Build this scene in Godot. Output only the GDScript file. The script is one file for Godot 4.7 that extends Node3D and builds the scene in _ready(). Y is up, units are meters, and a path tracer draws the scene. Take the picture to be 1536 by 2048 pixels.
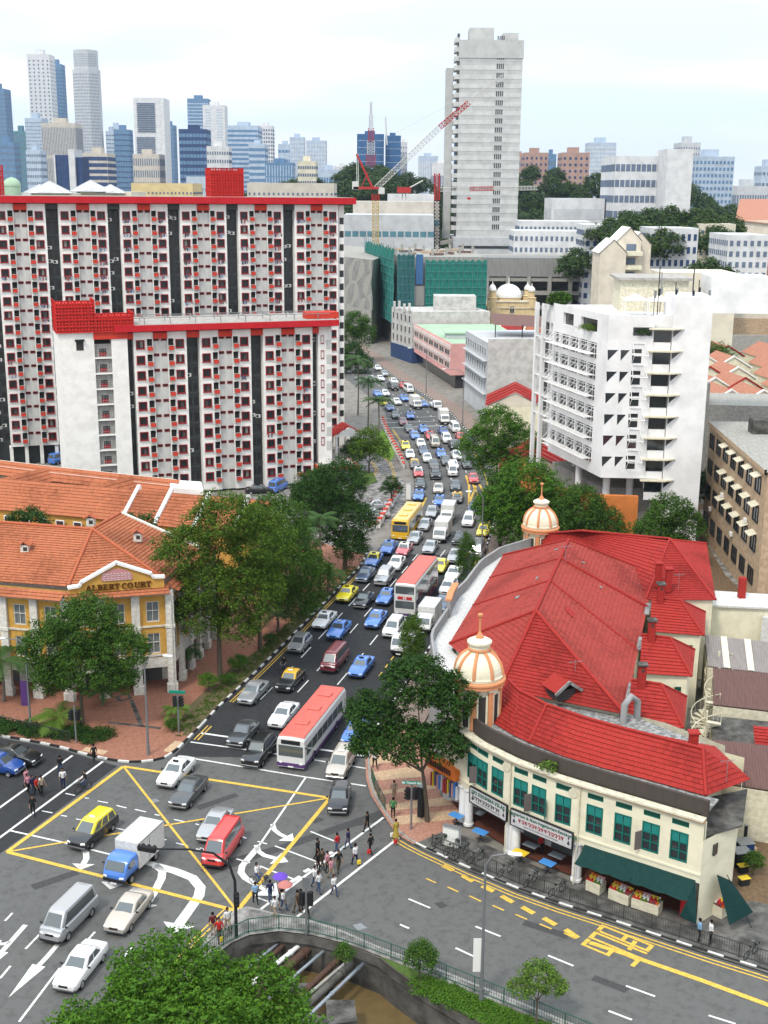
extends Node3D
# A street junction seen from a tall block: traffic, shophouses, slab blocks of flats and a skyline.

var taken := {}
var T := {}      # computed textures
var M := {}      # materials
var rng := RandomNumberGenerator.new()

class MB:
	# collects flat and smooth faces of one mesh
	var v := PackedVector3Array()
	var n := PackedVector3Array()
	var c := PackedColorArray()
	var ix := PackedInt32Array()
	var col := Color.WHITE
	var use_col := false
	func vert(p: Vector3, nn: Vector3) -> int:
		v.append(p); n.append(nn)
		if use_col: c.append(col)
		return v.size() - 1
	func quad(a: Vector3, b: Vector3, d: Vector3, e: Vector3) -> void:   # counter-clockwise seen from outside
		var nn := (b - a).cross(e - a)
		if nn.length_squared() < 1e-12: nn = (d - b).cross(e - b)
		nn = nn.normalized()
		var i := v.size()
		vert(a, nn); vert(b, nn); vert(d, nn); vert(e, nn)
		ix.append_array([i, i + 2, i + 1, i, i + 3, i + 2])
	func quad_up(a: Vector3, b: Vector3, d: Vector3, e: Vector3) -> MB:   # faces upward whichever way it is given
		if (b - a).cross(e - a).y >= 0: quad(a, b, d, e)
		else: quad(e, d, b, a)
		return self
	func tri(a: Vector3, b: Vector3, d: Vector3) -> void:
		var nn := (b - a).cross(d - a).normalized()
		var i := v.size()
		vert(a, nn); vert(b, nn); vert(d, nn)
		ix.append_array([i, i + 2, i + 1])
	func smooth_quad(p: Array, q: Array) -> void:   # points and normals
		var i := v.size()
		for k in 4: vert(p[k], q[k])
		ix.append_array([i, i + 2, i + 1, i, i + 3, i + 2])
	func box(at: Vector3, s: Vector3, b := Basis()) -> MB:
		var h := s * 0.5
		var p: Array = []
		for y in [-1, 1]:
			for z in [-1, 1]:
				for x in [-1, 1]: p.append(at + b * Vector3(x * h.x, y * h.y, z * h.z))
		quad(p[4], p[6], p[7], p[5]); quad(p[0], p[1], p[3], p[2])
		quad(p[2], p[3], p[7], p[6]); quad(p[1], p[0], p[4], p[5])
		quad(p[3], p[1], p[5], p[7]); quad(p[0], p[2], p[6], p[4])
		return self
	func bx(x0: float, y0: float, z0: float, x1: float, y1: float, z1: float) -> MB:
		return box(Vector3(x0 + x1, y0 + y1, z0 + z1) * 0.5, Vector3(absf(x1 - x0), absf(y1 - y0), absf(z1 - z0)))
	func cbox(at: Vector3, s: Vector3, r := 0.02, b := Basis()) -> MB:   # box with chamfered edges
		var h := s * 0.5
		r = minf(r, minf(h.x, minf(h.y, h.z)) * 0.9)
		var i := h - Vector3(r, r, r)
		for ax in 3:
			for sg in [-1.0, 1.0]:
				var u := (ax + 1) % 3
				var w := (ax + 2) % 3
				var pts: Array = []
				for k in [[-1, -1], [1, -1], [1, 1], [-1, 1]]:
					var q := Vector3.ZERO
					q[ax] = sg * h[ax]; q[u] = k[0] * i[u]; q[w] = k[1] * i[w]
					pts.append(at + b * q)
				if sg < 0: pts.reverse()
				quad(pts[0], pts[1], pts[2], pts[3])
		for ax in 3:
			var u := (ax + 1) % 3
			var w := (ax + 2) % 3
			for su in [-1.0, 1.0]:
				for sw in [-1.0, 1.0]:
					var pts: Array = []
					for k in [[-1, 0], [1, 0], [1, 1], [-1, 1]]:
						var q := Vector3.ZERO
						q[ax] = k[0] * i[ax]
						q[u] = su * (h[u] if k[1] == 0 else i[u])
						q[w] = sw * (i[w] if k[1] == 0 else h[w])
						pts.append(at + b * q)
					if su * sw < 0: pts.reverse()
					quad(pts[0], pts[1], pts[2], pts[3])
		for sx in [-1.0, 1.0]:
			for sy in [-1.0, 1.0]:
				for sz in [-1.0, 1.0]:
					var a := at + b * Vector3(sx * h.x, sy * i.y, sz * i.z)
					var d := at + b * Vector3(sx * i.x, sy * h.y, sz * i.z)
					var e := at + b * Vector3(sx * i.x, sy * i.y, sz * h.z)
					if sx * sy * sz > 0: tri(a, d, e)
					else: tri(a, e, d)
		return self
	func poly(pts: PackedVector2Array, y: float, up := true) -> MB:
		var q := PackedVector2Array()
		for p in pts:
			if q.is_empty() or q[q.size() - 1].distance_to(p) > 0.03: q.append(p)
		if q[0].distance_to(q[q.size() - 1]) < 0.03: q.remove_at(q.size() - 1)
		pts = q
		var t := Geometry2D.triangulate_polygon(pts)
		if t.is_empty():
			print("poly failed ", pts.size(), " ", pts[0])
			t = Geometry2D.triangulate_polygon(Geometry2D.convex_hull(pts))
		for k in range(0, t.size(), 3):
			var a := Vector3(pts[t[k]].x, y, pts[t[k]].y)
			var b := Vector3(pts[t[k + 1]].x, y, pts[t[k + 1]].y)
			var d := Vector3(pts[t[k + 2]].x, y, pts[t[k + 2]].y)
			if ((b - a).cross(d - a).y > 0) == up: tri(a, b, d)
			else: tri(a, d, b)
		return self
	func walls(pts: PackedVector2Array, y0: float, y1: float, closed := true) -> MB:
		var q := pts
		if closed and Geometry2D.is_polygon_clockwise(pts):
			q = pts.duplicate(); q.reverse()
		var m := q.size() if closed else q.size() - 1
		for k in m:
			var a := q[k]
			var b := q[(k + 1) % q.size()]
			quad(Vector3(b.x, y0, b.y), Vector3(a.x, y0, a.y), Vector3(a.x, y1, a.y), Vector3(b.x, y1, b.y))
		return self
	func prism(pts: PackedVector2Array, y0: float, y1: float, bottom := false) -> MB:
		poly(pts, y1); walls(pts, y0, y1)
		if bottom: poly(pts, y0, false)
		return self
	func strip(pts: PackedVector2Array, w: float, y: float) -> MB:   # flat band along a polyline
		var l := PackedVector2Array()
		var r := PackedVector2Array()
		for k in pts.size():
			var d := (pts[mini(k + 1, pts.size() - 1)] - pts[maxi(k - 1, 0)]).normalized()
			var o := Vector2(-d.y, d.x) * w * 0.5
			l.append(pts[k] + o); r.append(pts[k] - o)
		for k in pts.size() - 1:
			quad(Vector3(l[k].x, y, l[k].y), Vector3(l[k + 1].x, y, l[k + 1].y), Vector3(r[k + 1].x, y, r[k + 1].y), Vector3(r[k].x, y, r[k].y))
		for k in range(n.size() - (pts.size() - 1) * 4, n.size()): n[k] = Vector3.UP
		return self
	func tube(pts: Array, r, seg := 8, caps := true) -> MB:
		var rings: Array = []
		var nrm: Array = []
		var up := Vector3.UP
		for k in pts.size():
			var d: Vector3 = (pts[mini(k + 1, pts.size() - 1)] - pts[maxi(k - 1, 0)]).normalized()
			if absf(d.dot(up)) > 0.95: up = Vector3.RIGHT if absf(d.x) < 0.9 else Vector3.BACK
			var a := d.cross(up).normalized()
			var b := a.cross(d).normalized()
			var rr: float = r[k] if r is Array else r
			var ring: Array = []
			var nr: Array = []
			for s in seg:
				var t := TAU * s / seg
				var o := a * cos(t) + b * sin(t)
				ring.append(pts[k] + o * rr); nr.append(o)
			rings.append(ring); nrm.append(nr)
		for k in pts.size() - 1:
			for s in seg:
				var t := (s + 1) % seg
				smooth_quad([rings[k][t], rings[k][s], rings[k + 1][s], rings[k + 1][t]], [nrm[k][t], nrm[k][s], nrm[k + 1][s], nrm[k + 1][t]])
		if caps:
			for s in range(1, seg - 1):
				tri(rings[0][0], rings[0][s], rings[0][s + 1])
				var e: Array = rings[-1]
				tri(e[0], e[s + 1], e[s])
		return self
	func lathe(prof: Array, seg := 16, at := Vector3.ZERO, a0 := 0.0, a1 := TAU) -> MB:   # prof: [radius, height] upward
		for k in prof.size() - 1:
			var p0: Vector2 = Vector2(prof[k][0], prof[k][1])
			var p1: Vector2 = Vector2(prof[k + 1][0], prof[k + 1][1])
			var t2 := (p1 - p0).normalized()
			for s in seg:
				var u := a0 + (a1 - a0) * s / seg
				var w := a0 + (a1 - a0) * (s + 1) / seg
				var nu := Vector3(cos(u) * t2.y, -t2.x, sin(u) * t2.y)
				var nw := Vector3(cos(w) * t2.y, -t2.x, sin(w) * t2.y)
				var q: Array = [at + Vector3(cos(w) * p0.x, p0.y, sin(w) * p0.x), at + Vector3(cos(u) * p0.x, p0.y, sin(u) * p0.x), at + Vector3(cos(u) * p1.x, p1.y, sin(u) * p1.x), at + Vector3(cos(w) * p1.x, p1.y, sin(w) * p1.x)]
				smooth_quad(q, [nw, nu, nu, nw])
		return self
	func mesh(m: Material) -> ArrayMesh:
		var a: Array = []
		a.resize(Mesh.ARRAY_MAX)
		a[Mesh.ARRAY_VERTEX] = v; a[Mesh.ARRAY_NORMAL] = n; a[Mesh.ARRAY_INDEX] = ix
		if use_col: a[Mesh.ARRAY_COLOR] = c
		var am := ArrayMesh.new()
		am.add_surface_from_arrays(Mesh.PRIMITIVE_TRIANGLES, a)
		am.surface_set_material(0, m)
		return am

func v3(x: float, y: float, z: float) -> Vector3: return Vector3(x, y, z)
func p2(x: float, y: float) -> Vector2: return Vector2(x, y)
func nb() -> MB: return MB.new()
func v2(a: Array) -> PackedVector2Array:
	var o := PackedVector2Array()
	for k in range(0, a.size(), 2): o.append(p2(a[k], a[k + 1]))
	return o
func numbered(called: String) -> String:
	var k: int = taken.get(called, 0)
	taken[called] = k + 1
	return called if k == 0 else "%s_%03d" % [called, k]
func thing(called: String, label: String, category: String, at := Vector3.ZERO, turn := 0.0, group := "") -> Node3D:
	var o := Node3D.new()
	o.name = numbered(called)
	add_child(o)
	o.position = at
	o.rotation.y = turn
	tag(o, label, category, group)
	return o
func tag(o: Node, label: String, category := "", group := "", kind := "") -> void:
	if label: o.set_meta("label", label)
	if category: o.set_meta("category", category)
	if group: o.set_meta("group", group)
	if kind: o.set_meta("kind", kind)
func put(parent: Node, called: String, mesh: Mesh, at := Vector3.ZERO, basis := Basis()) -> MeshInstance3D:
	var o := MeshInstance3D.new()
	o.name = numbered(called) if parent == self else called
	o.mesh = mesh
	parent.add_child(o, true)
	o.transform = Transform3D(basis, at)
	return o
func made(parent: Node, called: String, b: MB, m: Material, kind := "") -> MeshInstance3D:
	var o := put(parent, called, b.mesh(m))
	if kind: o.set_meta("kind", kind)
	return o
func struct(called: String, b: MB, m: Material) -> MeshInstance3D:
	return made(self, called, b, m, "structure")
func clone(o: Node3D, at: Vector3, turn: float, label := "", group := "", called := "") -> Node3D:
	var r: Node3D = o.duplicate()
	r.name = numbered(called if called else String(o.name).rstrip("0123456789").trim_suffix("_"))
	add_child(r)
	r.position = at
	r.rotation.y = turn
	if label: r.set_meta("label", label)
	if group: r.set_meta("group", group)
	return r
func noise_tex(key: String, size: int, freq: float, oct: int, lo: float, hi: float, sx := 1.0, seed_ := 1, gain := 0.55, kind := FastNoiseLite.TYPE_SIMPLEX_SMOOTH) -> void:
	var f := FastNoiseLite.new()
	f.noise_type = kind; f.seed = seed_; f.frequency = freq
	f.fractal_octaves = oct; f.fractal_gain = gain
	var im: Image = f.get_seamless_image(size, int(size * sx))
	if sx != 1.0: im.resize(size, size, Image.INTERPOLATE_BILINEAR)
	im.convert(Image.FORMAT_L8)
	var d := im.get_data()
	for k in d.size(): d[k] = int(clampf(lo + (hi - lo) * d[k] / 255.0, 0, 1) * 255.0)
	var out := Image.create_from_data(size, size, false, Image.FORMAT_L8, d)
	out.convert(Image.FORMAT_RGB8)
	out.generate_mipmaps()
	T[key] = ImageTexture.create_from_image(out)
func mat(key: String, lin: Color, rough := 0.8, tex := "", scale := 0.2, metallic := 0.0) -> StandardMaterial3D:
	var m := StandardMaterial3D.new()
	m.albedo_color = lin.linear_to_srgb()
	m.roughness = rough
	m.metallic = metallic
	if rough >= 0.5: m.metallic_specular = 0.2
	if tex:
		m.albedo_texture = T[tex]
		m.uv1_triplanar = true
		m.uv1_world_triplanar = true
		m.uv1_scale = v3(scale, scale, scale)
	M[key] = m
	return m
func relief(key: String, tex: String, cm: float) -> void:
	M[key].heightmap_enabled = true
	M[key].heightmap_texture = T[tex]
	M[key].heightmap_scale = cm
func glass(key: String, lin: Color, rough := 0.06) -> void:
	var m := mat(key, lin, rough)
	m.metallic_specular = 0.8
func setup_view() -> void:
	var cam := Camera3D.new()
	cam.name = "camera"
	add_child(cam)
	cam.position = v3(0, 48, 0)
	cam.basis = Basis(Vector3.RIGHT, -atan(644.0 / 2450.0)) * Basis(Vector3.BACK, deg_to_rad(0.45))
	cam.fov = rad_to_deg(2.0 * atan(1024.0 / 2450.0))
	cam.near = 0.5
	cam.far = 9000.0
	cam.current = true
	var sun := DirectionalLight3D.new()
	sun.name = "sun"
	add_child(sun)
	sun.look_at_from_position(Vector3.ZERO, v3(0.38, -1.0, -0.62))
	sun.light_energy = 0.5
	sun.light_angular_distance = 10.0
	sun.light_color = Color(1.0, 0.965, 0.91)
	sun.shadow_enabled = true
	var env := Environment.new()
	env.background_mode = Environment.BG_SKY
	env.sky = Sky.new()
	env.sky.sky_material = cloud_sky()
	env.tonemap_mode = Environment.TONE_MAPPER_LINEAR
	env.tonemap_exposure = 1.6
	env.sdfgi_enabled = true
	env.ssao_enabled = true
	env.ssil_enabled = true
	env.fog_enabled = true
	env.fog_density = 0.00005
	env.fog_light_color = Color(0.80, 0.88, 0.97)
	var we := WorldEnvironment.new()
	we.name = "world"
	we.environment = env
	add_child(we)
func cloud_sky() -> PanoramaSkyMaterial:
	var w := 1024
	var h := 512
	var f := FastNoiseLite.new()
	f.seed = 7; f.frequency = 1.0; f.fractal_octaves = 5
	var im := Image.create_empty(w, h, false, Image.FORMAT_RGBF)
	for y in h:
		var el := (0.5 - (y + 0.5) / h) * PI
		for x in w:
			var az := TAU * (x + 0.5) / w
			var hgt := maxf(sin(el), 0.0)
			var k := 1.0 / (hgt + 0.10)
			var p := p2(sin(az), -cos(az)) * cos(el) * k
			var q := f.get_noise_2d(p.x * 0.28 + 9.3, p.y * 0.5 + 4.1)
			var cover := smoothstep(-0.22, 0.25, q)
			var lum := 0.68 + 0.62 * hgt
			var c := Color(0.80, 0.92, 1.06).lerp(Color(1.02, 1.01, 0.99), clampf(cover, 0, 1))
			c = c.lerp(Color(0.90, 0.97, 1.03), smoothstep(0.07, 0.0, hgt) * 0.7) * lum
			if el < 0: c = Color(0.5, 0.5, 0.5)
			im.set_pixel(x, y, c)
	var s := PanoramaSkyMaterial.new()
	s.panorama = ImageTexture.create_from_image(im)
	s.energy_multiplier = 1.0
	return s
func setup_materials() -> void:
	noise_tex("grime", 512, 0.012, 6, 0.80, 1.10, 1.0, 3, 0.65)
	noise_tex("soft", 512, 0.010, 5, 0.90, 1.05, 1.0, 5, 0.6)
	noise_tex("grain", 256, 0.09, 4, 0.72, 1.15, 1.0, 8)
	noise_tex("streak", 512, 0.02, 4, 0.90, 1.03, 0.12, 11)
	noise_tex("asphalt", 1024, 0.014, 8, 0.84, 1.13, 1.0, 21, 0.72)
	noise_tex("stain", 512, 0.01, 6, 0.55, 1.15, 1.0, 31, 0.6)
	noise_tex("bump", 256, 0.05, 4, 0.0, 1.0, 1.0, 17)
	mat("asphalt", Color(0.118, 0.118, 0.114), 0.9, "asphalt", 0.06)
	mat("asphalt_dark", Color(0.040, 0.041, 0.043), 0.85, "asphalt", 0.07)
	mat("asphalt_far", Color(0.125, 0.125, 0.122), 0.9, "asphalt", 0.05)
	mat("asphalt_patch", Color(0.066, 0.066, 0.066), 0.9, "asphalt", 0.17)
	mat("ground", Color(0.24, 0.225, 0.20), 0.95, "grime", 0.05)
	mat("earth", Color(0.17, 0.115, 0.07), 1.0, "grime", 0.3)
	mat("white_line", Color(0.72, 0.72, 0.70), 0.7, "grime", 0.45)
	mat("yellow_line", Color(0.70, 0.46, 0.09), 0.7, "grime", 0.45)
	mat("kerb_white", Color(0.66, 0.66, 0.63), 0.85, "grime", 0.6)
	mat("kerb_black", Color(0.03, 0.03, 0.03), 0.8, "grime", 0.6)
	mat("kerb_grey", Color(0.33, 0.32, 0.30), 0.9, "grime", 0.5)
	mat("brick_paving", Color(0.33, 0.155, 0.105), 0.9, "grime", 0.35)
	mat("salmon_paving", Color(0.42, 0.22, 0.16), 0.9, "grime", 0.4)
	mat("beige_paving", Color(0.55, 0.39, 0.25), 0.9, "grime", 0.4)
	mat("path_far", Color(0.27, 0.21, 0.18), 0.9, "grime", 0.2)
	mat("grey_paving", Color(0.30, 0.29, 0.275), 0.9, "stain", 0.12)
	mat("wet_paving", Color(0.16, 0.155, 0.145), 0.75, "stain", 0.10)
	mat("concrete", Color(0.36, 0.35, 0.32), 0.9, "grime", 0.2)
	mat("concrete_dark", Color(0.13, 0.125, 0.115), 0.9, "stain", 0.12)
	mat("grass", Color(0.085, 0.14, 0.035), 1.0, "grime", 0.6)
	mat("grass_bright", Color(0.17, 0.30, 0.05), 1.0, "grime", 0.35)
	mat("soil", Color(0.13, 0.105, 0.06), 1.0, "grime", 0.4)
	mat("white_wall", Color(0.80, 0.80, 0.79), 0.8, "soft", 0.05)
	mat("white_metal", Color(0.80, 0.80, 0.80), 0.45)
	mat("dark_gap", Color(0.05, 0.05, 0.05), 0.9)
	mat("dark_metal", Color(0.03, 0.032, 0.034), 0.5, "", 0.2, 0.2)
	mat("grey_metal", Color(0.30, 0.31, 0.32), 0.45, "grime", 0.5, 0.5)
	mat("pole_grey", Color(0.21, 0.22, 0.23), 0.5, "", 0.2, 0.4)
	mat("black_rubber", Color(0.015, 0.015, 0.016), 0.85)
	mat("green_metal", Color(0.035, 0.10, 0.07), 0.55)
	mat("red_paint", Color(0.55, 0.035, 0.03), 0.6, "soft", 0.2)
	glass("glass_dark", Color(0.018, 0.022, 0.026))
	glass("glass_blue", Color(0.06, 0.12, 0.22), 0.12)
func resample(p: PackedVector2Array, step: float) -> PackedVector2Array:
	var cu := Curve2D.new()
	for q in p: cu.add_point(q)
	var l := cu.get_baked_length()
	var k := maxi(1, int(round(l / step)))
	var o := PackedVector2Array()
	for i in k + 1: o.append(cu.sample_baked(l * i / k))
	return o
func offset_line(p: PackedVector2Array, d: float) -> PackedVector2Array:
	var o := PackedVector2Array()
	for k in p.size():
		var t := (p[mini(k + 1, p.size() - 1)] - p[maxi(k - 1, 0)]).normalized()
		o.append(p[k] + p2(-t.y, t.x) * d)
	return o
func kerb(called: String, line: PackedVector2Array, striped: bool, side := 1.0, y1 := 0.14) -> void:
	var root := Node3D.new()
	root.name = numbered(called)
	add_child(root)
	root.set_meta("kind", "structure")
	var r := resample(line, 1.05)
	for k in r.size() - 1:
		var a := r[k]
		var b := r[k + 1]
		var d := (b - a).normalized()
		var o := p2(-d.y, d.x) * 0.2 * side
		var m := nb()
		var e := d * 0.012
		m.prism(PackedVector2Array([a + e, b - e, b - e + o, a + e + o]), -0.02, y1)
		made(root, "kerb_stone", m, (M.kerb_white if k % 2 == 0 else M.kerb_black) if striped else M.kerb_grey)
func stripe(parent: Node, called: String, pts: PackedVector2Array, w: float, m: Material, y := 0.012) -> void:
	made(parent, called, nb().strip(pts, w, y), m)
func dashes(parent: Node, pts: PackedVector2Array, w: float, m: Material, y := 0.012, called := "lane_dash") -> void:
	for k in range(0, pts.size(), 2):
		stripe(parent, called, PackedVector2Array([pts[k], pts[k + 1]]), w, m, y)
func dashed(parent: Node, line: PackedVector2Array, on: float, off: float, w: float, m: Material, start := 0.0) -> void:
	var cu := Curve2D.new()
	for q in line: cu.add_point(q)
	var l := cu.get_baked_length()
	var s := start
	while s < l - 0.3:
		var e := minf(s + on, l)
		stripe(parent, "lane_dash", PackedVector2Array([cu.sample_baked(s), cu.sample_baked((s + e) * 0.5), cu.sample_baked(e)]), w, m)
		s += on + off
func arrow(parent: Node, path: PackedVector2Array, w: float, head_w: float, head_l: float, y := 0.012) -> void:
	var m := nb()
	var e := path[path.size() - 1]
	var d := (e - path[path.size() - 2]).normalized()
	var o := p2(-d.y, d.x)
	m.strip(path, w, y)
	var pts := PackedVector2Array([e + o * head_w * 0.5, e + d * head_l, e - o * head_w * 0.5])
	m.poly(pts, y)
	made(parent, "lane_arrow", m, M.white_line)
var LK: PackedVector2Array
var RK: PackedVector2Array
func edge(z: float, l: PackedVector2Array) -> float:
	for k in l.size() - 1:
		if z <= l[k].y and z >= l[k + 1].y:
			return lerpf(l[k].x, l[k + 1].x, (z - l[k].y) / (l[k + 1].y - l[k].y))
	return l[l.size() - 1].x
func build_ground() -> void:
	var canal := v2([-11.2, 70, -11.2, -68.5, -9.8, -70.6, -8.7, -71.5, -6.8, -71.95, -4.7, -71.6, -2.0, -70.5, 0, -69.2, 1.0, -67.9, 3.1, -65.5, 5.0, -63.7, 8, -61, 26, -47, 60, -24, 120, 16])
	var far := canal.duplicate()
	far.append_array(v2([4000, 16, 4000, -7000, -4000, -7000, -4000, 70]))
	var ter := struct("ground", nb().poly(far, -0.06), M.ground)
	tag(ter, "flat built-up ground of the whole district")
	LK = v2([-16.4, -105.2, -15.7, -108.3, -12.8, -118.1, -10.5, -126.4, -8.4, -134.2, -5.6, -144.6, -2.9, -154.5, 0.2, -166, 2.6, -175, 4.6, -188, 5.1, -199.6, 4.8, -213.3, 3.6, -226.5, 2.4, -239.4, 1.5, -246.1, 0.7, -253, 0.3, -270, -3.5, -291, -7.5, -308, -11.5, -325, -15, -341, -20, -367, -28, -400])
	RK = v2([-1.1, -101.8, 4.5, -122.3, 12.1, -150.4, 16.6, -176.7, 17.7, -185.3, 18.9, -194.1, 19.5, -204.8, 19.2, -221, 18.4, -241.1, 16.8, -252, 14.8, -270, 10.6, -291, 6.6, -307.6, 2.5, -324.6, -0.7, -340.5, -5.3, -367, -13, -400])
	var near_l := PackedVector2Array()
	var near_r := PackedVector2Array()
	var far_l := PackedVector2Array()
	var far_r := PackedVector2Array()
	var cut := -160.0
	for z in range(-98, -161, -6): near_l.append(p2(edge(z, LK) if z < -105 else lerpf(-18.2, -16.4, (z + 98) / -7.2), z))
	for z in range(-98, -161, -6): near_r.append(p2(edge(z, RK) if z < -101 else -1.2, z))
	near_l[near_l.size() - 1] = p2(edge(cut, LK), cut); near_r[near_r.size() - 1] = p2(edge(cut, RK), cut)
	var poly := near_l.duplicate()
	var rr := near_r.duplicate()
	rr.reverse()
	poly.append_array(rr)
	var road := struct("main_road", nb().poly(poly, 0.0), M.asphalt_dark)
	poly = PackedVector2Array()
	for z in range(-160, -401, -8): poly.append(p2(edge(z, LK), z))
	for z in range(-400, -159, 8): poly.append(p2(edge(z, RK), z))
	var road2 := struct("far_road", nb().poly(poly, 0.0), M.asphalt_far)
	var corner_l := v2([-70, -113.5, -48, -106.2])
	var kl := v2([-34.52, -101.78, -30.62, -100.4, -28.28, -99.43, -26.43, -98.37, -23.94, -97.25, -22.18, -96.7, -20.18, -96.83, -18.85, -97.63, -18.12, -99.02, -17.42, -101.57, -16.59, -104.57])
	var kr := v2([-1.1, -101.76, -1.25, -98.52, -1.24, -96.69, -1.13, -93.91, -0.68, -91.02, 0.19, -88.29, 0.89, -86.16, 1.46, -84.71, 2.55, -83.47, 3.65, -82.4, 5.37, -80.87, 6.76, -79.65, 9.72, -77.26, 12.58, -75.35, 15.35, -73.7, 19.29, -71.23, 21.8, -69.68, 24.24, -68.28])
	kr.append(p2(34, -62.2)); kr.append(p2(60, -46.5))
	var isl := v2([-11.85, -70.49, -10.02, -74.43, -9.65, -74.74, -8.86, -74.81, -7.59, -74.1, -5.5, -73.6, -2.73, -72.18, -0.04, -70.26, 2.85, -68.53, 5.92, -66.53, 11.05, -63.07])
	isl.append(p2(30, -50.4)); isl.append(p2(60, -31.4))
	poly = corner_l.duplicate()
	poly.append_array(kl); poly.append_array(kr)
	rr = isl.duplicate(); rr.reverse()
	poly.append_array(rr)
	poly.append_array(v2([-13.2, -66, -18, -48, -24, -28, -60, -28, -70, -60]))
	var jun := struct("junction", nb().poly(poly, -0.006), M.asphalt)
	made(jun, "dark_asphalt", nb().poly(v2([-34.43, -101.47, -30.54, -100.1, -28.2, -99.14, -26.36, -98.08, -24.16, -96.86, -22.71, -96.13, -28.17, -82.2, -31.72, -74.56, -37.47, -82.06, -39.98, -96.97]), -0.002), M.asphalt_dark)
	made(jun, "trench_patch", nb().poly(v2([1.46, -87.58, 0.19, -88.94, -4.01, -85.93, -7.67, -83.24, -11.9, -80.89, -13.2, -79.63, -12.43, -78.84, -9, -81.42, -6.16, -83.26, -2.45, -85.95, 0.35, -87.17]), -0.001), M.asphalt_patch)
	for e in [[v2([3.7, -75.6, 4.26, -75.79, 4.65, -75.24, 4.09, -74.93]), "patched_tar"], [v2([-1.91, -72.88, -1.34, -73.12, -0.89, -72.55, -1.52, -72.25]), "manhole_cover"], [v2([-5.63, -87.07, -4.87, -87.56, -4.45, -87.09, -5.21, -86.53]), "patched_tar"], [v2([9.82, -73.63, 12.65, -72.04, 12.31, -71.47, 9.55, -73.04]), "patched_tar"], [v2([-18.8, -90.13, -18.36, -90.39, -17.96, -89.97, -18.42, -89.63]), "manhole_cover"], [v2([-24.97, -77.47, -22.27, -79.5, -21.78, -78.97, -24.44, -76.84]), "patched_tar"], [v2([13.6, -67.63, 15.57, -66.35, 15.16, -65.85, 13.26, -67.12]), "patched_tar"], [v2([-14.92, -89.19, -12.06, -91.43, -11.67, -90.92, -14.51, -88.54]), "patched_tar"]]:
		made(jun, e[1], nb().poly(e[0], 0.002), M.asphalt_patch if e[1] == "patched_tar" else M.grey_metal)
	var W: Material = M.white_line
	var Y: Material = M.yellow_line
	stripe(road, "stop_line", v2([-16.61, -102.85, -10.05, -100.88, -4.83, -99.45, -1.32, -98.33]), 0.3, W)
	stripe(road, "crossing_line", v2([-17.19, -100.95, -9.82, -98.86, -4.51, -97.11, -1.37, -96.02]), 0.2, W)
	stripe(road, "crossing_line", v2([-16.46, -97.67, -6.5, -94.36, -1.32, -92.83]), 0.2, W)
	stripe(jun, "crossing_line", v2([-32.39, -83.6, -30.53, -88.69, -27.05, -98.07]), 0.22, W)
	stripe(jun, "crossing_line", v2([-31, -79.51, -29.1, -84.02, -24.14, -96.96]), 0.22, W)
	stripe(jun, "crossing_line", v2([-8.29, -74.64, 0.15, -87.56]), 0.22, W)
	stripe(jun, "crossing_line", v2([-5.84, -73.59, 1.35, -84.49]), 0.22, W)
	dashes(jun, v2([-6.52, -78.06, -5.82, -78.87, -5.61, -79.47, -5.2, -79.89, -4.05, -81.85, -3.66, -82.29, -4.8, -80.51, -4.52, -80.86]), 0.34, W, 0.012, "stop_line")
	dashes(jun, v2([-8.89, -80.24, -8.06, -79.64, -8.06, -79.64, -6.34, -78.53, -8.04, -83.09, -4.82, -80.93, -5.49, -85.29, -3.42, -83.74, -8.72, -76.11, -7.87, -75.62, -9.42, -83.73, -8.67, -83.37, -10.72, -81.19, -9.66, -80.65, -10.81, -84.53, -10.31, -84.16, -13.65, -82.71, -13.06, -82.29]), 0.15, W)
	dashes(jun, v2([-25.9, -91.12, -25.04, -90.79, -23, -89.89, -22.08, -89.57, -21.31, -89.17, -20.43, -88.77, -19.7, -88.54, -18.75, -88.15, -18, -87.76, -17.57, -87.6, -16.32, -86.98, -15.4, -86.61, -14.53, -86.31, -14.23, -86.15, -24.17, -90.38, -23.79, -90.3, -27.03, -88.18, -26.11, -87.87, -25.34, -87.48, -24.82, -87.33, -24.02, -86.94, -23.3, -86.72, -20.66, -85.59, -19.9, -85.29, -17.35, -84.2, -16.37, -83.84, -15.57, -83.41, -14.6, -82.99, -13.93, -82.56, -13.14, -82.29]), 0.13, W)
	stripe(jun, "lane_line", v2([-28.69, -85.08, -24.29, -83.43, -20.03, -81.61, -17.4, -80.67]), 0.18, W)
	stripe(jun, "guide_line", v2([-6.41, -94.36, -8.06, -87.83, -9.33, -82.78]), 0.17, W)
	arrow(jun, v2([-8.52, -86.4, -8.29, -85.48, -7.85, -84.87, -7.35, -84.43]), 0.38, 1.5, 0.95)
	arrow(jun, v2([-9.45, -83.21, -9.2, -82.27, -8.7, -81.71, -7.84, -81.3]), 0.42, 1.7, 1.1)
	arrow(jun, v2([-9.33, -82.78, -10.2, -80.22, -10.18, -79.34, -9.8, -78.61, -9.2, -78.03, -8.23, -77.2]), 0.5, 2.2, 1.4)
	arrow(jun, v2([-23.15, -83.08, -22.46, -82.58, -22.03, -81.87, -21.81, -81.09, -21.85, -80.33]), 0.45, 1.7, 0.8)
	arrow(jun, v2([-18.95, -79.28, -19.08, -77.88]), 0.45, 1.9, 0.9)
	arrow(jun, v2([-17.47, -80.67, -16.59, -80.27, -15.9, -79.46, -15.79, -78.46, -15.96, -76.83, -16.25, -75.2]), 0.6, 1.6, 0.8)
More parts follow.
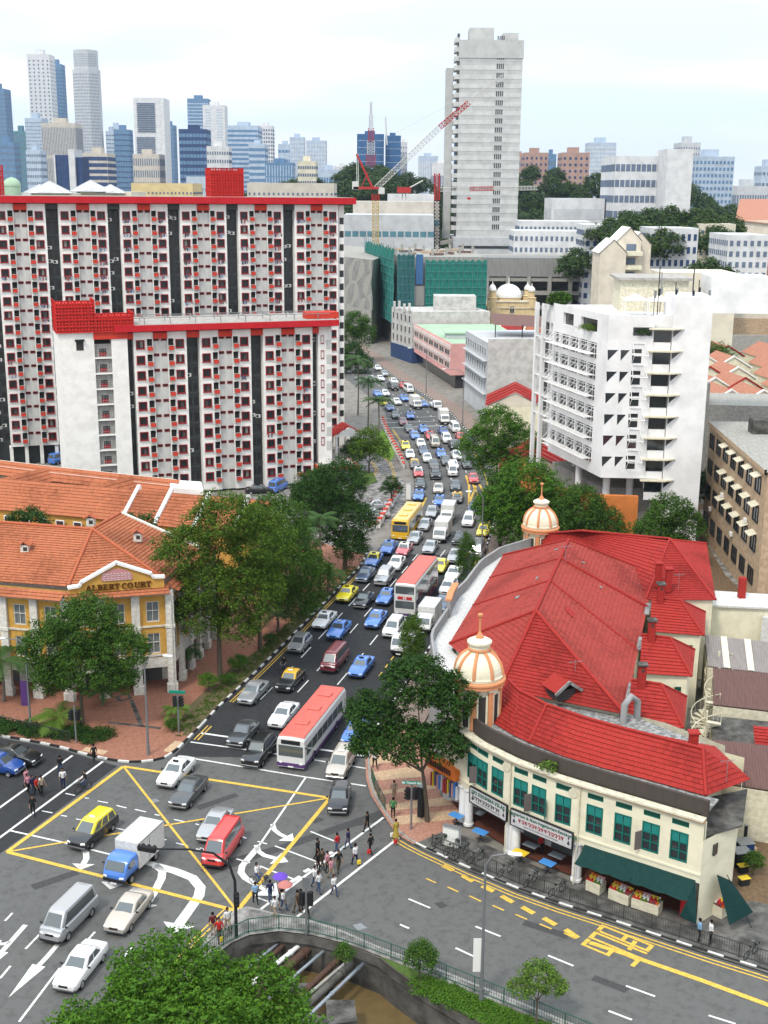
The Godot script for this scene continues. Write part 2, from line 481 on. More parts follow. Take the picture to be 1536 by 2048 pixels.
	arrow(jun, v2([-16.58, -80.2, -14.99, -79.47, -13.58, -78.56, -12.82, -77.32, -12.77, -76.24, -13.11, -74.81, -13.61, -72.84]), 0.75, 2.3, 1.1)
	dashes(jun, v2([-25.41, -73.03, -25.18, -73.98, -19.61, -70, -19.05, -71.85, -16.7, -68.59, -16.23, -70.43]), 0.16, W)
	dashes(jun, v2([-23.13, -69.9, -22.5, -72.03, -23.85, -66.8, -23.57, -68.09]), 0.16, W)
	stripe(jun, "lane_line", v2([-21.46, -62.68, -20.99, -64.97, -20.53, -67.2, -20.37, -67.92]), 0.16, W)
	stripe(jun, "lane_line", v2([-18.15, -68.79, -18.05, -69.48]), 0.4, W)
	arrow(jun, v2([-21.13, -70.59, -21.49, -69.12, -21.78, -68.16]), 0.35, 0.95, 3.4)
	arrow(jun, v2([-23.9, -72.59, -24.32, -70.71, -24.57, -69.61]), 0.35, 0.9, 2.4)
	arrow(jun, v2([-24.32, -70.71, -24.63, -70.43, -24.95, -70.42]), 0.3, 0.9, 1.2)
	var b0 := p2(-22.18, -96.04)
	var b1 := p2(-4.22, -90.7)
	var b2 := p2(-9.89, -74.43)
	var b3 := p2(-27.94, -81.92)
	for e in [[b0, b1], [b1, b2], [b2, b3], [b3, b0]]: stripe(jun, "box_line", PackedVector2Array(e), 0.34, Y, 0.016)
	for e in [[b0, b2], [b1, b3]]: stripe(jun, "box_line", PackedVector2Array(e), 0.2, Y, 0.02)
	var path := PackedVector2Array()
	for z in range(-110, -396, -5): path.append(p2(edge(z, LK), z))
	for o in [0.45, 0.75]:
		var p2 := offset_line(path.slice(0, 10), o)
		stripe(road, "edge_line", p2, 0.11, Y)
		p2 = offset_line(path.slice(16, 29), o)
		stripe(road2, "edge_line", p2, 0.11, Y)
	for o in [3.05, 5.85, 9.0]:
		dashed(road, offset_line(path.slice(0, 12), o), 3.2, 2.6, 0.13, W, 1.4 if o < 5 or o > 8 else 4.2)
	dashed(road, offset_line(path.slice(2, 13), 12.35), 1.1, 1.2, 0.13, Y)
	for f in [0.235, 0.45, 0.66, 0.87]:
		var p3 := PackedVector2Array()
		for z in range(-163, -400, -6): p3.append(p2(lerpf(edge(z, LK), edge(z, RK), f), z))
		if f < 0.8: dashed(road2, p3, 1.8, 3.2, 0.13, W, f * 4.0)
		else: stripe(road2, "bus_lane_line", p3.slice(4), 0.22, Y)
	stripe(road2, "stop_line", v2([0.8, -251.55, 12.53, -254.85]), 0.3, W)
	stripe(road2, "crossing_line", v2([-0.79, -257.15, 11.9, -260.03]), 0.2, W)
	stripe(road2, "crossing_line", v2([-1.46, -261.83, 11.25, -265.42]), 0.2, W)
	for e in [v2([14.24, -208.06, 14.3, -200.96, 13.41, -187.37]), v2([15.55, -187.44, 16.42, -195.73, 16.04, -201.75]), v2([14.76, -208.08, 15.43, -189.03]), v2([15.43, -200.28, 13.45, -188.01])]: stripe(road2, "box_line", e, 0.35, Y, 0.016)
	for e in [v2([5.63, -191.66, 6.77, -192.03, 5.87, -185.87, 4.53, -185.52]), v2([5.63, -191.66, 5.24, -189.03])]: stripe(road2, "box_line", e, 0.4, Y, 0.016)
	for o in [0.5, 0.85]:
		var p4 := PackedVector2Array()
		for z in range(-150, -200, -5): p4.append(p2(edge(z, RK), z))
		stripe(road2, "edge_line", offset_line(p4, -o), 0.12, Y, 0.014)
	for o in [-0.5, -0.85]:
		stripe(jun, "edge_line", offset_line(kr.slice(7), -o), 0.12, Y)
		stripe(jun, "edge_line", offset_line(v2([-16.59, -104.57, -17.42, -101.57]), o), 0.12, Y)
	for o in [0.45, 0.8]: stripe(jun, "edge_line", offset_line(v2([-14.2, -62, -11.8, -70.5, -10.0, -74.4]), -o), 0.12, Y)
	dashes(jun, v2([4.54, -80.51, 5.24, -79.84, 5.9, -79.17, 6.6, -78.38, 7.21, -77.8, 7.97, -77.11, 8.48, -76.54, 9.21, -75.74, 9.78, -75.19, 10.52, -74.41, 11.11, -73.88, 11.85, -73.07, 12.42, -72.56, 13.12, -71.6]), 0.42, Y, 0.012, "bay_dash")
	dashes(jun, v2([3.24, -78.73, 3.94, -78.15, 4.73, -77.64, 5.48, -77.01, 6.23, -76.51, 6.99, -75.83, 7.75, -75.35, 8.49, -74.75, 9.24, -74.28, 9.96, -73.69, 10.75, -73.17, 11.49, -72.6, 12.27, -72.15, 12.91, -71.54]), 0.14, Y, 0.012, "bay_dash")
	stripe(jun, "bay_line", v2([13.81, -71.1, 15.92, -69.87, 20.18, -67.21, 23.58, -64.9, 26.26, -62.98]), 0.4, Y)
	dashes(jun, v2([1.93, -76.07, 3.4, -74.98, 1.3, -72.98, 1.9, -72.53, 6.39, -72.82, 7.98, -71.7, 4.91, -70.38, 6.3, -69.26, 10.88, -69.64, 12.37, -68.55, 15.36, -66.55, 16.96, -65.54, 13.84, -64.12, 15.1, -63.3, 19.81, -63.77, 21.23, -63.01]), 0.16, W)
	var o0 := p2(15.02, -73)
	var fw := (p2(16.84, -71.59) - o0).normalized()
	var rt := p2(-fw.y, fw.x)
	var ll := 3.6
	var strokes: Array = [[0, 0, 0, 0.9], [0, 0, 1, 0], [1, 0, 1, 0.9], [0.5, 0, 0.5, 0.9], [0, 0.9, 1, 0.9],
		[1, 1.3, 0, 1.3], [0, 1.3, 0, 2.2], [0, 2.2, 1, 2.2], [0, 2.6, 0, 3.5], [0, 3.5, 0.5, 3.5], [0.5, 3.5, 0.5, 2.6], [0.5, 2.6, 1, 2.6], [1, 2.6, 1, 3.5]]
	var mb := nb()
	for s in strokes:
		var a: Vector2 = o0 + fw * ll * s[0] + rt * s[1] * 0.78
		var b: Vector2 = o0 + fw * ll * s[2] + rt * s[3] * 0.78
		var d := (b - a).normalized() * (0.1 if absf(s[0] - s[2]) < 0.01 else 0.15)
		mb.strip(PackedVector2Array([a - d, b + d]), 0.3 if absf(s[0] - s[2]) < 0.01 else 0.2, 0.013 + 0.0022 * (strokes.find(s) % 4))
	made(jun, "bus_lettering", mb, Y)
	stripe(jun, "bay_dash", v2([16.26, -70.31, 16.89, -71.31]), 0.3, Y)
	kerb("kerb_court", kl, true, -1.0)
	var kl2 := v2([-16.59, -104.57, -15.7, -108.32, -12.77, -118.08, -10.48, -126.38, -5.63, -144.6, -2.91, -154.49, -2.2, -160.02])
	kerb("kerb_main_road", kl2, true, -1.0)
	var kl3 := corner_l.duplicate(); kl3.append(kl[0])
	kerb("kerb_cross_street", kl3, true, -1.0)
	kerb("kerb_corner", kr.slice(0, 9), false, -1.0)
	kerb("kerb_shophouses", kr.slice(8), true, -1.0)
	kerb("kerb_canal", isl.slice(0, 12), false, 1.0)
	poly = kl3.duplicate()
	poly.append_array(kl); poly.append_array(kl2)
	poly = offset_line(poly, -0.2)
	poly.append_array(v2([-3.4, -160, -10, -166, -48, -150, -90, -130, -90, -118]))
	var pave := struct("court_pavement", nb().poly(poly, 0.115), M.brick_paving)
	made(pave, "verge", nb().poly(offset_line(kl2, -0.2) + v2([-3.24, -154.48, -6.31, -144.38, -9.63, -134.03, -11.58, -129.67, -13.13, -123.76, -15.4, -119.4, -16.83, -114.55, -18.69, -107.91, -18.77, -104.31, -17.72, -101.77]), 0.135), M.soil)
	for e in [v2([-24.29, -109.93, -22.16, -103.93]), v2([-25.37, -104.74, -20.29, -103.53]), v2([-25.32, -109.55, -24.43, -110.41, -24.97, -111.37, -25.84, -110.62, -25.32, -109.55])]: stripe(pave, "paving_inlay", e, 0.4, M.concrete_dark, 0.123)
	for e in [v2([-26.31, -99.17, -24.2, -98.41]), v2([-18.2, -100.83, -18.9, -98.7])]: stripe(pave, "tactile_strip", e, 0.8, M.beige_paving, 0.125)
	poly = offset_line(kr.slice(0, 9), 0.2)
	var corner := poly.duplicate()
	corner.append_array(v2([4.5, -84.5, 8, -90, 6.5, -101, 2, -104]))
	var cp := struct("corner_pavement", nb().poly(corner, 0.115), M.salmon_paving)
	var bands := [v2([-1.14, -97.84, 1.58, -99.36, 2.54, -98.88, 3.14, -97.92, -1.03, -96.41]), v2([-1.14, -95, 3.36, -96.48, 3.64, -94.35, -1, -93.55]), v2([-0.64, -91.62, 4.35, -92.93, 4.48, -92.23, -0.47, -91.11]), v2([0.19, -89.43, 5.16, -90.77, 5.71, -89.52, 0.47, -88.45]), v2([0.9, -87.5, 6.07, -88.71, 6.38, -87.26, 1.21, -86.24])]
	for b in bands: made(cp, "paving_band", nb().poly(b, 0.122), M.beige_paving)
	poly = offset_line(kr.slice(8), 0.2)
	poly.append_array(v2([62, -55, 40, -70, 26, -76, 21.7, -75.1, 13.8, -78.2, 9.7, -81.8, 5.2, -85.6]))
	struct("shophouse_pavement", nb().poly(poly, 0.117), M.wet_paving)
	poly = PackedVector2Array()
	for z in range(-102, -398, -5): poly.append(p2(edge(z, RK) + 0.2, z))
	for z in range(-397, -101, 5): poly.append(p2(edge(z, RK) + 4.0, z))
	struct("far_footpath", nb().poly(poly, 0.10), M.path_far)
	var rk_far := PackedVector2Array()
	for z in range(-104, -380, -6): rk_far.append(p2(edge(z, RK), z))
	kerb("kerb_far_right", rk_far, true, -1.0)
	poly = v2([24.5, -76, 34, -70, 60, -54, 75, -60, 55, -100, 50, -140, 62, -200, 52, -200, 41, -150, 33, -110, 26.5, -84])
	struct("back_lane", nb().poly(poly, 0.03), M.earth)
	struct("back_lane_tar", nb().poly(v2([45.48, -164.49, 44.33, -151.81, 44.56, -145.65, 46.78, -144.72, 48.17, -158.58, 49.45, -173.72, 51.36, -185.43, 49.39, -185.36]), 0.05), M.grey_paving)
	poly = offset_line(isl, 0.2)
	var inner := v2([60, -30.4, 30, -49.6, 11, -62.1, 6.2, -65.3, 2.8, -67.5, 0, -69.25, -2.0, -70.5, -4.7, -71.6, -6.8, -71.95, -8.7, -71.5, -9.8, -70.6, -11.2, -68.5, -12.6, -66])
	poly.append_array(inner)
	struct("canal_pavement", nb().poly(poly, 0.116), M.grey_paving)
	struct("grass_bank", nb().poly(v2([60, -30.4, 30, -49.6, 11, -62.1, 6.2, -65.3, 2.8, -67.5, 0, -69.25, 1.0, -67.9, 3.1, -65.5, 5.0, -63.7, 8, -61, 26, -47, 60, -24]), 0.10), M.grass)
var CL := {}
func plant_kit() -> void:
	var g: Dictionary = {"leaf_mid": Color(0.062, 0.135, 0.022), "leaf_dark": Color(0.036, 0.088, 0.018), "leaf_light": Color(0.12, 0.21, 0.035), "leaf_olive": Color(0.085, 0.155, 0.020), "leaf_hill": Color(0.06, 0.105, 0.035), "leaf_fresh": Color(0.080, 0.185, 0.020), "leaf_palm": Color(0.06, 0.12, 0.035)}
	for k in g:
		var m := mat(k, g[k], 0.55, "grain", 0.7)
		m.vertex_color_use_as_albedo = true
		m.backlight_enabled = true
		m.backlight = Color(g[k].r * 1.2, g[k].g * 1.2, g[k].b * 0.7).linear_to_srgb()
	mat("leaf_hill_ground", Color(0.035, 0.06, 0.02), 1.0, "grime", 0.05)
	mat("bark", Color(0.13, 0.105, 0.08), 0.95, "grain", 0.8)
	mat("bark_dark", Color(0.06, 0.05, 0.04), 0.95, "grain", 0.8)
	mat("bark_palm", Color(0.20, 0.175, 0.14), 0.95, "grain", 0.8)
func clump(key: String, leaves: int, leaf: float, flat := 0.7) -> Dictionary:
	var id := "%s_%d_%.2f" % [key, leaves, leaf]
	if CL.has(id): return CL[id]
	var r := RandomNumberGenerator.new()
	r.seed = hash(id)
	var v := PackedVector3Array()
	var n := PackedVector3Array()
	var cs: Array = [PackedColorArray(), PackedColorArray(), PackedColorArray(), PackedColorArray()]
	for k in leaves:
		var d := v3(r.randfn(), r.randfn() * flat, r.randfn()).normalized() * pow(r.randf(), 0.4)
		var out := (d + v3(0, 0.35, 0) + v3(r.randfn(), r.randfn(), r.randfn()) * 0.45).normalized()
		var side := out.cross(v3(r.randfn(), r.randfn(), r.randfn())).normalized()
		var tip := side.cross(out).normalized()
		var l := leaf * r.randf_range(0.7, 1.3)
		var s := r.randf_range(0.75, 1.25)
		var col := Color(s * r.randf_range(0.9, 1.15), s, s * r.randf_range(0.8, 1.1))
		v.append(d - tip * l * 0.5); v.append(d + side * l * 0.42 + out * l * 0.06)
		v.append(d + tip * l * 0.5 - out * l * 0.18); v.append(d - side * l * 0.42 + out * l * 0.06)
		for q in 4:
			n.append(out)
			for t in 4: cs[t].append(Color(col.r * (0.80 + 0.12 * t), col.g * (0.86 + 0.10 * t), col.b * (0.95 - 0.05 * t)))
	CL[id] = {"v": v, "n": n, "c": cs}
	return CL[id]
var LEAF_IX := PackedInt32Array()
func foliage(o: Node3D, called: String, blobs: Array, size: float, dens: float, key: String, leaves: int, leaf: float, seed_: int) -> MeshInstance3D:
	var r := RandomNumberGenerator.new()
	r.seed = seed_
	var nz := FastNoiseLite.new()
	nz.seed = seed_; nz.frequency = 0.35
	var cl := clump(key, leaves, leaf)
	var v := PackedVector3Array()
	var n := PackedVector3Array()
	var c := PackedColorArray()
	for b in blobs:
		var ce: Vector3 = b[0]
		var q: Vector3 = b[1]
		var area := 4.0 * PI * pow((pow(q.x * q.y, 1.6) + pow(q.x * q.z, 1.6) + pow(q.y * q.z, 1.6)) / 3.0, 1.0 / 1.6)
		for k in int(area * dens / (size * size)):
			var d := v3(r.randfn(), r.randfn(), r.randfn()).normalized()
			if d.y < -0.35 and r.randf() < 0.6: continue
			var rad := pow(r.randf_range(0.30, 1.0), 0.5) * (0.88 + 0.3 * nz.get_noise_3dv(ce + d * q))
			var p := ce + d * q * rad
			if nz.get_noise_3dv(p * 1.9 + v3(50, 0, 0)) < -0.36: continue
			var s := size * r.randf_range(0.7, 1.25)
			var rot := Basis.from_euler(v3(r.randf_range(-0.5, 0.5), r.randf() * TAU, r.randf_range(-0.5, 0.5)))
			v.append_array(Transform3D(rot.scaled(v3(s, s * 0.8, s)), p) * (cl.v as PackedVector3Array))
			n.append_array(Transform3D(rot, Vector3.ZERO) * (cl.n as PackedVector3Array))
			c.append_array(cl.c[r.randi() % 4])
	while LEAF_IX.size() < v.size() / 4 * 6:
		var i := LEAF_IX.size() / 6 * 4
		LEAF_IX.append_array([i, i + 1, i + 2, i, i + 2, i + 3])
	var a: Array = []
	a.resize(Mesh.ARRAY_MAX)
	a[Mesh.ARRAY_VERTEX] = v; a[Mesh.ARRAY_NORMAL] = n; a[Mesh.ARRAY_COLOR] = c
	a[Mesh.ARRAY_INDEX] = LEAF_IX.slice(0, v.size() / 4 * 6)
	var am := ArrayMesh.new()
	am.add_surface_from_arrays(Mesh.PRIMITIVE_TRIANGLES, a)
	am.surface_set_material(0, M[key])
	tri_count += v.size() / 2
	return put(o, called, am)
var tri_count := 0
func leafy(o: Node3D, rad: float, h: float, n: int, leaf: float, key: String, seed_: int) -> void:
	foliage(o, "leaves", [[v3(0, h * 0.5, 0), v3(rad, h * 0.6, rad)]], 0.32, float(n) / 90.0 * 0.35, key, 14, leaf * 3.0, seed_)
	made(o, "stem", nb().tube([Vector3.ZERO, v3(0.05, h * 0.6, 0.03)], [0.05, 0.02], 5), M.bark)
func tree(called: String, label: String, at: Vector3, fork: float, trunk_r: float, blobs: Array, key: String, size := 0.55, dens := 0.75, leaves := 26, leaf := 0.42, seed_ := 1, group := "street trees", bark := "bark", lean := Vector3.ZERO) -> Node3D:
	var o := thing(called, label, "tree", at, 0.0, group)
	var r := RandomNumberGenerator.new()
	r.seed = seed_
	var top := v3(lean.x, fork, lean.z)
	var t := nb()
	t.tube([v3(0, -0.3, 0), v3(lean.x * 0.2, fork * 0.3, lean.z * 0.2), v3(lean.x * 0.6, fork * 0.7, lean.z * 0.6), top], [trunk_r * 1.35, trunk_r, trunk_r * 0.85, trunk_r * 0.7], 9)
	for b in blobs:
		var c: Vector3 = b[0]
		var mid: Vector3 = top.lerp(c, 0.5) + v3(r.randfn(), r.randfn() * 0.5, r.randfn()) * 0.25 * b[1].x * 0.4
		t.tube([top - v3(0, 0.2, 0), mid, c], [trunk_r * 0.6, trunk_r * 0.38, trunk_r * 0.15], 6)
		for k in 3:
			var e: Vector3 = c + v3(r.randfn(), r.randf() * 0.8, r.randfn()).normalized() * b[1] * 0.75
			t.tube([mid.lerp(c, 0.5), e], [trunk_r * 0.22, trunk_r * 0.06], 4)
	made(o, "trunk", t, M[bark])
	foliage(o, "crown", blobs, size, dens, key, leaves, leaf, seed_)
	return o
func frond_crown(n: int, l: float, droop: float, seed_: int) -> MB:
	var r := RandomNumberGenerator.new()
	r.seed = seed_
	var b := nb()
	b.use_col = true
	for k in n:
		var a := TAU * k / n * 2.618 + r.randf() * 0.4
		var up := r.randf_range(0.15, 1.2)
		var dir := v3(cos(a), 0, sin(a))
		var p := Vector3.ZERO
		var v := (dir + v3(0, up, 0)).normalized()
		var ll := l * r.randf_range(0.8, 1.1)
		var s := r.randf_range(0.75, 1.3)
		b.col = Color(s, s, s * 0.9)
		var seg := 9
		for i in seg:
			var q := p + v * ll / seg
			var side := v.cross(Vector3.UP).normalized()
			var w := ll * 0.32 * sin(PI * (i + 0.6) / (seg + 0.4))
			for sg in [-1.0, 1.0]:
				for j in 2:
					var c0 := p.lerp(q, j * 0.5)
					var c1 := p.lerp(q, j * 0.5 + 0.46)
					var tip: Vector3 = c0 + side * sg * w + v * w * 0.55 - v3(0, w * 0.35, 0)
					b.tri(c0, c1, tip)
			p = q
			v = (v - v3(0, droop / seg, 0)).normalized()
	return b
func palm(called: String, label: String, at: Vector3, h: float, l: float, n: int, seed_: int, key := "leaf_palm", group := "palms") -> void:
	var o := thing(called, label, "palm", at, 0.0, group)
	made(o, "trunk", nb().tube([v3(0, -0.2, 0), v3(0.1, h * 0.5, 0), v3(0, h, 0.05)], [0.2, 0.14, 0.12], 8), M.bark_palm)
	var c := made(o, "crown", frond_crown(n, l, 1.5, seed_), M[key])
	c.position = v3(0, h, 0)
func holed_wall(m: MB, x0: float, x1: float, y0: float, y1: float, z: float, rows: Array, depth: float, bent := false) -> void:
	var cut := 1.0 if bent else 1e6
	var face := func(xa: float, ya: float, xb: float, yb: float) -> void:
		var k := maxi(1, int((xb - xa) / cut))
		for i in k:
			var p := lerpf(xa, xb, float(i) / k)
			var q := lerpf(xa, xb, float(i + 1) / k)
			m.quad(v3(p, ya, z), v3(q, ya, z), v3(q, yb, z), v3(p, yb, z))
	var y := y0
	for r in rows:
		if r[0] > y: face.call(x0, y, x1, r[0])
		var x := x0
		for h in r[2]:
			var a: float = h[0]
			var b: float = h[1]
			if a > x: face.call(x, r[0], a, r[1])
			var zb := z - depth
			m.quad(v3(a, r[0], z), v3(a, r[0], zb), v3(a, r[1], zb), v3(a, r[1], z))
			m.quad(v3(b, r[0], zb), v3(b, r[0], z), v3(b, r[1], z), v3(b, r[1], zb))
			m.quad(v3(a, r[0], z), v3(b, r[0], z), v3(b, r[0], zb), v3(a, r[0], zb))
			m.quad(v3(a, r[1], zb), v3(b, r[1], zb), v3(b, r[1], z), v3(a, r[1], z))
			x = b
		if x < x1: face.call(x, r[0], x1, r[1])
		y = r[1]
	if y < y1: face.call(x0, y, x1, y1)
func frame_mesh(w: float, h: float, t: float, d: float, m: Material, cross := false) -> ArrayMesh:
	var b := nb()
	b.box(v3(0, h * 0.5 - t * 0.5, 0), v3(w, t, d)).box(v3(0, -h * 0.5 + t * 0.5, 0), v3(w, t, d))
	b.box(v3(-w * 0.5 + t * 0.5, 0, 0), v3(t, h - 2 * t, d)).box(v3(w * 0.5 - t * 0.5, 0, 0), v3(t, h - 2 * t, d))
	if cross: b.box(v3(0, 0, 0), v3(t * 0.6, h - 2 * t, d * 0.7))
	return b.mesh(m)
func pane_mesh(w: float, h: float, m: Material) -> ArrayMesh:
	return nb().box(Vector3.ZERO, v3(w, h, 0.02)).mesh(m)
var F := {}
const NTH := ["first", "second", "third", "fourth", "fifth", "sixth", "seventh", "eighth", "ninth", "tenth", "eleventh", "twelfth", "thirteenth", "fourteenth", "fifteenth", "sixteenth"]
func flat_kit() -> void:
	mat("flat_white", Color(0.82, 0.81, 0.78), 0.85, "soft", 0.09)
	mat("flat_grey", Color(0.56, 0.56, 0.54), 0.9, "streak", 0.10)
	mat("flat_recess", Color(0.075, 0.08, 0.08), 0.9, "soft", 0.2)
	mat("flat_recess_pane", Color(0.02, 0.022, 0.024), 0.3)
	mat("flat_red", Color(0.56, 0.055, 0.035), 0.6, "soft", 0.25)
	mat("flat_frame", Color(0.27, 0.022, 0.026), 0.6)
	mat("flat_pane", Color(0.016, 0.017, 0.019), 0.35)
	mat("fascia_red", Color(0.50, 0.022, 0.03), 0.55, "soft", 0.1)
	mat("roof_slab", Color(0.42, 0.40, 0.37), 0.9, "grime", 0.1)
	mat("aircon", Color(0.70, 0.70, 0.67), 0.6)
	mat("curtain", Color(0.10, 0.085, 0.08), 0.95, "grain", 0.6)
	mat("room_dark", Color(0.05, 0.045, 0.042), 0.9)
	F.frame = frame_mesh(1.34, 1.38, 0.13, 0.14, M.flat_frame)
	var sill := nb().box(v3(0, -0.72, 0.06), v3(1.5, 0.06, 0.22)).mesh(M.flat_frame)
	F.sill = sill
	F.pane = pane_mesh(1.2, 1.24, M.flat_pane)
	F.pane_c = pane_mesh(0.5, 1.2, M.curtain)
	mat("curtain_pale", Color(0.26, 0.24, 0.22), 0.95, "grain", 0.6)
	F.pane_d = pane_mesh(0.42, 1.0, M.curtain_pale)
	F.mullion = nb().box(Vector3.ZERO, v3(0.05, 1.24, 0.05)).mesh(M.dark_metal)
	F.vent = frame_mesh(0.86, 0.46, 0.08, 0.1, M.flat_frame)
	F.vent_pane = pane_mesh(0.76, 0.4, M.room_dark)
	F.balcony = nb().box(v3(0, -0.42, 0.3), v3(0.98, 0.08, 0.6)).box(v3(0, 0.34, 0.58), v3(0.98, 0.06, 0.05)).box(v3(-0.47, -0.04, 0.58), v3(0.05, 0.72, 0.05)).box(v3(0.47, -0.04, 0.58), v3(0.05, 0.72, 0.05)).box(v3(-0.47, 0.34, 0.29), v3(0.04, 0.05, 0.56)).box(v3(0.47, 0.34, 0.29), v3(0.04, 0.05, 0.56)).box(v3(-0.47, -0.1, 0.29), v3(0.03, 0.05, 0.56)).box(v3(0.47, -0.1, 0.29), v3(0.03, 0.05, 0.56)).mesh(M.flat_grey)
	F.panel = nb().box(v3(0, -0.05, 0.63), v3(0.82, 0.62, 0.05)).mesh(M.flat_red)
	F.door = pane_mesh(0.84, 1.95, M.room_dark)
	F.aircon = nb().cbox(v3(0, 0, 0.16), v3(0.8, 0.55, 0.32), 0.03).mesh(M.aircon)
	F.fan = nb().lathe([[0.0, 0.01], [0.2, 0.01], [0.22, 0.0]], 12).mesh(M.dark_metal)
	F.recess_pane = pane_mesh(0.8, 1.2, M.flat_recess_pane)
	var lat := nb()
	holed_wall(lat, -0.5, 0.5, -0.5, 0.5, 0.0, [[-0.34, -0.08, [[-0.34, -0.08], [0.08, 0.34]]], [0.08, 0.34, [[-0.34, -0.08], [0.08, 0.34]]]], 0.12)
	lat.box(v3(0, 0.485, 0.04), v3(1, 0.03, 0.08)).box(v3(0.485, -0.015, 0.04), v3(0.03, 0.97, 0.08))
	F.lattice = lat.mesh(M.red_paint)
func flat_window(o: Node3D, x: float, y: float, z: float) -> void:
	var w := put(o, "window", F.frame, v3(x, y, z + 0.02))
	put(w, "pane", F.pane, v3(0, 0, -0.2))
	put(w, "sill", F.sill)
	var k := rng.randf()
	if k < 0.45: put(w, "curtain", F.pane_c if k < 0.25 else F.pane_d, v3(rng.randf_range(-0.32, 0.32), 0, -0.17))
	elif k < 0.75: put(w, "mullion", F.mullion, v3(rng.randf_range(-0.2, 0.2), 0, -0.17))
func flat_bay(o: Node3D, e: float, tops: Array, y1: float, y0: float, last_red := true) -> void:
	var white := nb()
	var ys := tops.duplicate()
	ys.reverse()
	for side in 2:
		var rows: Array = []
		var a := e if side == 0 else e + 5.25
		var b := e + 3.05 if side == 0 else e + 8.3
		for y in ys:
			var win: Array = [e + 0.46, e + 1.64] if side == 0 else [e + 6.58, e + 7.82]
			var bal: Array = [e + 2.08, e + 2.92] if side == 0 else [e + 5.4, e + 6.24]
			rows.append([y - 0.95, y - 0.62, [bal]])
			rows.append([y - 0.62, y + 0.62, [win, bal] if side == 0 else [bal, win]])
			rows.append([y + 0.62, y + 0.82, [bal]])
		holed_wall(white, a, b, y0, y1, 0.0, rows, 0.5)
	white.quad(v3(e, y0, -1.7), v3(e, y0, 0), v3(e, y1, 0), v3(e, y1, -1.7))
	white.quad(v3(e + 8.3, y0, 0), v3(e + 8.3, y0, -1.7), v3(e + 8.3, y1, -1.7), v3(e + 8.3, y1, 0))
	white.quad(v3(e, y1, 0), v3(e + 8.3, y1, 0), v3(e + 8.3, y1, -1.7), v3(e, y1, -1.7))
	made(o, "bay_wall", white, M.flat_white)
	var grey := nb()
	var rws: Array = []
	for y in ys: rws.append([y + 0.5, y + 0.9, [[e + 3.16, e + 3.92], [e + 4.38, e + 5.14]]])
	holed_wall(grey, e + 3.05, e + 5.25, y0, y1 - 1.0, -0.25, rws, 0.2)
	grey.quad(v3(e + 3.05, y0, 0), v3(e + 3.05, y0, -0.25), v3(e + 3.05, y1, -0.25), v3(e + 3.05, y1, 0))
	grey.quad(v3(e + 5.25, y0, -0.25), v3(e + 5.25, y0, 0), v3(e + 5.25, y1, 0), v3(e + 5.25, y1, -0.25))
	made(o, "service_wall", grey, M.flat_grey)
	made(o, "red_spandrel", nb().box(v3(e + 4.15, y1 - 0.55, 0.02), v3(2.16, 0.95, 0.5)), M.flat_red)
	var seams := nb()
	for y in ys:
		for s in [[e, e + 2.0], [e + 6.3, e + 8.3]]: seams.box(v3((s[0] + s[1]) * 0.5, y - 1.18, 0.0), v3(s[1] - s[0], 0.035, 0.03))
	made(o, "joint", seams, M.flat_grey, "stuff")
	for y in tops:
		flat_window(o, e + 1.05, y, 0.0)
		flat_window(o, e + 7.2, y, 0.0)
		for x in [e + 2.5, e + 5.82]:
			put(o, "balcony_door", F.door, v3(x, y - 0.06, -0.45))
			var bb := put(o, "balcony", F.balcony, v3(x, y - 0.56, 0.0))
			put(bb, "balcony_panel", F.panel)
		for x in [e + 3.54, e + 4.76]:
			var vw := put(o, "vent_window", F.vent, v3(x, y + 0.7, -0.24))
			put(vw, "pane", F.vent_pane, v3(0, 0, -0.12))
func flat_recess(o: Node3D, a: float, b: float, tops: Array, y1: float, y0: float) -> void:
	var w := nb()
	w.quad(v3(a, y0, -1.7), v3(b, y0, -1.7), v3(b, y1, -1.7), v3(a, y1, -1.7))
	w.box(v3((a + b) * 0.5, y1 - 0.5, -0.9), v3(b - a - 0.02, 1.0, 1.5))
	for y in tops: w.box(v3((a + b) * 0.5, y - 0.95, -1.62), v3(b - a - 0.02, 0.5, 0.2))
	made(o, "recess_wall", w, M.flat_recess)
	for y in tops:
		for x in ([a + 0.45, b - 0.45] if b - a > 1.5 else [(a + b) * 0.5]):
			put(o, "recess_window", F.recess_pane, v3(x, y + 0.12, -1.67))
		var n := rng.randi_range(0, 3) - 1
		for k in n:
			var u := put(o, "air_conditioner", F.aircon, v3(a + 0.45 + 0.85 * (k if b - a > 1.5 else 0), y - rng.randf_range(0.2, 0.8) , -1.68))
			put(u, "fan", F.fan, v3(-0.1, 0, 0.32), Basis(Vector3.RIGHT, PI * 0.5))
func lattice_box(o: Node3D, x0: float, y0: float, z1: float, cols: int, rows: int, depth: int, cw := 1.0) -> void:
	var s := Basis().scaled(Vector3.ONE * cw)
	for r in rows:
		for c in cols: put(o, "pierced_block", F.lattice, v3(x0 + (c + 0.5) * cw, y0 + (r + 0.5) * cw, z1), s)
		for d in depth:
			put(o, "pierced_block", F.lattice, v3(x0 + cols * cw, y0 + (r + 0.5) * cw, z1 - (d + 0.5) * cw), Basis(Vector3.UP, PI * 0.5) * s)
			put(o, "pierced_block", F.lattice, v3(x0, y0 + (r + 0.5) * cw, z1 - (d + 0.5) * cw), Basis(Vector3.UP, -PI * 0.5) * s)
	var b := nb()
	b.bx(x0 + 0.35, y0, z1 - 0.35, x0 + cols * cw - 0.35, y0 + rows * cw - 0.5, z1 - depth * cw)
	made(o, "tank_house", b, M.red_paint)
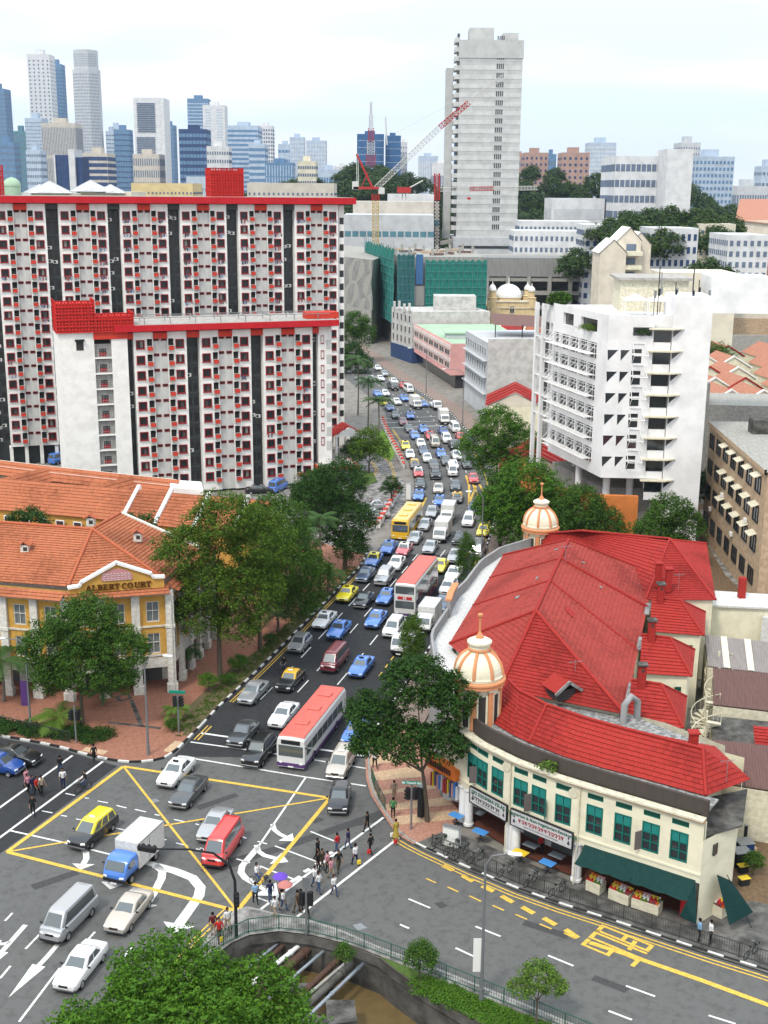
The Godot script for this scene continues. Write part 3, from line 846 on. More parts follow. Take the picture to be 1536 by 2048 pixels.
func build_flats() -> void:
	flat_kit()
	var th := atan2(17.1, 51.71)
	var A := v3(-59.83, 0, -215.05)
	var o := thing("block_of_flats", "tall white slab block of flats with red roof edge, behind the lower block", "building", A, th, "red and white blocks of flats")
	var tops: Array = []
	for k in 17: tops.append(43.36 - 2.398 * k)
	var c := 2.63 - 10.43 * 2.0
	var y0 := 3.4
	for k in 7:
		var a := c + k * 10.43
		flat_recess(o, a - 1.07, a + 1.07, tops, 45.4, y0)
		if k < 7: flat_bay(o, a + 1.07, tops, 45.3, y0)
	made(o, "slab", nb().bx(-20, 0, -11.5, 54.0, 45.6, -1.75), M.flat_recess)
	made(o, "end_wall", nb().bx(54.0, 0, -11.4, 55.0, 45.2, -0.6), M.flat_white)
	for k in 16: put(o, "end_window", F.recess_pane, v3(54.5, 42.4 - 2.4 * k, -0.59))
	made(o, "roof_fascia", nb().bx(-24, 45.42, -12.5, 56.8, 46.55, 1.15), M.fascia_red)
	made(o, "roof", nb().bx(-23.7, 46.5, -12.2, 56.5, 46.62, 0.9), M.roof_slab)
	var cols := nb()
	for k in 30: cols.bx(-20 + k * 2.6, 0, -1.6, -19.4 + k * 2.6, 3.4, -0.2)
	made(o, "void_deck_columns", cols, M.flat_white, "stuff")
	lattice_box(o, 30.4, 46.6, -1.2, 6, 5, 5, 1.0)
	lattice_box(o, -10.9, 46.6, -1.2, 6, 5, 5, 1.0)
	th = atan2(13.88, 38.98)
	o = thing("block_of_flats", "lower white block of flats with red lattice tank house and stair tower", "building", v3(-49.8, 0, -186.96), th, "red and white blocks of flats")
	tops = []
	for k in 10: tops.append(24.42 - 2.42 * k)
	for e in [11.3, 21.65, 31.95]: flat_bay(o, e, tops, 26.3, 0.3)
	for r in [[10.3, 11.3], [19.6, 21.65], [29.95, 31.95], [40.25, 41.3]]: flat_recess(o, r[0], r[1], tops, 26.3, 0.2)
	made(o, "slab", nb().bx(0.2, 0, -11, 43.3, 26.3, -1.75), M.flat_recess)
	for r in [[10.3, 11.3], [19.6, 21.65], [29.95, 31.95], [40.25, 41.3]]:
		made(o, "red_spandrel", nb().bx(r[0] + 0.02, 25.3, -0.1, r[1] - 0.02, 26.25, 0.15), M.flat_red)
	var tw := nb()
	tw.bx(0, 0, -9, 5.25, 26.6, 0.6)
	made(o, "stair_tower_wall", nb().bx(7.85, 0, -9, 10.3, 25.6, 0.6), M.flat_white)
	made(o, "gable_wall", nb().bx(41.3, 0, -9, 43.6, 26.3, -0.3), M.flat_white)
	made(o, "stair_tower_wall", tw, M.flat_white)
	made(o, "red_beam", nb().bx(5.2, 25.5, -1, 10.4, 26.6, 0.75), M.flat_red)
	made(o, "tower_window", nb().bx(2.55, 23.9, 0.5, 3.65, 25.4, 0.64), M.room_dark)
	made(o, "window_hood", nb().bx(2.4, 25.3, 0.5, 3.8, 25.6, 1.0), M.dark_metal)
	for k in 11:
		var y := 24.5 - 2.42 * k
		if y < 0.5: break
		made(o, "stair_slab", nb().bx(5.25, y - 2.0, -0.4, 7.85, y - 1.8, 0.62), M.flat_white)
		var gr := nb()
		for i in 14: gr.box(v3(5.34 + i * 0.186, y - 0.75, 0.2), v3(0.05, 2.0, 0.06))
		for i in 11: gr.box(v3(6.55, y - 1.72 + i * 0.19, 0.2), v3(2.5, 0.05, 0.05))
		var gg := made(o, "stair_grille", gr, M.flat_grey)
		made(gg, "opening", nb().bx(5.27, y - 1.8, -0.2, 7.83, y + 0.4, -0.05), M.room_dark)
		for i in 4:
			for j in 4: made(gg, "grille_block", nb().bx(6.0 + i * 0.27, y - 1.6 + j * 0.3, 0.22, 6.22 + i * 0.27, y - 1.36 + j * 0.3, 0.27), M.flat_frame if j < 2 else M.dark_gap)
	made(o, "roof_fascia", nb().bx(8.4, 26.55, -11.5, 44.4, 27.5, 1.3), M.fascia_red)
	made(o, "roof", nb().bx(8.7, 27.48, -11.2, 44.1, 27.56, 1.0), M.roof_slab)
	var tr := nb()
	for x in range(9, 43, 4):
		tr.bx(x, 27.5, -4.5, x + 0.12, 28.5, -4.4).bx(x, 28.4, -4.5, x + 0.1, 28.5, 0.6).bx(x, 27.5, 0.5, x + 0.1, 28.5, 0.6)
	tr.bx(8.6, 28.5, -4.5, 43, 28.6, -4.4).bx(8.6, 28.5, 0.5, 43, 28.6, 0.6).bx(8.6, 28.5, -2.0, 43, 28.58, -1.92)
	made(o, "roof_trellis", tr, M.grey_metal)
	made(o, "red_canopy", nb().bx(39.5, 27.6, -3.2, 44.9, 28.6, -0.6), M.flat_red)
	lattice_box(o, -0.3, 26.6, 1.0, 6, 5, 6, 0.98)
	lattice_box(o, 5.6, 26.6, 1.0, 6, 3, 6, 0.96)
	for k in 8: put(o, "end_window", F.frame, v3(42.0, 24.2 - 2.42 * k, -0.28), Basis().scaled(v3(0.4, 1, 1)))
	for k in 8: made(o, "end_louvre", nb().bx(42.7, 22.7 - 2.42 * k, -0.3, 43.5, 24.2 - 2.42 * k, -0.24), M.flat_grey)
	made(o, "porch_roof", nb().bx(40.5, 2.9, -3, 47.5, 3.4, 2.8), M.flat_red)
	made(o, "porch_slab", nb().bx(40.8, 3.38, -2.7, 47.2, 3.44, 2.5), M.roof_slab)
	var cl := [Color(0.7, 0.7, 0.72), Color(0.1, 0.12, 0.25), Color(0.4, 0.08, 0.08), Color(0.05, 0.05, 0.06), Color(0.25, 0.35, 0.5)]
	for k in cl.size(): mat("cloth_%d" % k, cl[k], 0.95, "grain", 1.2)
	var spots: Array = []
	var used := {}
	for k in 120:
		var b := 0 if k < 84 else 1
		var col := rng.randi() % (14 if b == 0 else 6)
		var row := rng.randi() % ((16 if col < 5 else 8) if b == 0 else 9)
		if used.has([b, col, row]) or used.size() > 62: continue
		used[[b, col, row]] = true
		spots.append([b, (-17.16 if b == 0 else 11.3) + (col / 2) * (10.43 if b == 0 else 10.33) + (col % 2) * 6.15, row, 1.0, col])
	for s in spots:
		var th2 := atan2(17.1, 51.71) if s[0] == 0 else atan2(13.88, 38.98)
		var org := A if s[0] == 0 else v3(-49.8, 0, -186.96)
		var yy: float = (43.36 - 2.398 * s[2]) if s[0] == 0 else (24.42 - 2.42 * s[2])
		var bs := Basis(Vector3.UP, th2)
		var l := thing("laundry", "washing on the %s flats, %s row down, %s window column" % ["tall" if s[0] == 0 else "lower", NTH[s[2]], NTH[s[4]]], "laundry", org + bs * v3(s[1] + 1.05, yy - 0.72, 0.0), th2, "washing hung from the flats")
		made(l, "pole", nb().tube([v3(-0.5, 0, 0.02), v3(0.4, 0.1, 1.1)], 0.02, 5), M.grey_metal)
		for k in 3 + rng.randi() % 3:
			var p := v3(-0.45 + k * 0.24, -0.3 + rng.randf_range(-0.1, 0.1), 0.2 + k * 0.2)
			made(l, "garment", nb().box(p, v3(0.2, rng.randf_range(0.4, 0.75), 0.06), Basis(Vector3.UP, 0.4)), M["cloth_%d" % (rng.randi() % cl.size())])
func bend(m: MB, cu: Curve2D) -> MB:
	for k in m.v.size():
		var p := m.v[k]
		var a := cu.sample_baked(p.x)
		var t := (cu.sample_baked(p.x + 0.4) - cu.sample_baked(p.x - 0.4)).normalized()
		var nn := p2(-t.y, t.x)
		m.v[k] = v3(a.x + nn.x * p.z, p.y, a.y + nn.y * p.z)
		var q := m.n[k]
		m.n[k] = v3(t.x * q.x + nn.x * q.z, q.y, t.y * q.x + nn.y * q.z).normalized()
	return m
func on_curve(cu: Curve2D, s: float, y: float, z: float) -> Transform3D:
	var a := cu.sample_baked(s)
	var t := (cu.sample_baked(s + 0.4) - cu.sample_baked(s - 0.4)).normalized()
	var nn := p2(-t.y, t.x)
	var b := Basis(v3(t.x, 0, t.y), Vector3.UP, v3(nn.x, 0, nn.y))
	return Transform3D(b, v3(a.x + nn.x * z, y, a.y + nn.y * z))
func place(o: Node3D, x: Transform3D) -> Node3D:
	o.transform = x
	return o
func tiles(o: Node3D, called: String, e0: Vector3, e1: Vector3, r0: Vector3, r1: Vector3, m: Material, pale := 0.06, course := 0.36, tw := 0.30) -> void:
	var up := ((r0 + r1) * 0.5 - (e0 + e1) * 0.5)
	var nc := maxi(2, int(up.length() / course))
	var nrm := (e1 - e0).cross(up).normalized()
	if nrm.y < 0:
		tiles(o, called, e1, e0, r1, r0, m, pale, course, tw)
		return
	var wear := FastNoiseLite.new()
	wear.frequency = 0.12; wear.fractal_octaves = 4
	var b := nb()
	b.use_col = true
	for k in nc:
		var t0 := float(k) / nc
		var t1 := float(k + 1) / nc
		var a := e0.lerp(r0, t0)
		var d := e1.lerp(r1, t0)
		var a2 := e0.lerp(r0, minf(t1 + 0.1 / nc, 1.0))
		var d2 := e1.lerp(r1, minf(t1 + 0.1 / nc, 1.0))
		var nt := maxi(1, int((d - a).length() / tw))
		for i in nt:
			var u0 := float(i) / nt
			var u1 := float(i + 1) / nt
			var lift := nrm * (0.075 + rng.randf() * 0.02)
			var p0 := a.lerp(d, u0) + lift
			var p1 := a.lerp(d, u1) + lift
			var q0 := a2.lerp(d2, u0) + nrm * 0.012
			var q1 := a2.lerp(d2, u1) + nrm * 0.012
			var fade := wear.get_noise_3dv(p0)
			var s := rng.randf_range(0.84, 1.1) * (1.0 + 0.5 * fade)
			b.col = Color(s, s * (1.0 + 0.5 * maxf(fade, 0.0)), s * (1.0 + 0.5 * maxf(fade, 0.0)))
			if rng.randf() < pale * (1.0 + 3.0 * fade): b.col = Color(1.25, 2.6, 2.5)
			var i0 := b.v.size()
			for e in [p0, p1, q1, q0]: b.vert(e, nrm)
			b.ix.append_array([i0, i0 + 2, i0 + 1, i0, i0 + 3, i0 + 2])
			b.col = Color(0.7, 0.7, 0.7)
			b.quad(p0 - nrm * 0.075, p1 - nrm * 0.075, p1, p0)
	made(o, called, b, m, "stuff")
func ridge_cap(o: Node3D, pts: Array, m: Material, r := 0.13) -> void:
	made(o, "ridge_tiles", nb().tube(pts, r, 6), m)
func hip_roof(o: Node3D, c: Array, r0: Vector3, r1: Vector3, m: Material, cap: Material, pale := 0.06) -> void:
	tiles(o, "tiled_slope", c[0], c[1], r0, r0, m, pale)
	tiles(o, "tiled_slope", c[1], c[2], r0, r1, m, pale)
	tiles(o, "tiled_slope", c[2], c[3], r1, r1, m, pale)
	tiles(o, "tiled_slope", c[3], c[0], r1, r0, m, pale)
	var up := v3(0, 0.08, 0)
	for e in [[c[0], r0], [c[1], r0], [c[2], r1], [c[3], r1], [r0, r1]]: ridge_cap(o, [e[0] + up, e[1] + up], cap)
func V(p: Vector2, y: float) -> Vector3: return v3(p.x, y, p.y)
func text_mesh(s: String, size: float, depth: float, m: Material, serif := false, bold := true) -> TextMesh:
	var t := TextMesh.new()
	var f := SystemFont.new()
	f.font_names = PackedStringArray(["Droid Serif" if serif else "Droid Sans"])
	f.font_weight = 700 if bold else 400
	t.font = f
	t.text = s
	t.font_size = 24
	t.pixel_size = size / 24.0
	t.depth = depth
	t.curve_step = 2.0
	t.material = m
	return t
func squiggles(w: float, h: float, n: int, seed_: int) -> MB:
	var r := RandomNumberGenerator.new()
	r.seed = seed_
	var b := nb()
	for k in n:
		var x := -w * 0.5 + w * (k + 0.15) / n
		var cw := w / n * 0.62
		var pts: Array = []
		var kind := r.randi() % 3
		for i in 9:
			var a := TAU * i / 8.0 * (0.75 if kind == 0 else 0.9)
			if kind == 2: pts.append(v3(x + cw * i / 8.0, h * (0.5 + 0.45 * sin(a * 1.5)), 0))
			else: pts.append(v3(x + cw * 0.5 - cos(a) * cw * 0.5, h * 0.5 + sin(a) * h * 0.42, 0))
		b.tube(pts, h * 0.09, 4)
		if kind != 2: b.box(v3(x + cw, h * 0.45, 0), v3(h * 0.16, h * 0.9, h * 0.16))
	return b
func dome_tower(called: String, label: String, at: Vector3, r: float) -> void:
	var o := thing(called, label, "tower", at, 0.0, "domed corner towers")
	made(o, "drum", nb().lathe([[r * 0.98, -4.0], [r * 0.98, 0.3], [r * 0.86, 0.5], [r * 0.86, 3.7], [r, 3.8]], 24), M.cream_wall)
	for k in 8:
		var a := TAU * (k + 0.35) / 8.0
		var b := Basis(Vector3.UP, -a)
		var p := put(o, "pilaster", nb().cbox(v3(r * 0.9, 2.1, 0), v3(0.28, 3.3, 0.42), 0.03).mesh(M.orange_trim), Vector3.ZERO, b)
		put(p, "capital", nb().cbox(v3(r * 0.91, 3.7, 0), v3(0.36, 0.22, 0.56), 0.03).mesh(M.cream_wall))
		var b2 := Basis(Vector3.UP, -a - PI / 8.0)
		var w := put(o, "slit_window", nb().box(v3(r * 0.81, 1.9, 0), v3(0.2, 2.6, 0.55)).mesh(M.room_dark), Vector3.ZERO, b2)
		put(w, "frame", nb().box(v3(r * 0.86, 1.9, 0.36), v3(0.16, 2.9, 0.14)).box(v3(r * 0.86, 1.9, -0.36), v3(0.16, 2.9, 0.14)).mesh(M.cream_wall))
	made(o, "cornice", nb().lathe([[r * 0.9, 3.75], [r * 1.08, 3.85], [r * 1.08, 4.05], [r * 1.12, 4.15], [r * 1.12, 4.3], [r * 0.9, 4.45]], 28), M.orange_trim)
	var prof: Array = [[r * 1.0, 4.4], [r * 1.02, 4.6]]
	for k in 9:
		var t := PI * 0.5 * k / 9.0
		prof.append([maxf(cos(t) * r * 0.98, 0.75), 4.65 + sin(t) * r * 1.02])
	made(o, "dome", nb().lathe(prof, 28), M.cream_wall)
	for k in 8:
		var a := TAU * (k + 0.35) / 8.0
		var pts: Array = []
		for j in 10:
			var t := PI * 0.5 * j / 10.0
			var rr := maxf(cos(t) * r * 0.98, 0.75) + 0.02
			pts.append(v3(cos(a) * rr, 4.65 + sin(t) * r * 1.02, sin(a) * rr))
		made(o, "dome_rib", nb().tube(pts, 0.14, 6), M.orange_trim)
	var y := 4.65 + r * 0.96
	made(o, "lantern", nb().lathe([[0.78, y], [0.78, y + 0.55], [0.95, y + 0.6], [0.95, y + 0.75], [0.6, y + 0.95], [0.0, y + 1.05]], 20), M.cream_wall)
	made(o, "lantern_ring", nb().lathe([[0.8, y + 0.05], [0.9, y + 0.1], [0.9, y + 0.2], [0.8, y + 0.25]], 20), M.orange_trim)
	made(o, "finial", nb().lathe([[0.3, y + 0.9], [0.32, y + 1.1], [0.18, y + 1.3], [0.09, y + 1.5], [0.07, y + 2.6], [0.2, y + 2.75], [0.2, y + 2.9], [0.0, y + 3.0]], 12), M.orange_trim)
func shutter_window(o: Node3D, x: Transform3D, open: int) -> void:
	var w := Node3D.new()
	w.name = "window"
	o.add_child(w, true)
	w.transform = x
	put(w, "frame", frame_mesh(1.26, 2.16, 0.09, 0.16, M.teal, false))
	put(w, "upper_panel", nb().box(v3(-0.29, 0.66, 0), v3(0.52, 0.66, 0.07)).box(v3(0.29, 0.66, 0), v3(0.52, 0.66, 0.07)).mesh(M.teal_light))
	put(w, "transom", nb().box(v3(0, 0.3, 0.01), v3(1.1, 0.07, 0.1)).box(v3(0, -0.36, 0.01), v3(1.1, 0.06, 0.1)).box(v3(0, -0.36, 0.0), v3(0.09, 1.36, 0.1)).mesh(M.teal))
	for i in 2:
		for j in 2: put(w, "pane", nb().box(v3(-0.3 + i * 0.6, -0.03 - j * 0.66, -0.03), v3(0.5, 0.6, 0.02)).mesh(M.glass_dark))
	if open > 0:
		for s in ([-1] if open == 1 else [-1, 1]):
			put(w, "open_leaf", nb().box(v3(0, -0.35, 0.3), v3(0.06, 1.36, 0.56)).mesh(M.leaf_grey if open == 1 or s < 0 else M.teal), v3(s * 0.62, 0, 0.05), Basis(Vector3.UP, s * 0.5))
	var v := Node3D.new()
	v.name = "slot_vent"
	o.add_child(v, true)
	v.transform = x * Transform3D(Basis(), v3(0, 1.73, 0))
	put(v, "frame", frame_mesh(1.26, 0.42, 0.06, 0.1, M.teal))
	put(v, "louvres", nb().box(v3(0, 0, -0.02), v3(1.14, 0.32, 0.03)).mesh(M.teal_dark))
func build_shophouses() -> void:
	mat("cream_wall", Color(0.72, 0.68, 0.52), 0.85, "soft", 0.12)
	mat("cream_dirty", Color(0.66, 0.62, 0.48), 0.9, "grime", 0.25)
	mat("orange_trim", Color(0.62, 0.27, 0.13), 0.75, "soft", 0.4)
	mat("orange_box", Color(0.62, 0.16, 0.03), 0.6, "soft", 0.5)
	mat("teal", Color(0.012, 0.13, 0.105), 0.5)
	mat("teal_light", Color(0.02, 0.19, 0.17), 0.5)
	mat("teal_dark", Color(0.01, 0.055, 0.04), 0.6)
	mat("leaf_grey", Color(0.14, 0.12, 0.115), 0.7)
	var rt := mat("red_tile", Color(0.36, 0.034, 0.028), 0.65, "grime", 0.5)
	rt.vertex_color_use_as_albedo = true
	var rp := mat("red_tile_pale", Color(0.37, 0.058, 0.046), 0.75, "grime", 0.35)
	rp.vertex_color_use_as_albedo = true
	mat("red_cap", Color(0.35, 0.034, 0.028), 0.7, "grime", 0.5)
	mat("parapet_dark", Color(0.075, 0.062, 0.055), 0.85, "streak", 0.3)
	mat("parapet_grey", Color(0.30, 0.30, 0.30), 0.85, "streak", 0.2)
	mat("gutter", Color(0.33, 0.33, 0.32), 0.6, "stain", 0.35)
	mat("white_felt", Color(0.62, 0.62, 0.60), 0.8, "grime", 0.4)
	mat("sign_grey", Color(0.50, 0.49, 0.50), 0.5, "soft", 0.4)
	mat("text_green", Color(0.01, 0.10, 0.06), 0.6)
	mat("text_red", Color(0.30, 0.03, 0.03), 0.6)
	mat("text_dark", Color(0.04, 0.04, 0.05), 0.6)
	mat("awning", Color(0.012, 0.045, 0.042), 0.75, "grime", 0.5)
	mat("shop_glass", Color(0.10, 0.11, 0.11), 0.15)
	mat("floor_red", Color(0.12, 0.045, 0.03), 0.7, "grime", 0.5)
	mat("table_blue", Color(0.06, 0.25, 0.60), 0.4)
	mat("table_grey", Color(0.18, 0.21, 0.24), 0.4)
	mat("table_yellow", Color(0.72, 0.52, 0.03), 0.4)
	var o := thing("shophouse_block", "cream corner shophouse row with teal shutters and large red tiled roofs", "building")
	var cu := Curve2D.new()
	for p in v2([4.9, -90.2, 5.9, -87.2, 7.6, -84.3, 9.8, -81.6, 12.6, -79.1, 15.2, -77.25, 17.6, -75.65, 21.35, -73.1]): cu.add_point(p)
	var L := cu.get_baked_length()
	var wins: Array = []
	for p in v2([6.83, -85.46, 7.7, -84.48, 8.76, -83.2, 10.29, -81.49, 11.72, -80.68, 13.11, -79.21, 15.12, -77.8, 16.92, -76.7, 18.62, -75.57, 20.27, -74.4]): wins.append(cu.get_closest_offset(p))
	var holes: Array = []
	var vents: Array = []
	for s in wins:
		holes.append([s - 0.6, s + 0.6]); vents.append([s - 0.6, s + 0.6])
	var w := nb()
	holed_wall(w, 0.02, L, 3.3, 7.7, 0.0, [[4.42, 6.52, holes], [7.0, 7.4, vents]], 0.22, true)
	made(o, "front_wall", bend(w, cu), M.cream_wall)
	var open := [0, 1, 0, 0, 2, 0, 0, 0, 1, 0]
	for k in wins.size(): shutter_window(o, on_curve(cu, wins[k], 5.47, -0.06), open[k])
	var wb := nb()
	for k in 24: wb.bx(L * k / 24.0, 3.3, -0.5, L * (k + 1) / 24.0, 7.6, -0.3)
	made(o, "inner_wall", bend(wb, cu), M.cream_wall)
	for e in [[3.75, 3.9, 0.07, M.cream_wall, "string_course"], [7.72, 7.84, 0.22, M.orange_trim, "cornice_line"], [7.84, 7.98, 0.34, M.cream_dirty, "cornice"]]:
		var q := nb()
		for k in 30: q.bx(L * k / 30.0, e[0], -0.3, L * (k + 1) / 30.0, e[1], e[2])
		made(o, e[4], bend(q, cu), e[3])
	var pq := nb()
	for k in 30: pq.bx(L * k / 30.0, 7.96, -0.75, L * (k + 1) / 30.0, 9.05, -0.5)
	made(o, "parapet", bend(pq, cu), M.parapet_dark)
	var gq := nb()
	for k in 30: gq.bx(1.5 + (L - 1.5) * k / 30.0, 8.2, -2.6, 1.5 + (L - 1.5) * (k + 1) / 30.0, 8.3, -0.75)
	made(o, "gutter", bend(gq, cu), M.gutter)
	for s in [wins[2] + 1.1, wins[5] + 1.0]:
		var pp := nb().tube([v3(0, 7.7, 0.1), v3(0, 3.0, 0.1), v3(0, 2.6, 0.4), v3(0, 0.2, 0.4)], 0.06, 6)
		place(made(o, "rain_pipe", pp, M.cream_dirty), on_curve(cu, s + 0.3, 0, 0))
		place(made(o, "round_ornament", nb().tube([v3(0, 0, 0), v3(0, 0, 0.06)], 0.36, 16), M.cream_dirty), on_curve(cu, s - 0.25, 7.0, 0))
	var e1 := cu.sample_baked(L)
	var sw := nb()
	sw.walls(PackedVector2Array([e1, p2(24.2, -75.4), p2(27.6, -85.5), p2(25.5, -87), p2(23, -80)]), 0, 6.4, true)
	made(o, "side_wall", sw, M.cream_wall)
	made(o, "side_roof", nb().prism(PackedVector2Array([e1 + p2(0.1, -0.4), p2(24.5, -75.0), p2(26.3, -80.2), p2(23.4, -79.0)]), 6.4, 6.55), M.concrete_dark)
	made(o, "small_window", nb().box(v3(22.4, 5.3, -74.0), v3(0.5, 0.8, 0.3), Basis(Vector3.UP, 0.9)), M.glass_dark)
	for s in [cu.get_closest_offset(p2(6.3, -86.1)), cu.get_closest_offset(p2(9.5, -81.9)) - 0.35, cu.get_closest_offset(p2(9.5, -81.9)) + 0.3, cu.get_closest_offset(p2(13.8, -78.2)), cu.get_closest_offset(p2(6.3, -86.1)) - 0.75]:
		place(made(o, "column", nb().lathe([[0.42, 0.1], [0.42, 0.3], [0.36, 0.35], [0.34, 3.0], [0.46, 3.1], [0.46, 3.35]], 16), M.white_wall), on_curve(cu, s, 0, -0.35))
	var gw := nb()
	for k in 20: gw.bx(L * k / 20.0, 0.1, -3.2, L * (k + 1) / 20.0, 3.3, -3.0)
	made(o, "shop_wall", bend(gw, cu), M.white_wall)
	for s in [2.5, 5.6, 9.2, 12.4]:
		place(made(o, "shop_door", nb().bx(-1.0, 0.1, -2.98, 1.0, 2.5, -2.9), M.shop_glass), on_curve(cu, s, 0, 0))
	var cf := nb()
	for k in 20: cf.bx(L * k / 20.0, 3.2, -3.1, L * (k + 1) / 20.0, 3.3, -0.02)
	made(o, "walkway_ceiling", bend(cf, cu), M.white_wall)
	var ff := nb()
	for k in 20: ff.bx(L * k / 20.0, 0.12, -3.1, L * (k + 1) / 20.0, 0.19, -0.7)
	made(o, "walkway_floor", bend(ff, cu), M.floor_red)
	var eave := v2([8.0, -88.0, 9.9, -84.9, 10.9, -83.7, 13.2, -81.4, 15.6, -79.7, 18.2, -78.1, 22.0, -75.6])
	var rid := v2([10.0, -90.7, 10.6, -88.6, 12.4, -86.0, 15.0, -83.6, 17.5, -81.8, 20.0, -80.2, 22.4, -78.6])
	for k in eave.size() - 1: tiles(o, "tiled_slope", V(eave[k], 8.35), V(eave[k + 1], 8.35), V(rid[k], 10.35), V(rid[k + 1], 10.35), M.red_tile, 0.03)
	tiles(o, "tiled_slope", V(eave[6], 8.35), v3(25.8, 8.2, -78.4), V(rid[6], 10.35), V(rid[6], 10.36), M.red_tile, 0.02)
	tiles(o, "tiled_slope", v3(25.8, 8.2, -78.4), v3(24.6, 8.3, -83.4), V(rid[6], 10.35), V(rid[4], 10.36), M.red_tile, 0.02)
	var rp3: Array = []
	for p in rid: rp3.append(V(p, 10.45))
	ridge_cap(o, rp3, M.red_cap)
	ridge_cap(o, [V(eave[6], 8.42), V(rid[6], 10.45)], M.red_cap)
	ridge_cap(o, [V(eave[2], 8.42), V(rid[2], 10.45)], M.red_cap)
	var wall2 := PackedVector2Array()
	for p in rid: wall2.append(p)
	wall2.append_array(v2([25.6, -84, 22, -88, 19, -90, 12, -92.5]))
	made(o, "rear_wall", nb().walls(wall2, 0, 8.1), M.cream_dirty)
	made(o, "valley_gutter", nb().poly(v2([10.2, -91, 12.4, -86, 17.5, -81.8, 22.4, -78.6, 24.8, -83.5, 19.6, -89.4, 12.2, -92.4]), 8.1), M.gutter)
	var c0 := v3(9.6, 8.5, -93.4)
	var c1 := v3(18.9, 8.5, -88.6)
	var c2 := v3(28.9, 8.5, -124.9)
	var c3 := v3(13.4, 8.5, -131.4)
	var cl := v3(6.0, 8.5, -103.6)
	var ra := v3(12.95, 13.5, -98.4)
	var rb := v3(18.9, 13.5, -120.4)
	tiles(o, "tiled_slope", c0, c1, ra, ra, M.red_tile, 0.07)
	tiles(o, "tiled_slope", c1, c2, ra, rb, M.red_tile_pale, 0.16, 0.42, 0.36)
	tiles(o, "tiled_slope", c2, c3, rb, rb, M.red_tile, 0.05)
	tiles(o, "tiled_slope", cl, c0, ra, ra, M.red_tile_pale, 0.12, 0.42, 0.36)
	tiles(o, "tiled_slope", c3, cl, rb, ra, M.red_tile_pale, 0.05, 0.42, 0.36)
	var up := v3(0, 0.1, 0)
	for e in [[c0, ra], [c1, ra], [c2, rb], [c3, rb], [cl, ra], [ra, rb]]: ridge_cap(o, [e[0] + up, e[1] + up], M.red_cap, 0.16)
	for f in [0.3, 0.62]:
		ridge_cap(o, [c3.lerp(cl, f) + up, rb.lerp(ra, f) + up], M.red_cap, 0.1)
		ridge_cap(o, [c2.lerp(c1, f) + up, rb.lerp(ra, f) + up], M.red_cap, 0.2 if f < 0.5 else 0.1)
	made(o, "main_wall", nb().walls(v2([6.6, -103.4, 9.9, -93.8, 18.6, -89.2, 28.4, -124.7, 13.8, -130.8]), 0, 8.45), M.cream_wall)
	for e in [[c3, cl, rb, ra, 0.7, 0.62, 0.03, 0.05], [c3, cl, rb, ra, 0.5, 0.78, 0.04, 0.03], [c2, c1, rb, ra, 0.35, 0.5, 0.012, 0.03], [c2, c1, rb, ra, 0.72, 0.66, 0.05, 0.1], [c2, c1, rb, ra, 0.2, 0.75, 0.015, 0.03], [c3, cl, rb, ra, 0.12, 0.85, 0.02, 0.06]]:
		var q: Array = []
		for d in [[0, 0], [1, 0], [1, 1], [0, 1]]: q.append(e[0].lerp(e[1], e[4] + d[0] * e[6]).lerp(e[2].lerp(e[3], e[4] + d[0] * e[6]), e[5] + d[1] * e[7]) + v3(0, 0.13, 0))
		made(o, "roof_repair", nb().quad_up(q[0], q[1], q[2], q[3]), M.red_cap if e[6] > 0.045 else M.gutter)
	for c in [[c1, c2]]:
		for f in [0.12, 0.42, 0.68, 0.9]: made(o, "flashing", nb().box(c[0].lerp(c[1], f) + v3(0.1, 0.15, 0), v3(0.5, 0.12, 3.2), Basis(Vector3.UP, -0.27)), M.gutter)
	var dm := Node3D.new()
	dm.name = "dormer"
	o.add_child(dm)
	dm.position = v3(14.6, 8.7, -91.0)
	dm.rotation.y = 0.45
	put(dm, "opening", nb().bx(-0.8, 0, -1.5, 0.8, 0.9, 0.2).mesh(M.room_dark))
	put(dm, "roof", nb().box(v3(-0.55, 1.25, -0.6), v3(1.5, 0.12, 2.2), Basis(Vector3.BACK, 0.62)).box(v3(0.55, 1.25, -0.6), v3(1.5, 0.12, 2.2), Basis(Vector3.BACK, -0.62)).mesh(M.red_cap))
	put(dm, "barge_board", nb().box(v3(-0.62, 1.2, 0.5), v3(1.6, 0.25, 0.12), Basis(Vector3.BACK, 0.62)).box(v3(0.62, 1.2, 0.5), v3(1.6, 0.25, 0.12), Basis(Vector3.BACK, -0.62)).mesh(M.gutter))
	made(o, "party_gable", nb().tube([v3(18.6, 7.0, -87.6), v3(18.75, 9.6, -88.0), v3(19.3, 10.1, -88.4), v3(19.9, 9.6, -88.7), v3(20.0, 7.0, -88.9)], 0.28, 6), M.parapet_grey)
	hip_roof(o, [v3(26.2, 8.6, -116.2), v3(33.2, 8.6, -116.2), v3(37.4, 8.6, -136.5), v3(17, 8.6, -139.5)], v3(31.2, 11.4, -128.5), v3(22, 11.4, -131.5), M.red_tile, M.red_cap, 0.05)
	made(o, "rear_wing_wall", nb().walls(v2([26.5, -116.5, 33, -116.5, 37, -136, 18, -139]), 0, 8.55), M.cream_wall)
	var kk: Array = [[v3(25.4, 7.5, -110.0), v3(30.3, 7.5, -108.9), v3(32.1, 7.5, -115.6), v3(27.0, 7.5, -117.2)],
		[v3(22.3, 7.5, -99.5), v3(26.7, 7.5, -98.8), v3(28.5, 7.5, -105.2), v3(24.0, 7.5, -106.8)],
		[v3(19.3, 7.5, -89.3), v3(23.5, 7.5, -88.2), v3(25.2, 7.5, -94.4), v3(21.0, 7.5, -95.9)]]
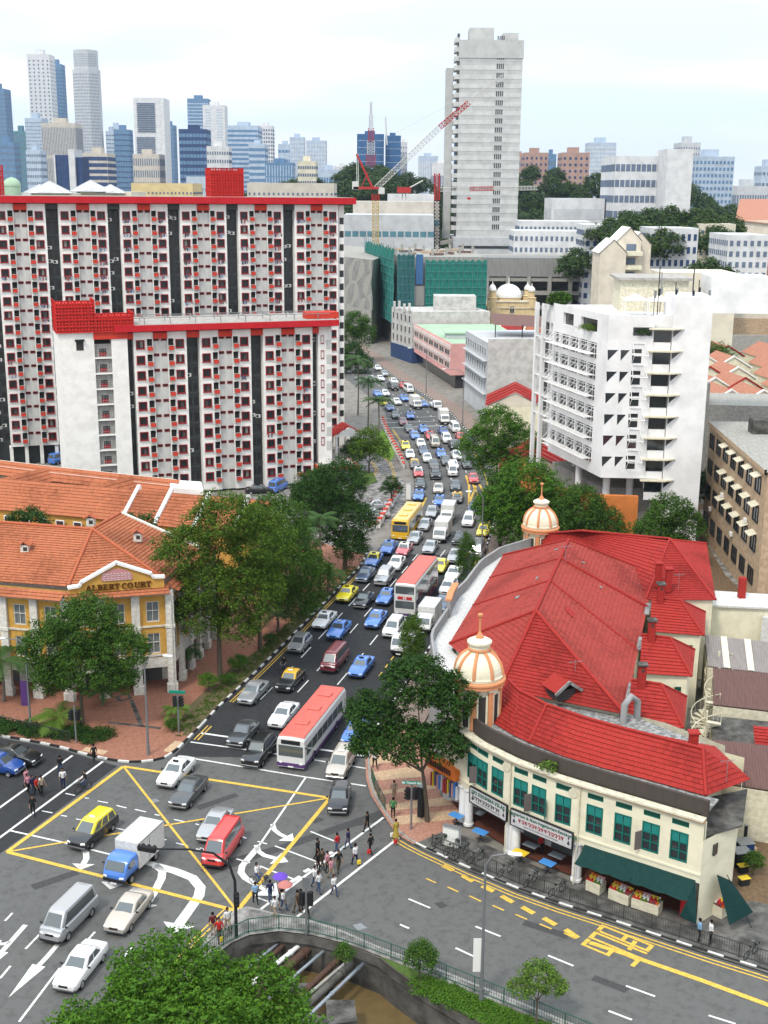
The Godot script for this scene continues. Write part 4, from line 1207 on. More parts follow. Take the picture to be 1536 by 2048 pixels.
	for c in kk:
		var m0: Vector3 = (c[0] + c[3]) * 0.5 + v3(0, 2.2, 0)
		var m1: Vector3 = (c[0] + c[1] + c[2] + c[3]) * 0.25 + v3(0.2, 2.1, 0)
		tiles(o, "tiled_slope", c[0], c[1], m0, m1, M.red_tile, 0.12)
		tiles(o, "tiled_slope", c[1], c[2], m1, m1, M.red_tile, 0.08)
		tiles(o, "tiled_slope", c[2], c[3], m1, m0, M.red_tile, 0.08)
		for e in [[c[1], m1], [c[2], m1], [m0, m1]]: ridge_cap(o, [e[0] + up * 0.8, e[1] + up * 0.8], M.red_cap, 0.12)
		made(o, "wing_wall", nb().walls(PackedVector2Array([p2(c[0].x + 0.7, c[0].z - 0.3), p2(c[1].x - 0.3, c[1].z - 0.3), p2(c[2].x - 0.3, c[2].z + 0.3), p2(c[3].x + 0.2, c[3].z + 0.3)]), 0, 7.45), M.cream_wall)
		for u in [0.55, 0.8]:
			var q: Vector3 = c[0].lerp(c[1], u)
			put(o, "small_window", nb().box(v3(0, 0, 0), v3(0.9, 1.0, 0.12)).mesh(M.teal_dark), v3(q.x, 5.9, q.z - 0.28), Basis(Vector3.UP, 0.2))
		var ch := Node3D.new()
		ch.name = "chimney"
		o.add_child(ch, true)
		ch.position = m0 + v3(0.7, -0.6, 0.6)
		put(ch, "stack", nb().cbox(v3(0, 0.9, 0), v3(0.6, 2.6, 0.6), 0.03).mesh(M.red_cap))
		put(ch, "cap", nb().cbox(v3(0, 2.25, 0), v3(0.85, 0.18, 0.85), 0.03).mesh(M.concrete_dark))
		put(ch, "flue", nb().box(v3(0, 1.8, 0.29), v3(0.22, 0.25, 0.06)).mesh(M.dark_gap))
	for e in [v3(27.8, 10.6, -118.2), v3(28.7, 10.2, -117.6), v3(22.2, 9.6, -80.4)]:
		var ch := Node3D.new()
		ch.name = "chimney"
		o.add_child(ch, true)
		ch.position = e
		put(ch, "stack", nb().cbox(v3(0, 0, 0), v3(0.6, 2.4, 0.6), 0.03).mesh(M.red_cap))
		put(ch, "cap", nb().cbox(v3(0, 1.25, 0), v3(0.8, 0.15, 0.8), 0.03).mesh(M.red_cap))
	for p in [v3(15.6, 9.6, -92.8), v3(29.6, 9.4, -117.0), v3(17.5, 13.4, -113.0), v3(23.8, 8.6, -77.2)]:
		made(o, "aerial", nb().tube([p, p + v3(0, 1.8, 0)], 0.025, 5).tube([p + v3(-0.6, 1.6, 0.2), p + v3(0.6, 1.6, -0.2)], 0.02, 4).tube([p + v3(-0.4, 1.5, -0.3), p + v3(-0.3, 1.7, 0.3)], 0.015, 4).tube([p + v3(0.2, 1.5, -0.3), p + v3(0.3, 1.7, 0.3)], 0.015, 4), M.grey_metal)
	made(o, "flat_roof", nb().prism(v2([5.0, -90.5, 4.4, -104.5, 6.0, -112, 8.4, -120.9, 10.5, -128, 13.2, -133.2, 18.4, -138, 13.6, -131.6, 6.2, -103.7, 9.6, -93.4, 8.2, -88.6]), 0, 7.9), M.white_felt)
	var lp := Curve2D.new()
	for p in v2([17.9, -138, 13.1, -133.2, 10.5, -128.1, 8.4, -120.9, 7.1, -117.6]): lp.add_point(p)
	var q1 := nb()
	for k in 20: q1.bx(lp.get_baked_length() * k / 20.0, 0.0, -0.25, lp.get_baked_length() * (k + 1) / 20.0, 9.0, 0.0)
	made(o, "road_parapet", bend(q1, lp), M.parapet_grey)
	lp = Curve2D.new()
	for p in v2([6.1, -112.4, 4.3, -105.7, 4.4, -98, 4.8, -91]): lp.add_point(p)
	q1 = nb()
	for k in 14: q1.bx(lp.get_baked_length() * k / 14.0, 0.0, -0.25, lp.get_baked_length() * (k + 1) / 14.0, 8.9, 0.0)
	made(o, "road_parapet", bend(q1, lp), M.parapet_grey)
	lp = Curve2D.new()
	for p in v2([7.1, -117.6, 6.5, -115.0, 6.1, -112.4]): lp.add_point(p)
	q1 = nb()
	for k in 6: q1.bx(lp.get_baked_length() * k / 6.0, 0.0, -0.4, lp.get_baked_length() * (k + 1) / 6.0, 9.6, 0.0)
	made(o, "raised_parapet", bend(q1, lp), M.parapet_grey)
	q1 = nb()
	for k in 6: q1.bx(lp.get_baked_length() * k / 6.0, 9.6, -0.5, lp.get_baked_length() * (k + 1) / 6.0, 9.8, 0.12)
	made(o, "parapet_coping", bend(q1, lp), M.orange_trim)
	dome_tower("domed_tower", "cream domed tower with orange ribs at the near roof corner", v3(7.4, 7.5, -88.2), 1.88)
	dome_tower("domed_tower", "cream domed tower with orange ribs at the far roof corner", v3(18.3, 5.8, -138.2), 2.0)
	made(o, "canopy_box", nb().cbox(v3(4.9, 4.0, -88.4), v3(0.9, 0.9, 3.7), 0.05, Basis(Vector3.UP, 0.65)), M.orange_box)
	var lv := nb()
	for k in 14: lv.box(v3(4.9, 4.1, -88.4) + Basis(Vector3.UP, 0.65) * v3(-0.46, 0, -1.6 + k * 0.22), v3(0.1, 0.45, 0.1), Basis(Vector3.UP, 0.65))
	made(o, "canopy_louvres", lv, M.dark_metal, "stuff")
	for e in [[p2(7.29, -82.76), 3.9, 0], [p2(11.45, -79.58), 5.3, 1]]:
		var s := cu.get_closest_offset(e[0])
		var b := thing("shop_sign", ["grey sign board with green shop name above the corner shop", "long grey sign board of the vegetarian restaurant"][e[2]], "sign", Vector3.ZERO, 0.0, "sign boards of the shophouse row")
		place(b, on_curve(cu, s, 3.55, 0.3))
		made(b, "board", nb().cbox(Vector3.ZERO, v3(e[1], 1.25, 0.12), 0.02), M.sign_grey)
		put(b, "frame", frame_mesh(e[1] + 0.12, 1.36, 0.07, 0.18, M.dark_metal))
		if e[2] == 0:
			put(b, "shop_name", text_mesh("SRI DEEMMA VILAS", 0.40, 0.02, M.text_green), v3(0, 0.33, 0.075))
			put(b, "script_line", squiggles(3.0, 0.3, 11, 4).mesh(M.text_dark), v3(-0.2, -0.25, 0.075))
			put(b, "small_line", squiggles(2.6, 0.1, 22, 9).mesh(M.text_dark), v3(0, -0.45, 0.07))
		else:
			put(b, "shop_name", text_mesh("Vegetarian & Non-Vegetarian Restaurant", 0.31, 0.02, M.text_green), v3(0.05, 0.36, 0.075))
			put(b, "script_line", squiggles(4.0, 0.32, 14, 5).mesh(M.text_red), v3(0, -0.22, 0.075))
			put(b, "small_line", squiggles(3.0, 0.1, 26, 6).mesh(M.text_dark), v3(0, -0.45, 0.07))
		for sx in [-1, 1]: put(b, "emblem", nb().lathe([[0.0, -0.4], [0.16, -0.36], [0.1, 0.0], [0.14, 0.15], [0.06, 0.35], [0, 0.42]], 8).mesh(M.text_dark), v3(sx * (e[1] * 0.5 - 0.28), 0, 0.03), Basis().scaled(v3(1, 1, 0.3)))
	var aw := thing("awning", "dark green canvas awning over the fruit and flower stall", "awning")
	for e in [[cu.get_closest_offset(p2(14.25, -77.68)), cu.get_closest_offset(p2(17.42, -75.09))], [cu.get_closest_offset(p2(17.42, -75.09)), L - 0.3]]:
		var q := nb()
		var nx := 8
		for i in nx:
			for j in 5:
				var pp: Array = []
				for d in [[0, 0], [1, 0], [1, 1], [0, 1]]:
					var u := lerpf(e[0], e[1], (i + d[0]) / float(nx))
					var vv: float = (j + d[1]) / 5.0
					pp.append(v3(u, 3.35 - vv * 0.8 - 0.16 * sin(vv * PI) - 0.06 * sin((i + d[0]) * 2.1) * vv, vv * 1.55))
				q.quad(pp[3], pp[2], pp[1], pp[0])
		made(aw, "canvas", bend(q, cu), M.awning)
	var aq := nb()
	var a0 := on_curve(cu, L - 0.3, 0, 0)
	aq.tri(a0 * v3(0, 3.3, 0), a0 * v3(0, 2.5, 1.55), a0 * v3(0.8, 1.1, 1.5))
	aq.tri(a0 * v3(0, 2.5, 1.55), a0 * v3(0.8, 1.1, 1.5), a0 * v3(-0.4, 1.3, 1.6))
	made(aw, "side_flap", aq, M.awning)
	var t2 := thing("tarpaulin", "dark green tarpaulin slung from the side wall by the lane", "tarpaulin")
	aq = nb()
	aq.quad(v3(22.6, 3.6, -73.6), v3(23.2, 0.9, -71.9), v3(25.0, 1.3, -72.8), v3(24.0, 2.4, -74.8))
	aq.quad(v3(22.6, 3.56, -73.6), v3(24.0, 2.36, -74.8), v3(25.0, 1.26, -72.8), v3(23.2, 0.86, -71.9))
	made(t2, "sheet", aq, M.awning)
	made(t2, "prop", nb().tube([v3(25.0, 0.1, -72.7), v3(23.6, 3.0, -74.6)], 0.03, 5), M.dark_metal)
	var pl := thing("cornice_plant", "leafy weed rooted on the shophouse cornice", "plant", on_curve(cu, cu.get_closest_offset(p2(12.41, -80.4)), 7.98, 0.1).origin)
	leafy(pl, 0.75, 0.9, 90, 0.20, "leaf_light", 77)
func facing(a: Vector2, b: Vector2) -> Basis:
	var t := (b - a).normalized()
	return Basis(v3(t.x, 0, t.y), Vector3.UP, v3(-t.y, 0, t.x))
func wins(o: Node3D, a: Vector2, b: Vector2, xs: Array, ys: Array, w: float, h: float, fm: Material, pm: Material, t := 0.1, called := "window") -> void:
	var bs := facing(a, b)
	var fr := frame_mesh(w, h, t, 0.16, fm, w > 1.3)
	var pn := pane_mesh(w - t, h - t, pm)
	for y in ys:
		for x in xs:
			var p: Vector3 = V(a, y) + bs * v3(x, 0, 0.05)
			var q := put(o, called, fr, p, bs)
			put(q, "pane", pn, v3(0, 0, -0.02))
func grid(o: Node3D, a: Vector2, b: Vector2, y0: float, y1: float, cols: int, rows: int, fw: float, fh: float, m: Material, called := "window_grid", proud := 0.12) -> void:
	var bs := facing(a, b)
	var l := a.distance_to(b)
	var mb := nb()
	for r in rows:
		for c in cols:
			mb.box(V(a, lerpf(y0, y1, (r + 0.5) / rows)) + bs * v3(l * (c + 0.5) / cols, 0, 0), v3(l / cols * fw, (y1 - y0) / rows * fh, proud * 2.0), bs)
	made(o, called, mb, m, "stuff")
func rot_rect(c: Vector2, w: float, d: float, yaw: float) -> PackedVector2Array:
	var x := p2(cos(yaw), -sin(yaw))
	var z := p2(sin(yaw), cos(yaw))
	return PackedVector2Array([c - x * w * 0.5 + z * d * 0.5, c + x * w * 0.5 + z * d * 0.5, c + x * w * 0.5 - z * d * 0.5, c - x * w * 0.5 - z * d * 0.5])
func range_a(n: int, a: float, step: float) -> Array:
	var o: Array = []
	for k in n: o.append(a + k * step)
	return o
func build_white_block() -> void:
	var o := thing("white_office_block", "white office block with triangular openings and white sunshade trusses", "building")
	mat("truss_white", Color(0.78, 0.78, 0.77), 0.6)
	mat("off_white", Color(0.78, 0.78, 0.78), 0.8, "soft", 0.04)
	var A := p2(22.6, -185.5)
	var C := p2(29.3, -161.7)
	var D := p2(36.9, -161.3)
	var bl := facing(A, C)
	var bf := facing(C, p2(42.5, -160.9))
	var rows: Array = []
	for k in 6: rows.append([26.15 - 2.87 * (5 - k), 28.35 - 2.87 * (5 - k), [[7.2, 9.0], [9.4, 12.2], [12.6, 15.4], [15.8, 18.4], [18.7, 21.4]]])
	rows.append([29.7, 31.4, [[10.0, 13.6], [16.0, 21.3]]])
	var w := nb()
	holed_wall(w, 6.5, 24.72, 10.55, 32.4, 0.0, rows, 0.6)
	var lw := made(o, "road_wall", w, M.off_white)
	lw.transform = Transform3D(bl, V(A, 0))
	w = nb()
	rows = []
	for k in 5: rows.append([27.2 - 2.87 * (4 - k), 29.2 - 2.87 * (4 - k), [[0.8, 3.2], [3.6, 6.0]]])
	holed_wall(w, 0.0, 6.5, 15.5, 31.8, -0.9, rows, 0.6)
	made(o, "road_wall", w, M.off_white).transform = lw.transform
	for k in 6:
		for x in [[7.2, 9.0], [9.4, 12.2], [12.6, 15.4], [15.8, 18.4], [18.7, 21.4]]:
			var p := put(o, "window", nb().box(Vector3.ZERO, v3(x[1] - x[0], 2.2, 0.05)).mesh(M.glass_dark), V(A, 27.25 - 2.87 * k) + bl * v3((x[0] + x[1]) * 0.5, 0, -0.4), bl)
			put(p, "mullion", nb().box(v3(0, 0, 0.05), v3(0.08, 2.2, 0.08)).box(v3(0, 0.3, 0.05), v3(x[1] - x[0], 0.08, 0.06)).mesh(M.truss_white))
		var t := nb()
		var y0 := 26.0 - 2.87 * k
		for z in [0.15, 1.35]:
			t.tube([v3(7.0, y0 + 0.9, z), v3(21.6, y0 + 0.9, z)], 0.05, 4)
		t.tube([v3(7.0, y0 + 2.2, 0.15), v3(21.6, y0 + 2.2, 0.15)], 0.05, 4)
		for i in 13:
			var x := 7.0 + i * 1.2
			t.tube([v3(x, y0 + 0.9, 0.0), v3(x, y0 + 0.9, 1.35)], 0.04, 4)
			t.tube([v3(x, y0 + 2.2, 0.1), v3(x, y0 + 0.9, 1.35)], 0.035, 4)
			if i < 12: t.tube([v3(x, y0 + 0.9, 1.35), v3(x + 1.2, y0 + 0.9, 0.15)], 0.03, 4)
		for i in 8: t.box(v3(14.3, y0 + 0.93, 0.25 + i * 0.14), v3(14.6, 0.03, 0.05))
		made(o, "sunshade_truss", t, M.truss_white).transform = lw.transform
		if k < 5:
			t = nb()
			y0 = 27.0 - 2.87 * k
			t.tube([v3(0.1, y0, 0.1), v3(6.4, y0, 0.1)], 0.06, 4).tube([v3(0.1, y0 + 1.1, -0.7), v3(6.4, y0 + 1.1, -0.7)], 0.05, 4)
			for i in 6: t.tube([v3(0.2 + i * 1.2, y0 + 1.1, -0.8), v3(0.2 + i * 1.2, y0, 0.1)], 0.04, 4)
			for i in 5: t.box(v3(3.2, y0 + 0.02, -0.6 + i * 0.15), v3(6.3, 0.03, 0.05))
			made(o, "sunshade_truss", t, M.truss_white).transform = lw.transform
			for x in [2.0, 4.8]: put(o, "window", nb().box(Vector3.ZERO, v3(2.4, 2.0, 0.05)).mesh(M.glass_dark), V(A, 28.2 - 2.87 * k) + bl * v3(x, 0, -1.3), bl)
	for e in [[11.8, 3.6], [18.65, 5.3]]: put(o, "window", nb().box(Vector3.ZERO, v3(e[1], 1.7, 0.05)).mesh(M.glass_dark), V(A, 30.5) + bl * v3(e[0], 0, -0.45), bl)
	for x in [0.3, 3.0]: made(o, "corner_column", nb().bx(x - 0.3, 0, -0.3, x + 0.3, 31.9, 0.2), M.off_white).transform = lw.transform
	w = nb()
	rows = []
	for k in 6: rows.append([26.1 - 2.87 * (5 - k), 28.0 - 2.87 * (5 - k), [[3.25, 4.5]]])
	rows.append([29.7, 30.85, [[3.2, 5.7]]])
	holed_wall(w, -0.02, 5.9, 10.55, 32.4, 0.0, rows, 0.5)
	var fw := made(o, "front_wall", w, M.off_white)
	fw.transform = Transform3D(bf, V(C, 0))
	for k in 6:
		var y := 27.85 - 2.87 * k
		for e in [[0.02, 1.4, 0.1], [1.74, 2.9, 1.78]]:
			var tr := nb()
			var p0 := v3(e[0], y, 0.02)
			var p1 := v3(e[1], y, 0.02)
			var p2 := v3(e[2], y - 1.42, 0.02)
			tr.tri(p2, p1, p0)
			for s in [[p0, p1], [p1, p2], [p2, p0]]: tr.quad(s[0], s[1], s[1] - v3(0, 0, 0.08), s[0] - v3(0, 0, 0.08))
			made(o, "triangular_window", tr, M.glass_dark).transform = fw.transform
		var p := put(o, "window", nb().box(v3(3.87, y - 0.8, -0.3), v3(1.25, 1.9, 0.05)).mesh(M.glass_dark))
		p.transform = fw.transform
		put(p, "sill_bar", nb().box(v3(3.87, y - 0.55, -0.1), v3(1.25, 0.25, 0.12)).mesh(M.truss_white))
		var fr := nb()
		for s in [[v3(3.3, y + 0.9, 0.1), v3(4.8, y + 0.9, 0.1)], [v3(3.3, y + 0.9, 0.1), v3(3.4, y - 0.6, 1.1)], [v3(4.8, y + 0.9, 0.1), v3(5.3, y - 0.6, 1.1)], [v3(3.4, y - 0.6, 1.1), v3(5.3, y - 0.6, 1.1)], [v3(3.4, y - 0.6, 1.1), v3(3.3, y - 1.6, 0.1)], [v3(5.3, y - 0.6, 1.1), v3(4.9, y - 0.6, 0.1)]]: fr.tube(s, 0.05, 4)
		made(o, "sunshade_frame", fr, M.truss_white).transform = fw.transform
	put(o, "plant_window", nb().box(v3(4.45, 30.3, -0.4), v3(2.5, 1.1, 0.05)).mesh(M.glass_dark)).transform = fw.transform
	var bw := nb()
	bw.bx(5.9, 9.0, -1.2, 8.9, 32.4, -0.9)
	made(o, "balcony_wall", bw, M.off_white).transform = fw.transform
	for k in 8:
		var y := 30.75 - 2.9 * k
		var sl := nb()
		sl.prism(v2([5.3, -0.6, 5.2, 0.75, 8.4, 0.95, 9.8, 0.12, 9.8, -0.9]), y - 0.14, y, true)
		var s := made(o, "balcony_slab", sl, M.cream_dirty)
		s.transform = fw.transform
		put(s, "balcony_front", nb().bx(5.9, y - 2.9, -0.3, 8.2, y - 1.85, -0.15).mesh(M.off_white))
		put(s, "balcony_opening", nb().bx(6.0, y - 1.85, -0.75, 8.2, y - 0.2, -0.6).mesh(M.glass_dark))
		var tr := nb()
		tr.tri(v3(8.42, y - 1.15, 0.03), v3(9.45, y - 0.2, 0.03), v3(8.42, y - 0.2, 0.03))
		tr.quad(v3(8.42, y - 0.2, 0.03), v3(9.45, y - 0.2, 0.03), v3(9.45, y - 0.2, -0.05), v3(8.42, y - 0.2, -0.05))
		put(s, "triangular_opening", tr.mesh(M.glass_dark))
	made(o, "stair_wall", nb().bx(8.3, 0, -8.2, 13.3, 34.85, 0.0), M.off_white).transform = fw.transform
	made(o, "core", nb().prism(PackedVector2Array([A + p2(2.4, 0.2), C + p2(0.7, -1.0), D + p2(0, -1.6), D + p2(6, -8), p2(40, -186)]), 10.6, 31.6), M.off_white)
	made(o, "soffit", nb().poly(PackedVector2Array([A + p2(1.5, 0), C, D, p2(40, -186)]), 10.58, false), M.off_white)
	for e in [[C + p2(1.2, -2), 0.5], [C + p2(4.6, -3), 0.5], [A + p2(6, 6), 0.5], [C + p2(-1.5, -9), 0.5]]:
		made(o, "column", nb().tube([V(e[0], 0), V(e[0], 10.6)], e[1], 10), M.off_white)
	made(o, "podium", nb().prism(PackedVector2Array([A + p2(3, 3), C + p2(1, -4), D + p2(0, -4), p2(40, -186)]), 0, 8.2), M.concrete)
	made(o, "orange_wall", nb().prism(v2([22.3, -165, 29.0, -160.4, 34.2, -159.9, 34.2, -160.6, 29.0, -161.2, 23.0, -166]), 0, 8.4), M.orange_flat)
	made(o, "orange_wall", nb().prism(v2([19.6, -176, 22.3, -165, 23.0, -166, 20.6, -177]), 0, 9.5), M.orange_flat)
	made(o, "roof_hut", nb().bx(3.0, 31.6, -22, 12.5, 36.0, -14), M.cream_dirty).transform = Transform3D(bf, V(C, 0))
	made(o, "hut_roof", nb().bx(2.4, 36.0, -22.6, 13.1, 36.35, -13.4), M.roof_slab).transform = Transform3D(bf, V(C, 0))
	made(o, "plant_room", nb().bx(15.5, 31.6, -21, 24, 36.6, -13), M.off_white).transform = Transform3D(bf, V(C, 0))
	for e in [[4.5, -9.0], [7.6, -8.0]]:
		var c := nb()
		c.tri(v3(e[0] - 1.6, 33.7, e[1] + 1.6), v3(e[0] + 1.6, 33.7, e[1] + 1.6), v3(e[0], 34.5, e[1]))
		c.tri(v3(e[0] + 1.6, 33.7, e[1] + 1.6), v3(e[0] + 1.6, 33.7, e[1] - 1.6), v3(e[0], 34.5, e[1]))
		c.tri(v3(e[0] + 1.6, 33.7, e[1] - 1.6), v3(e[0] - 1.6, 33.7, e[1] - 1.6), v3(e[0], 34.5, e[1]))
		c.tri(v3(e[0] - 1.6, 33.7, e[1] - 1.6), v3(e[0] - 1.6, 33.7, e[1] + 1.6), v3(e[0], 34.5, e[1]))
		for s in [[-1.5, -1.5], [1.5, -1.5], [1.5, 1.5], [-1.5, 1.5]]: c.tube([v3(e[0] + s[0], 31.6, e[1] + s[1]), v3(e[0] + s[0], 33.7, e[1] + s[1])], 0.05, 5)
		made(o, "canopy", c, M.truss_white).transform = Transform3D(bf, V(C, 0))
	for k in 9:
		var p := v3(6.0 + k * 0.95 + 0.3 * sin(k * 3.0), 32.0, -2.0 - (k * 37 % 5) * 1.6)
		made(o, "antenna_mast", nb().tube([p, p + v3(0, 3.5 + (k * 7 % 4), 0)], 0.07, 5).box(p + v3(0.15, 3.0, 0), v3(0.2, 1.0, 0.2)), M.dark_metal if k % 2 else M.grey_metal).transform = Transform3D(bf, V(C, 0))
	leafy(thing("roof_shrub", "green shrubs on the far roof corner of the white office block", "plant", v3(25.5, 31.6, -182)), 2.0, 2.2, 160, 0.25, "leaf_mid", 41)
	leafy(thing("window_plant", "plants filling the top window of the white office front", "plant", V(C, 29.75) + bf * v3(4.5, 0, 0.0)), 1.1, 0.8, 150, 0.16, "leaf_dark", 42)
	leafy(thing("window_plant", "plants in the upper roadside opening of the white office block", "plant", V(A, 29.75) + bl * v3(18.7, 0, 0.0)), 1.7, 0.8, 150, 0.16, "leaf_light", 43)
func build_court() -> void:
	var ot := mat("orange_tile", Color(0.44, 0.15, 0.075), 0.8, "grime", 0.3)
	ot.vertex_color_use_as_albedo = true
	mat("orange_cap", Color(0.45, 0.13, 0.065), 0.8, "grime", 0.4)
	mat("ochre_wall", Color(0.56, 0.32, 0.075), 0.85, "soft", 0.2)
	mat("stucco_white", Color(0.68, 0.66, 0.60), 0.85, "grime", 0.3)
	mat("bronze_text", Color(0.10, 0.035, 0.01), 0.5, "", 0.2, 0.3)
	mat("pink_relief", Color(0.58, 0.27, 0.28), 0.8, "grain", 0.6)
	mat("curtain_grey", Color(0.16, 0.18, 0.18), 0.6, "soft", 0.8)
	var o := thing("court_building", "ochre and white corner building with pediment lettering and orange tile roof", "building")
	var P0 := p2(-30.1, -109.8)
	var P1 := p2(-20.7, -112.3)
	var Q0 := p2(-52, -114.5)
	var Q1 := p2(-18.6, -127)
	var tops := [8.4, 5.2]
	for e in [[Q0, P0], [P0, P1], [P1, Q1]]:
		var a: Vector2 = e[0]
		var b: Vector2 = e[1]
		var l := a.distance_to(b)
		var n := maxi(1, int(round(l / 3.2)))
		var bay := l / n
		var rows: Array = []
		var hs: Array = []
		for k in n: hs.append([bay * (k + 0.5) - 0.62, bay * (k + 0.5) + 0.62])
		rows.append([4.15, 6.25, hs]); rows.append([7.4, 9.5, hs])
		var w := nb()
		holed_wall(w, 0, l, 3.7, 10.6, 0.0, rows, 0.35)
		var x := Transform3D(facing(a, b), V(a, 0))
		made(o, "wall", w, M.ochre_wall).transform = x
		made(o, "ground_beam", nb().bx(0, 2.7, -0.4, l, 3.72, 0.06), M.stucco_white).transform = x
		for y in [3.9, 6.9]: made(o, "string_course", nb().bx(0, y, 0, l, y + 0.16, 0.12), M.stucco_white).transform = x
		made(o, "cornice", nb().bx(-0.2, 10.2, -0.1, l + 0.2, 10.55, 0.4), M.stucco_white).transform = x
		for k in n + 1:
			var pl := made(o, "pilaster", nb().cbox(v3(bay * k, 5.2, 0.1), v3(0.8, 10.2, 0.45), 0.03), M.stucco_white)
			pl.transform = x
			put(pl, "plinth", nb().cbox(v3(bay * k, 0.55, 0.15), v3(1.05, 0.9, 0.6), 0.03).mesh(M.stucco_white))
			put(pl, "band", nb().cbox(v3(bay * k, 6.95, 0.14), v3(0.95, 0.35, 0.5), 0.03).mesh(M.stucco_white))
		for k in n:
			for y in [5.2, 8.45]:
				var q := put(o, "window", frame_mesh(1.26, 2.12, 0.09, 0.14, M.stucco_white, true), x * v3(bay * (k + 0.5), y, -0.12), x.basis)
				put(q, "pane", pane_mesh(1.1, 2.0, M.curtain_grey), v3(0, 0, -0.08))
				put(q, "glazing_bar", nb().box(v3(0, 0.1, 0.02), v3(1.1, 0.06, 0.06)).mesh(M.stucco_white))
		made(o, "arcade_back", nb().bx(0, 0, -3.4, l, 3.7, -3.2), M.stucco_white).transform = x
		made(o, "arcade_ceiling", nb().bx(0, 3.6, -3.4, l, 3.69, -0.05), M.stucco_white).transform = x
		for k in n: put(o, "arcade_door", nb().bx(bay * (k + 0.5) - 0.9, 0.12, -3.2, bay * (k + 0.5) + 0.9, 2.6, -3.14).mesh(M.shop_glass)).transform = x
	made(o, "attic_wall", nb().walls(PackedVector2Array([Q0 + p2(0, -1), P0 + p2(0.3, -0.6), P1 + p2(-0.3, -0.6), Q1 + p2(-0.8, 0), p2(-27, -127), p2(-52, -126)]), 10.5, 11.0), M.ochre_wall)
	for e in [[Q0, P0], [P0, P1], [P1, Q1]]:
		var nn := facing(e[0], e[1]).z
		tiles(o, "tile_skirt", V(e[0], 10.45) + nn * 0.95, V(e[1], 10.45) + nn * 0.95, V(e[0], 11.0) - nn * 0.3, V(e[1], 11.0) - nn * 0.3, M.orange_tile, 0.0, 0.4, 0.27)
	var E0 := v3(-52, 11.0, -116.0)
	var E1 := v3(-30.2, 11.0, -111.6)
	var E2 := v3(-21.4, 11.0, -114.0)
	var E3 := v3(-19.6, 11.0, -124.6)
	var R0 := v3(-52, 14.1, -126.0)
	var R1 := v3(-29.9, 14.1, -120.9)
	var R2 := v3(-28.2, 14.3, -126.6)
	tiles(o, "tiled_slope", E0, E1, R0, R1, M.orange_tile, 0.0, 0.42, 0.26)
	tiles(o, "tiled_slope", E1, E2, R1, R1, M.orange_tile, 0.0, 0.42, 0.26)
	tiles(o, "tiled_slope", E2, E3, R1, R2, M.orange_tile, 0.0, 0.42, 0.26)
	var up := v3(0, 0.1, 0)
	for e in [[E1, R1], [E2, R1], [R0, R1], [R1, R2]]: ridge_cap(o, [e[0] + up, e[1] + up], M.orange_cap, 0.17)
	made(o, "verge_wall", nb().box((R2 + E3) * 0.5 + v3(0, 0.0, -0.2), v3(R2.distance_to(E3), 0.5, 0.4), Basis(Vector3.UP, -0.23) * Basis(Vector3.BACK, -0.345)), M.stucco_white)
	made(o, "rear_gable", nb().walls(v2([-52, -126.4, -29, -127, -20, -125, -18.6, -127.2, -28, -131, -52, -131]), 0, 10.9), M.stucco_white)
	for p in [v3(-36.0, 12.6, -118.0), v3(-25.3, 13.0, -121.2), v3(-30.4, 14.2, -122.6)]:
		var v := Node3D.new()
		v.name = "roof_vent"
		o.add_child(v, true)
		v.position = p
		put(v, "box", nb().cbox(v3(0, 0.3, 0), v3(0.8, 0.9, 0.8), 0.02).mesh(M.stucco_white))
		put(v, "lid", nb().box(v3(-0.3, 0.95, 0), v3(0.85, 0.08, 1.2), Basis(Vector3.BACK, 0.5)).box(v3(0.3, 0.95, 0), v3(0.85, 0.08, 1.2), Basis(Vector3.BACK, -0.5)).mesh(M.orange_cap))
		put(v, "slot", nb().box(v3(0.1, 0.35, 0.4), v3(0.4, 0.4, 0.04)).mesh(M.dark_gap))
	var x := Transform3D(facing(P0, P1), V(P0, 0))
	var pd := nb()
	var prof := v2([0.4, 10.9, 0.4, 11.45, 1.4, 11.55, 1.6, 11.9, 4.9, 13.6, 8.1, 12.3, 8.3, 11.95, 9.3, 11.9, 9.3, 10.9])
	var t := Geometry2D.triangulate_polygon(prof)
	for k in range(0, t.size(), 3):
		for z in [0.2, -0.15]: pd.tri(v3(prof[t[k]].x, prof[t[k]].y, z), v3(prof[t[k + 1]].x, prof[t[k + 1]].y, z), v3(prof[t[k + 2]].x, prof[t[k + 2]].y, z))
	for k in pd.n.size(): pd.n[k] = v3(0, 0, 1)
	var ped := made(o, "pediment", pd, M.ochre_wall)
	ped.transform = x
	var cp := nb()
	for k in range(1, prof.size() - 2):
		var a := prof[k]
		var b := prof[k + 1]
		cp.box(v3((a.x + b.x) * 0.5, (a.y + b.y) * 0.5 + 0.08, 0.1), v3(a.distance_to(b) + 0.16, 0.22, 0.65), Basis(Vector3.BACK, (b - a).angle()))
	put(ped, "coping", cp.mesh(M.white_wall))
	var arch := PackedVector2Array([p2(-1.45, 0), p2(1.45, 0)])
	for k in 11:
		var a := PI * (0.18 + 0.64 * k / 10.0)
		arch.append(p2(cos(a) * 1.72, sin(a) * 1.35 - 0.2))
	var am := nb().prism(arch, 0, 0.08)
	put(ped, "relief_panel", am.mesh(M.pink_relief), v3(4.9, 11.95, 0.2), Basis(Vector3.RIGHT, PI * 0.5) * Basis().scaled(v3(1, 1, -1)))
	var sw := nb()
	for k in 16:
		var c := v3(3.75 + (k % 8) * 0.33, 12.15 + int(k / 8.0) * 0.42, 0.31)
		var pts: Array = []
		for j in 7: pts.append(c + v3(cos(j * 0.9) * (0.05 + j * 0.022), sin(j * 0.9) * (0.05 + j * 0.022), 0))
		sw.tube(pts, 0.022, 4)
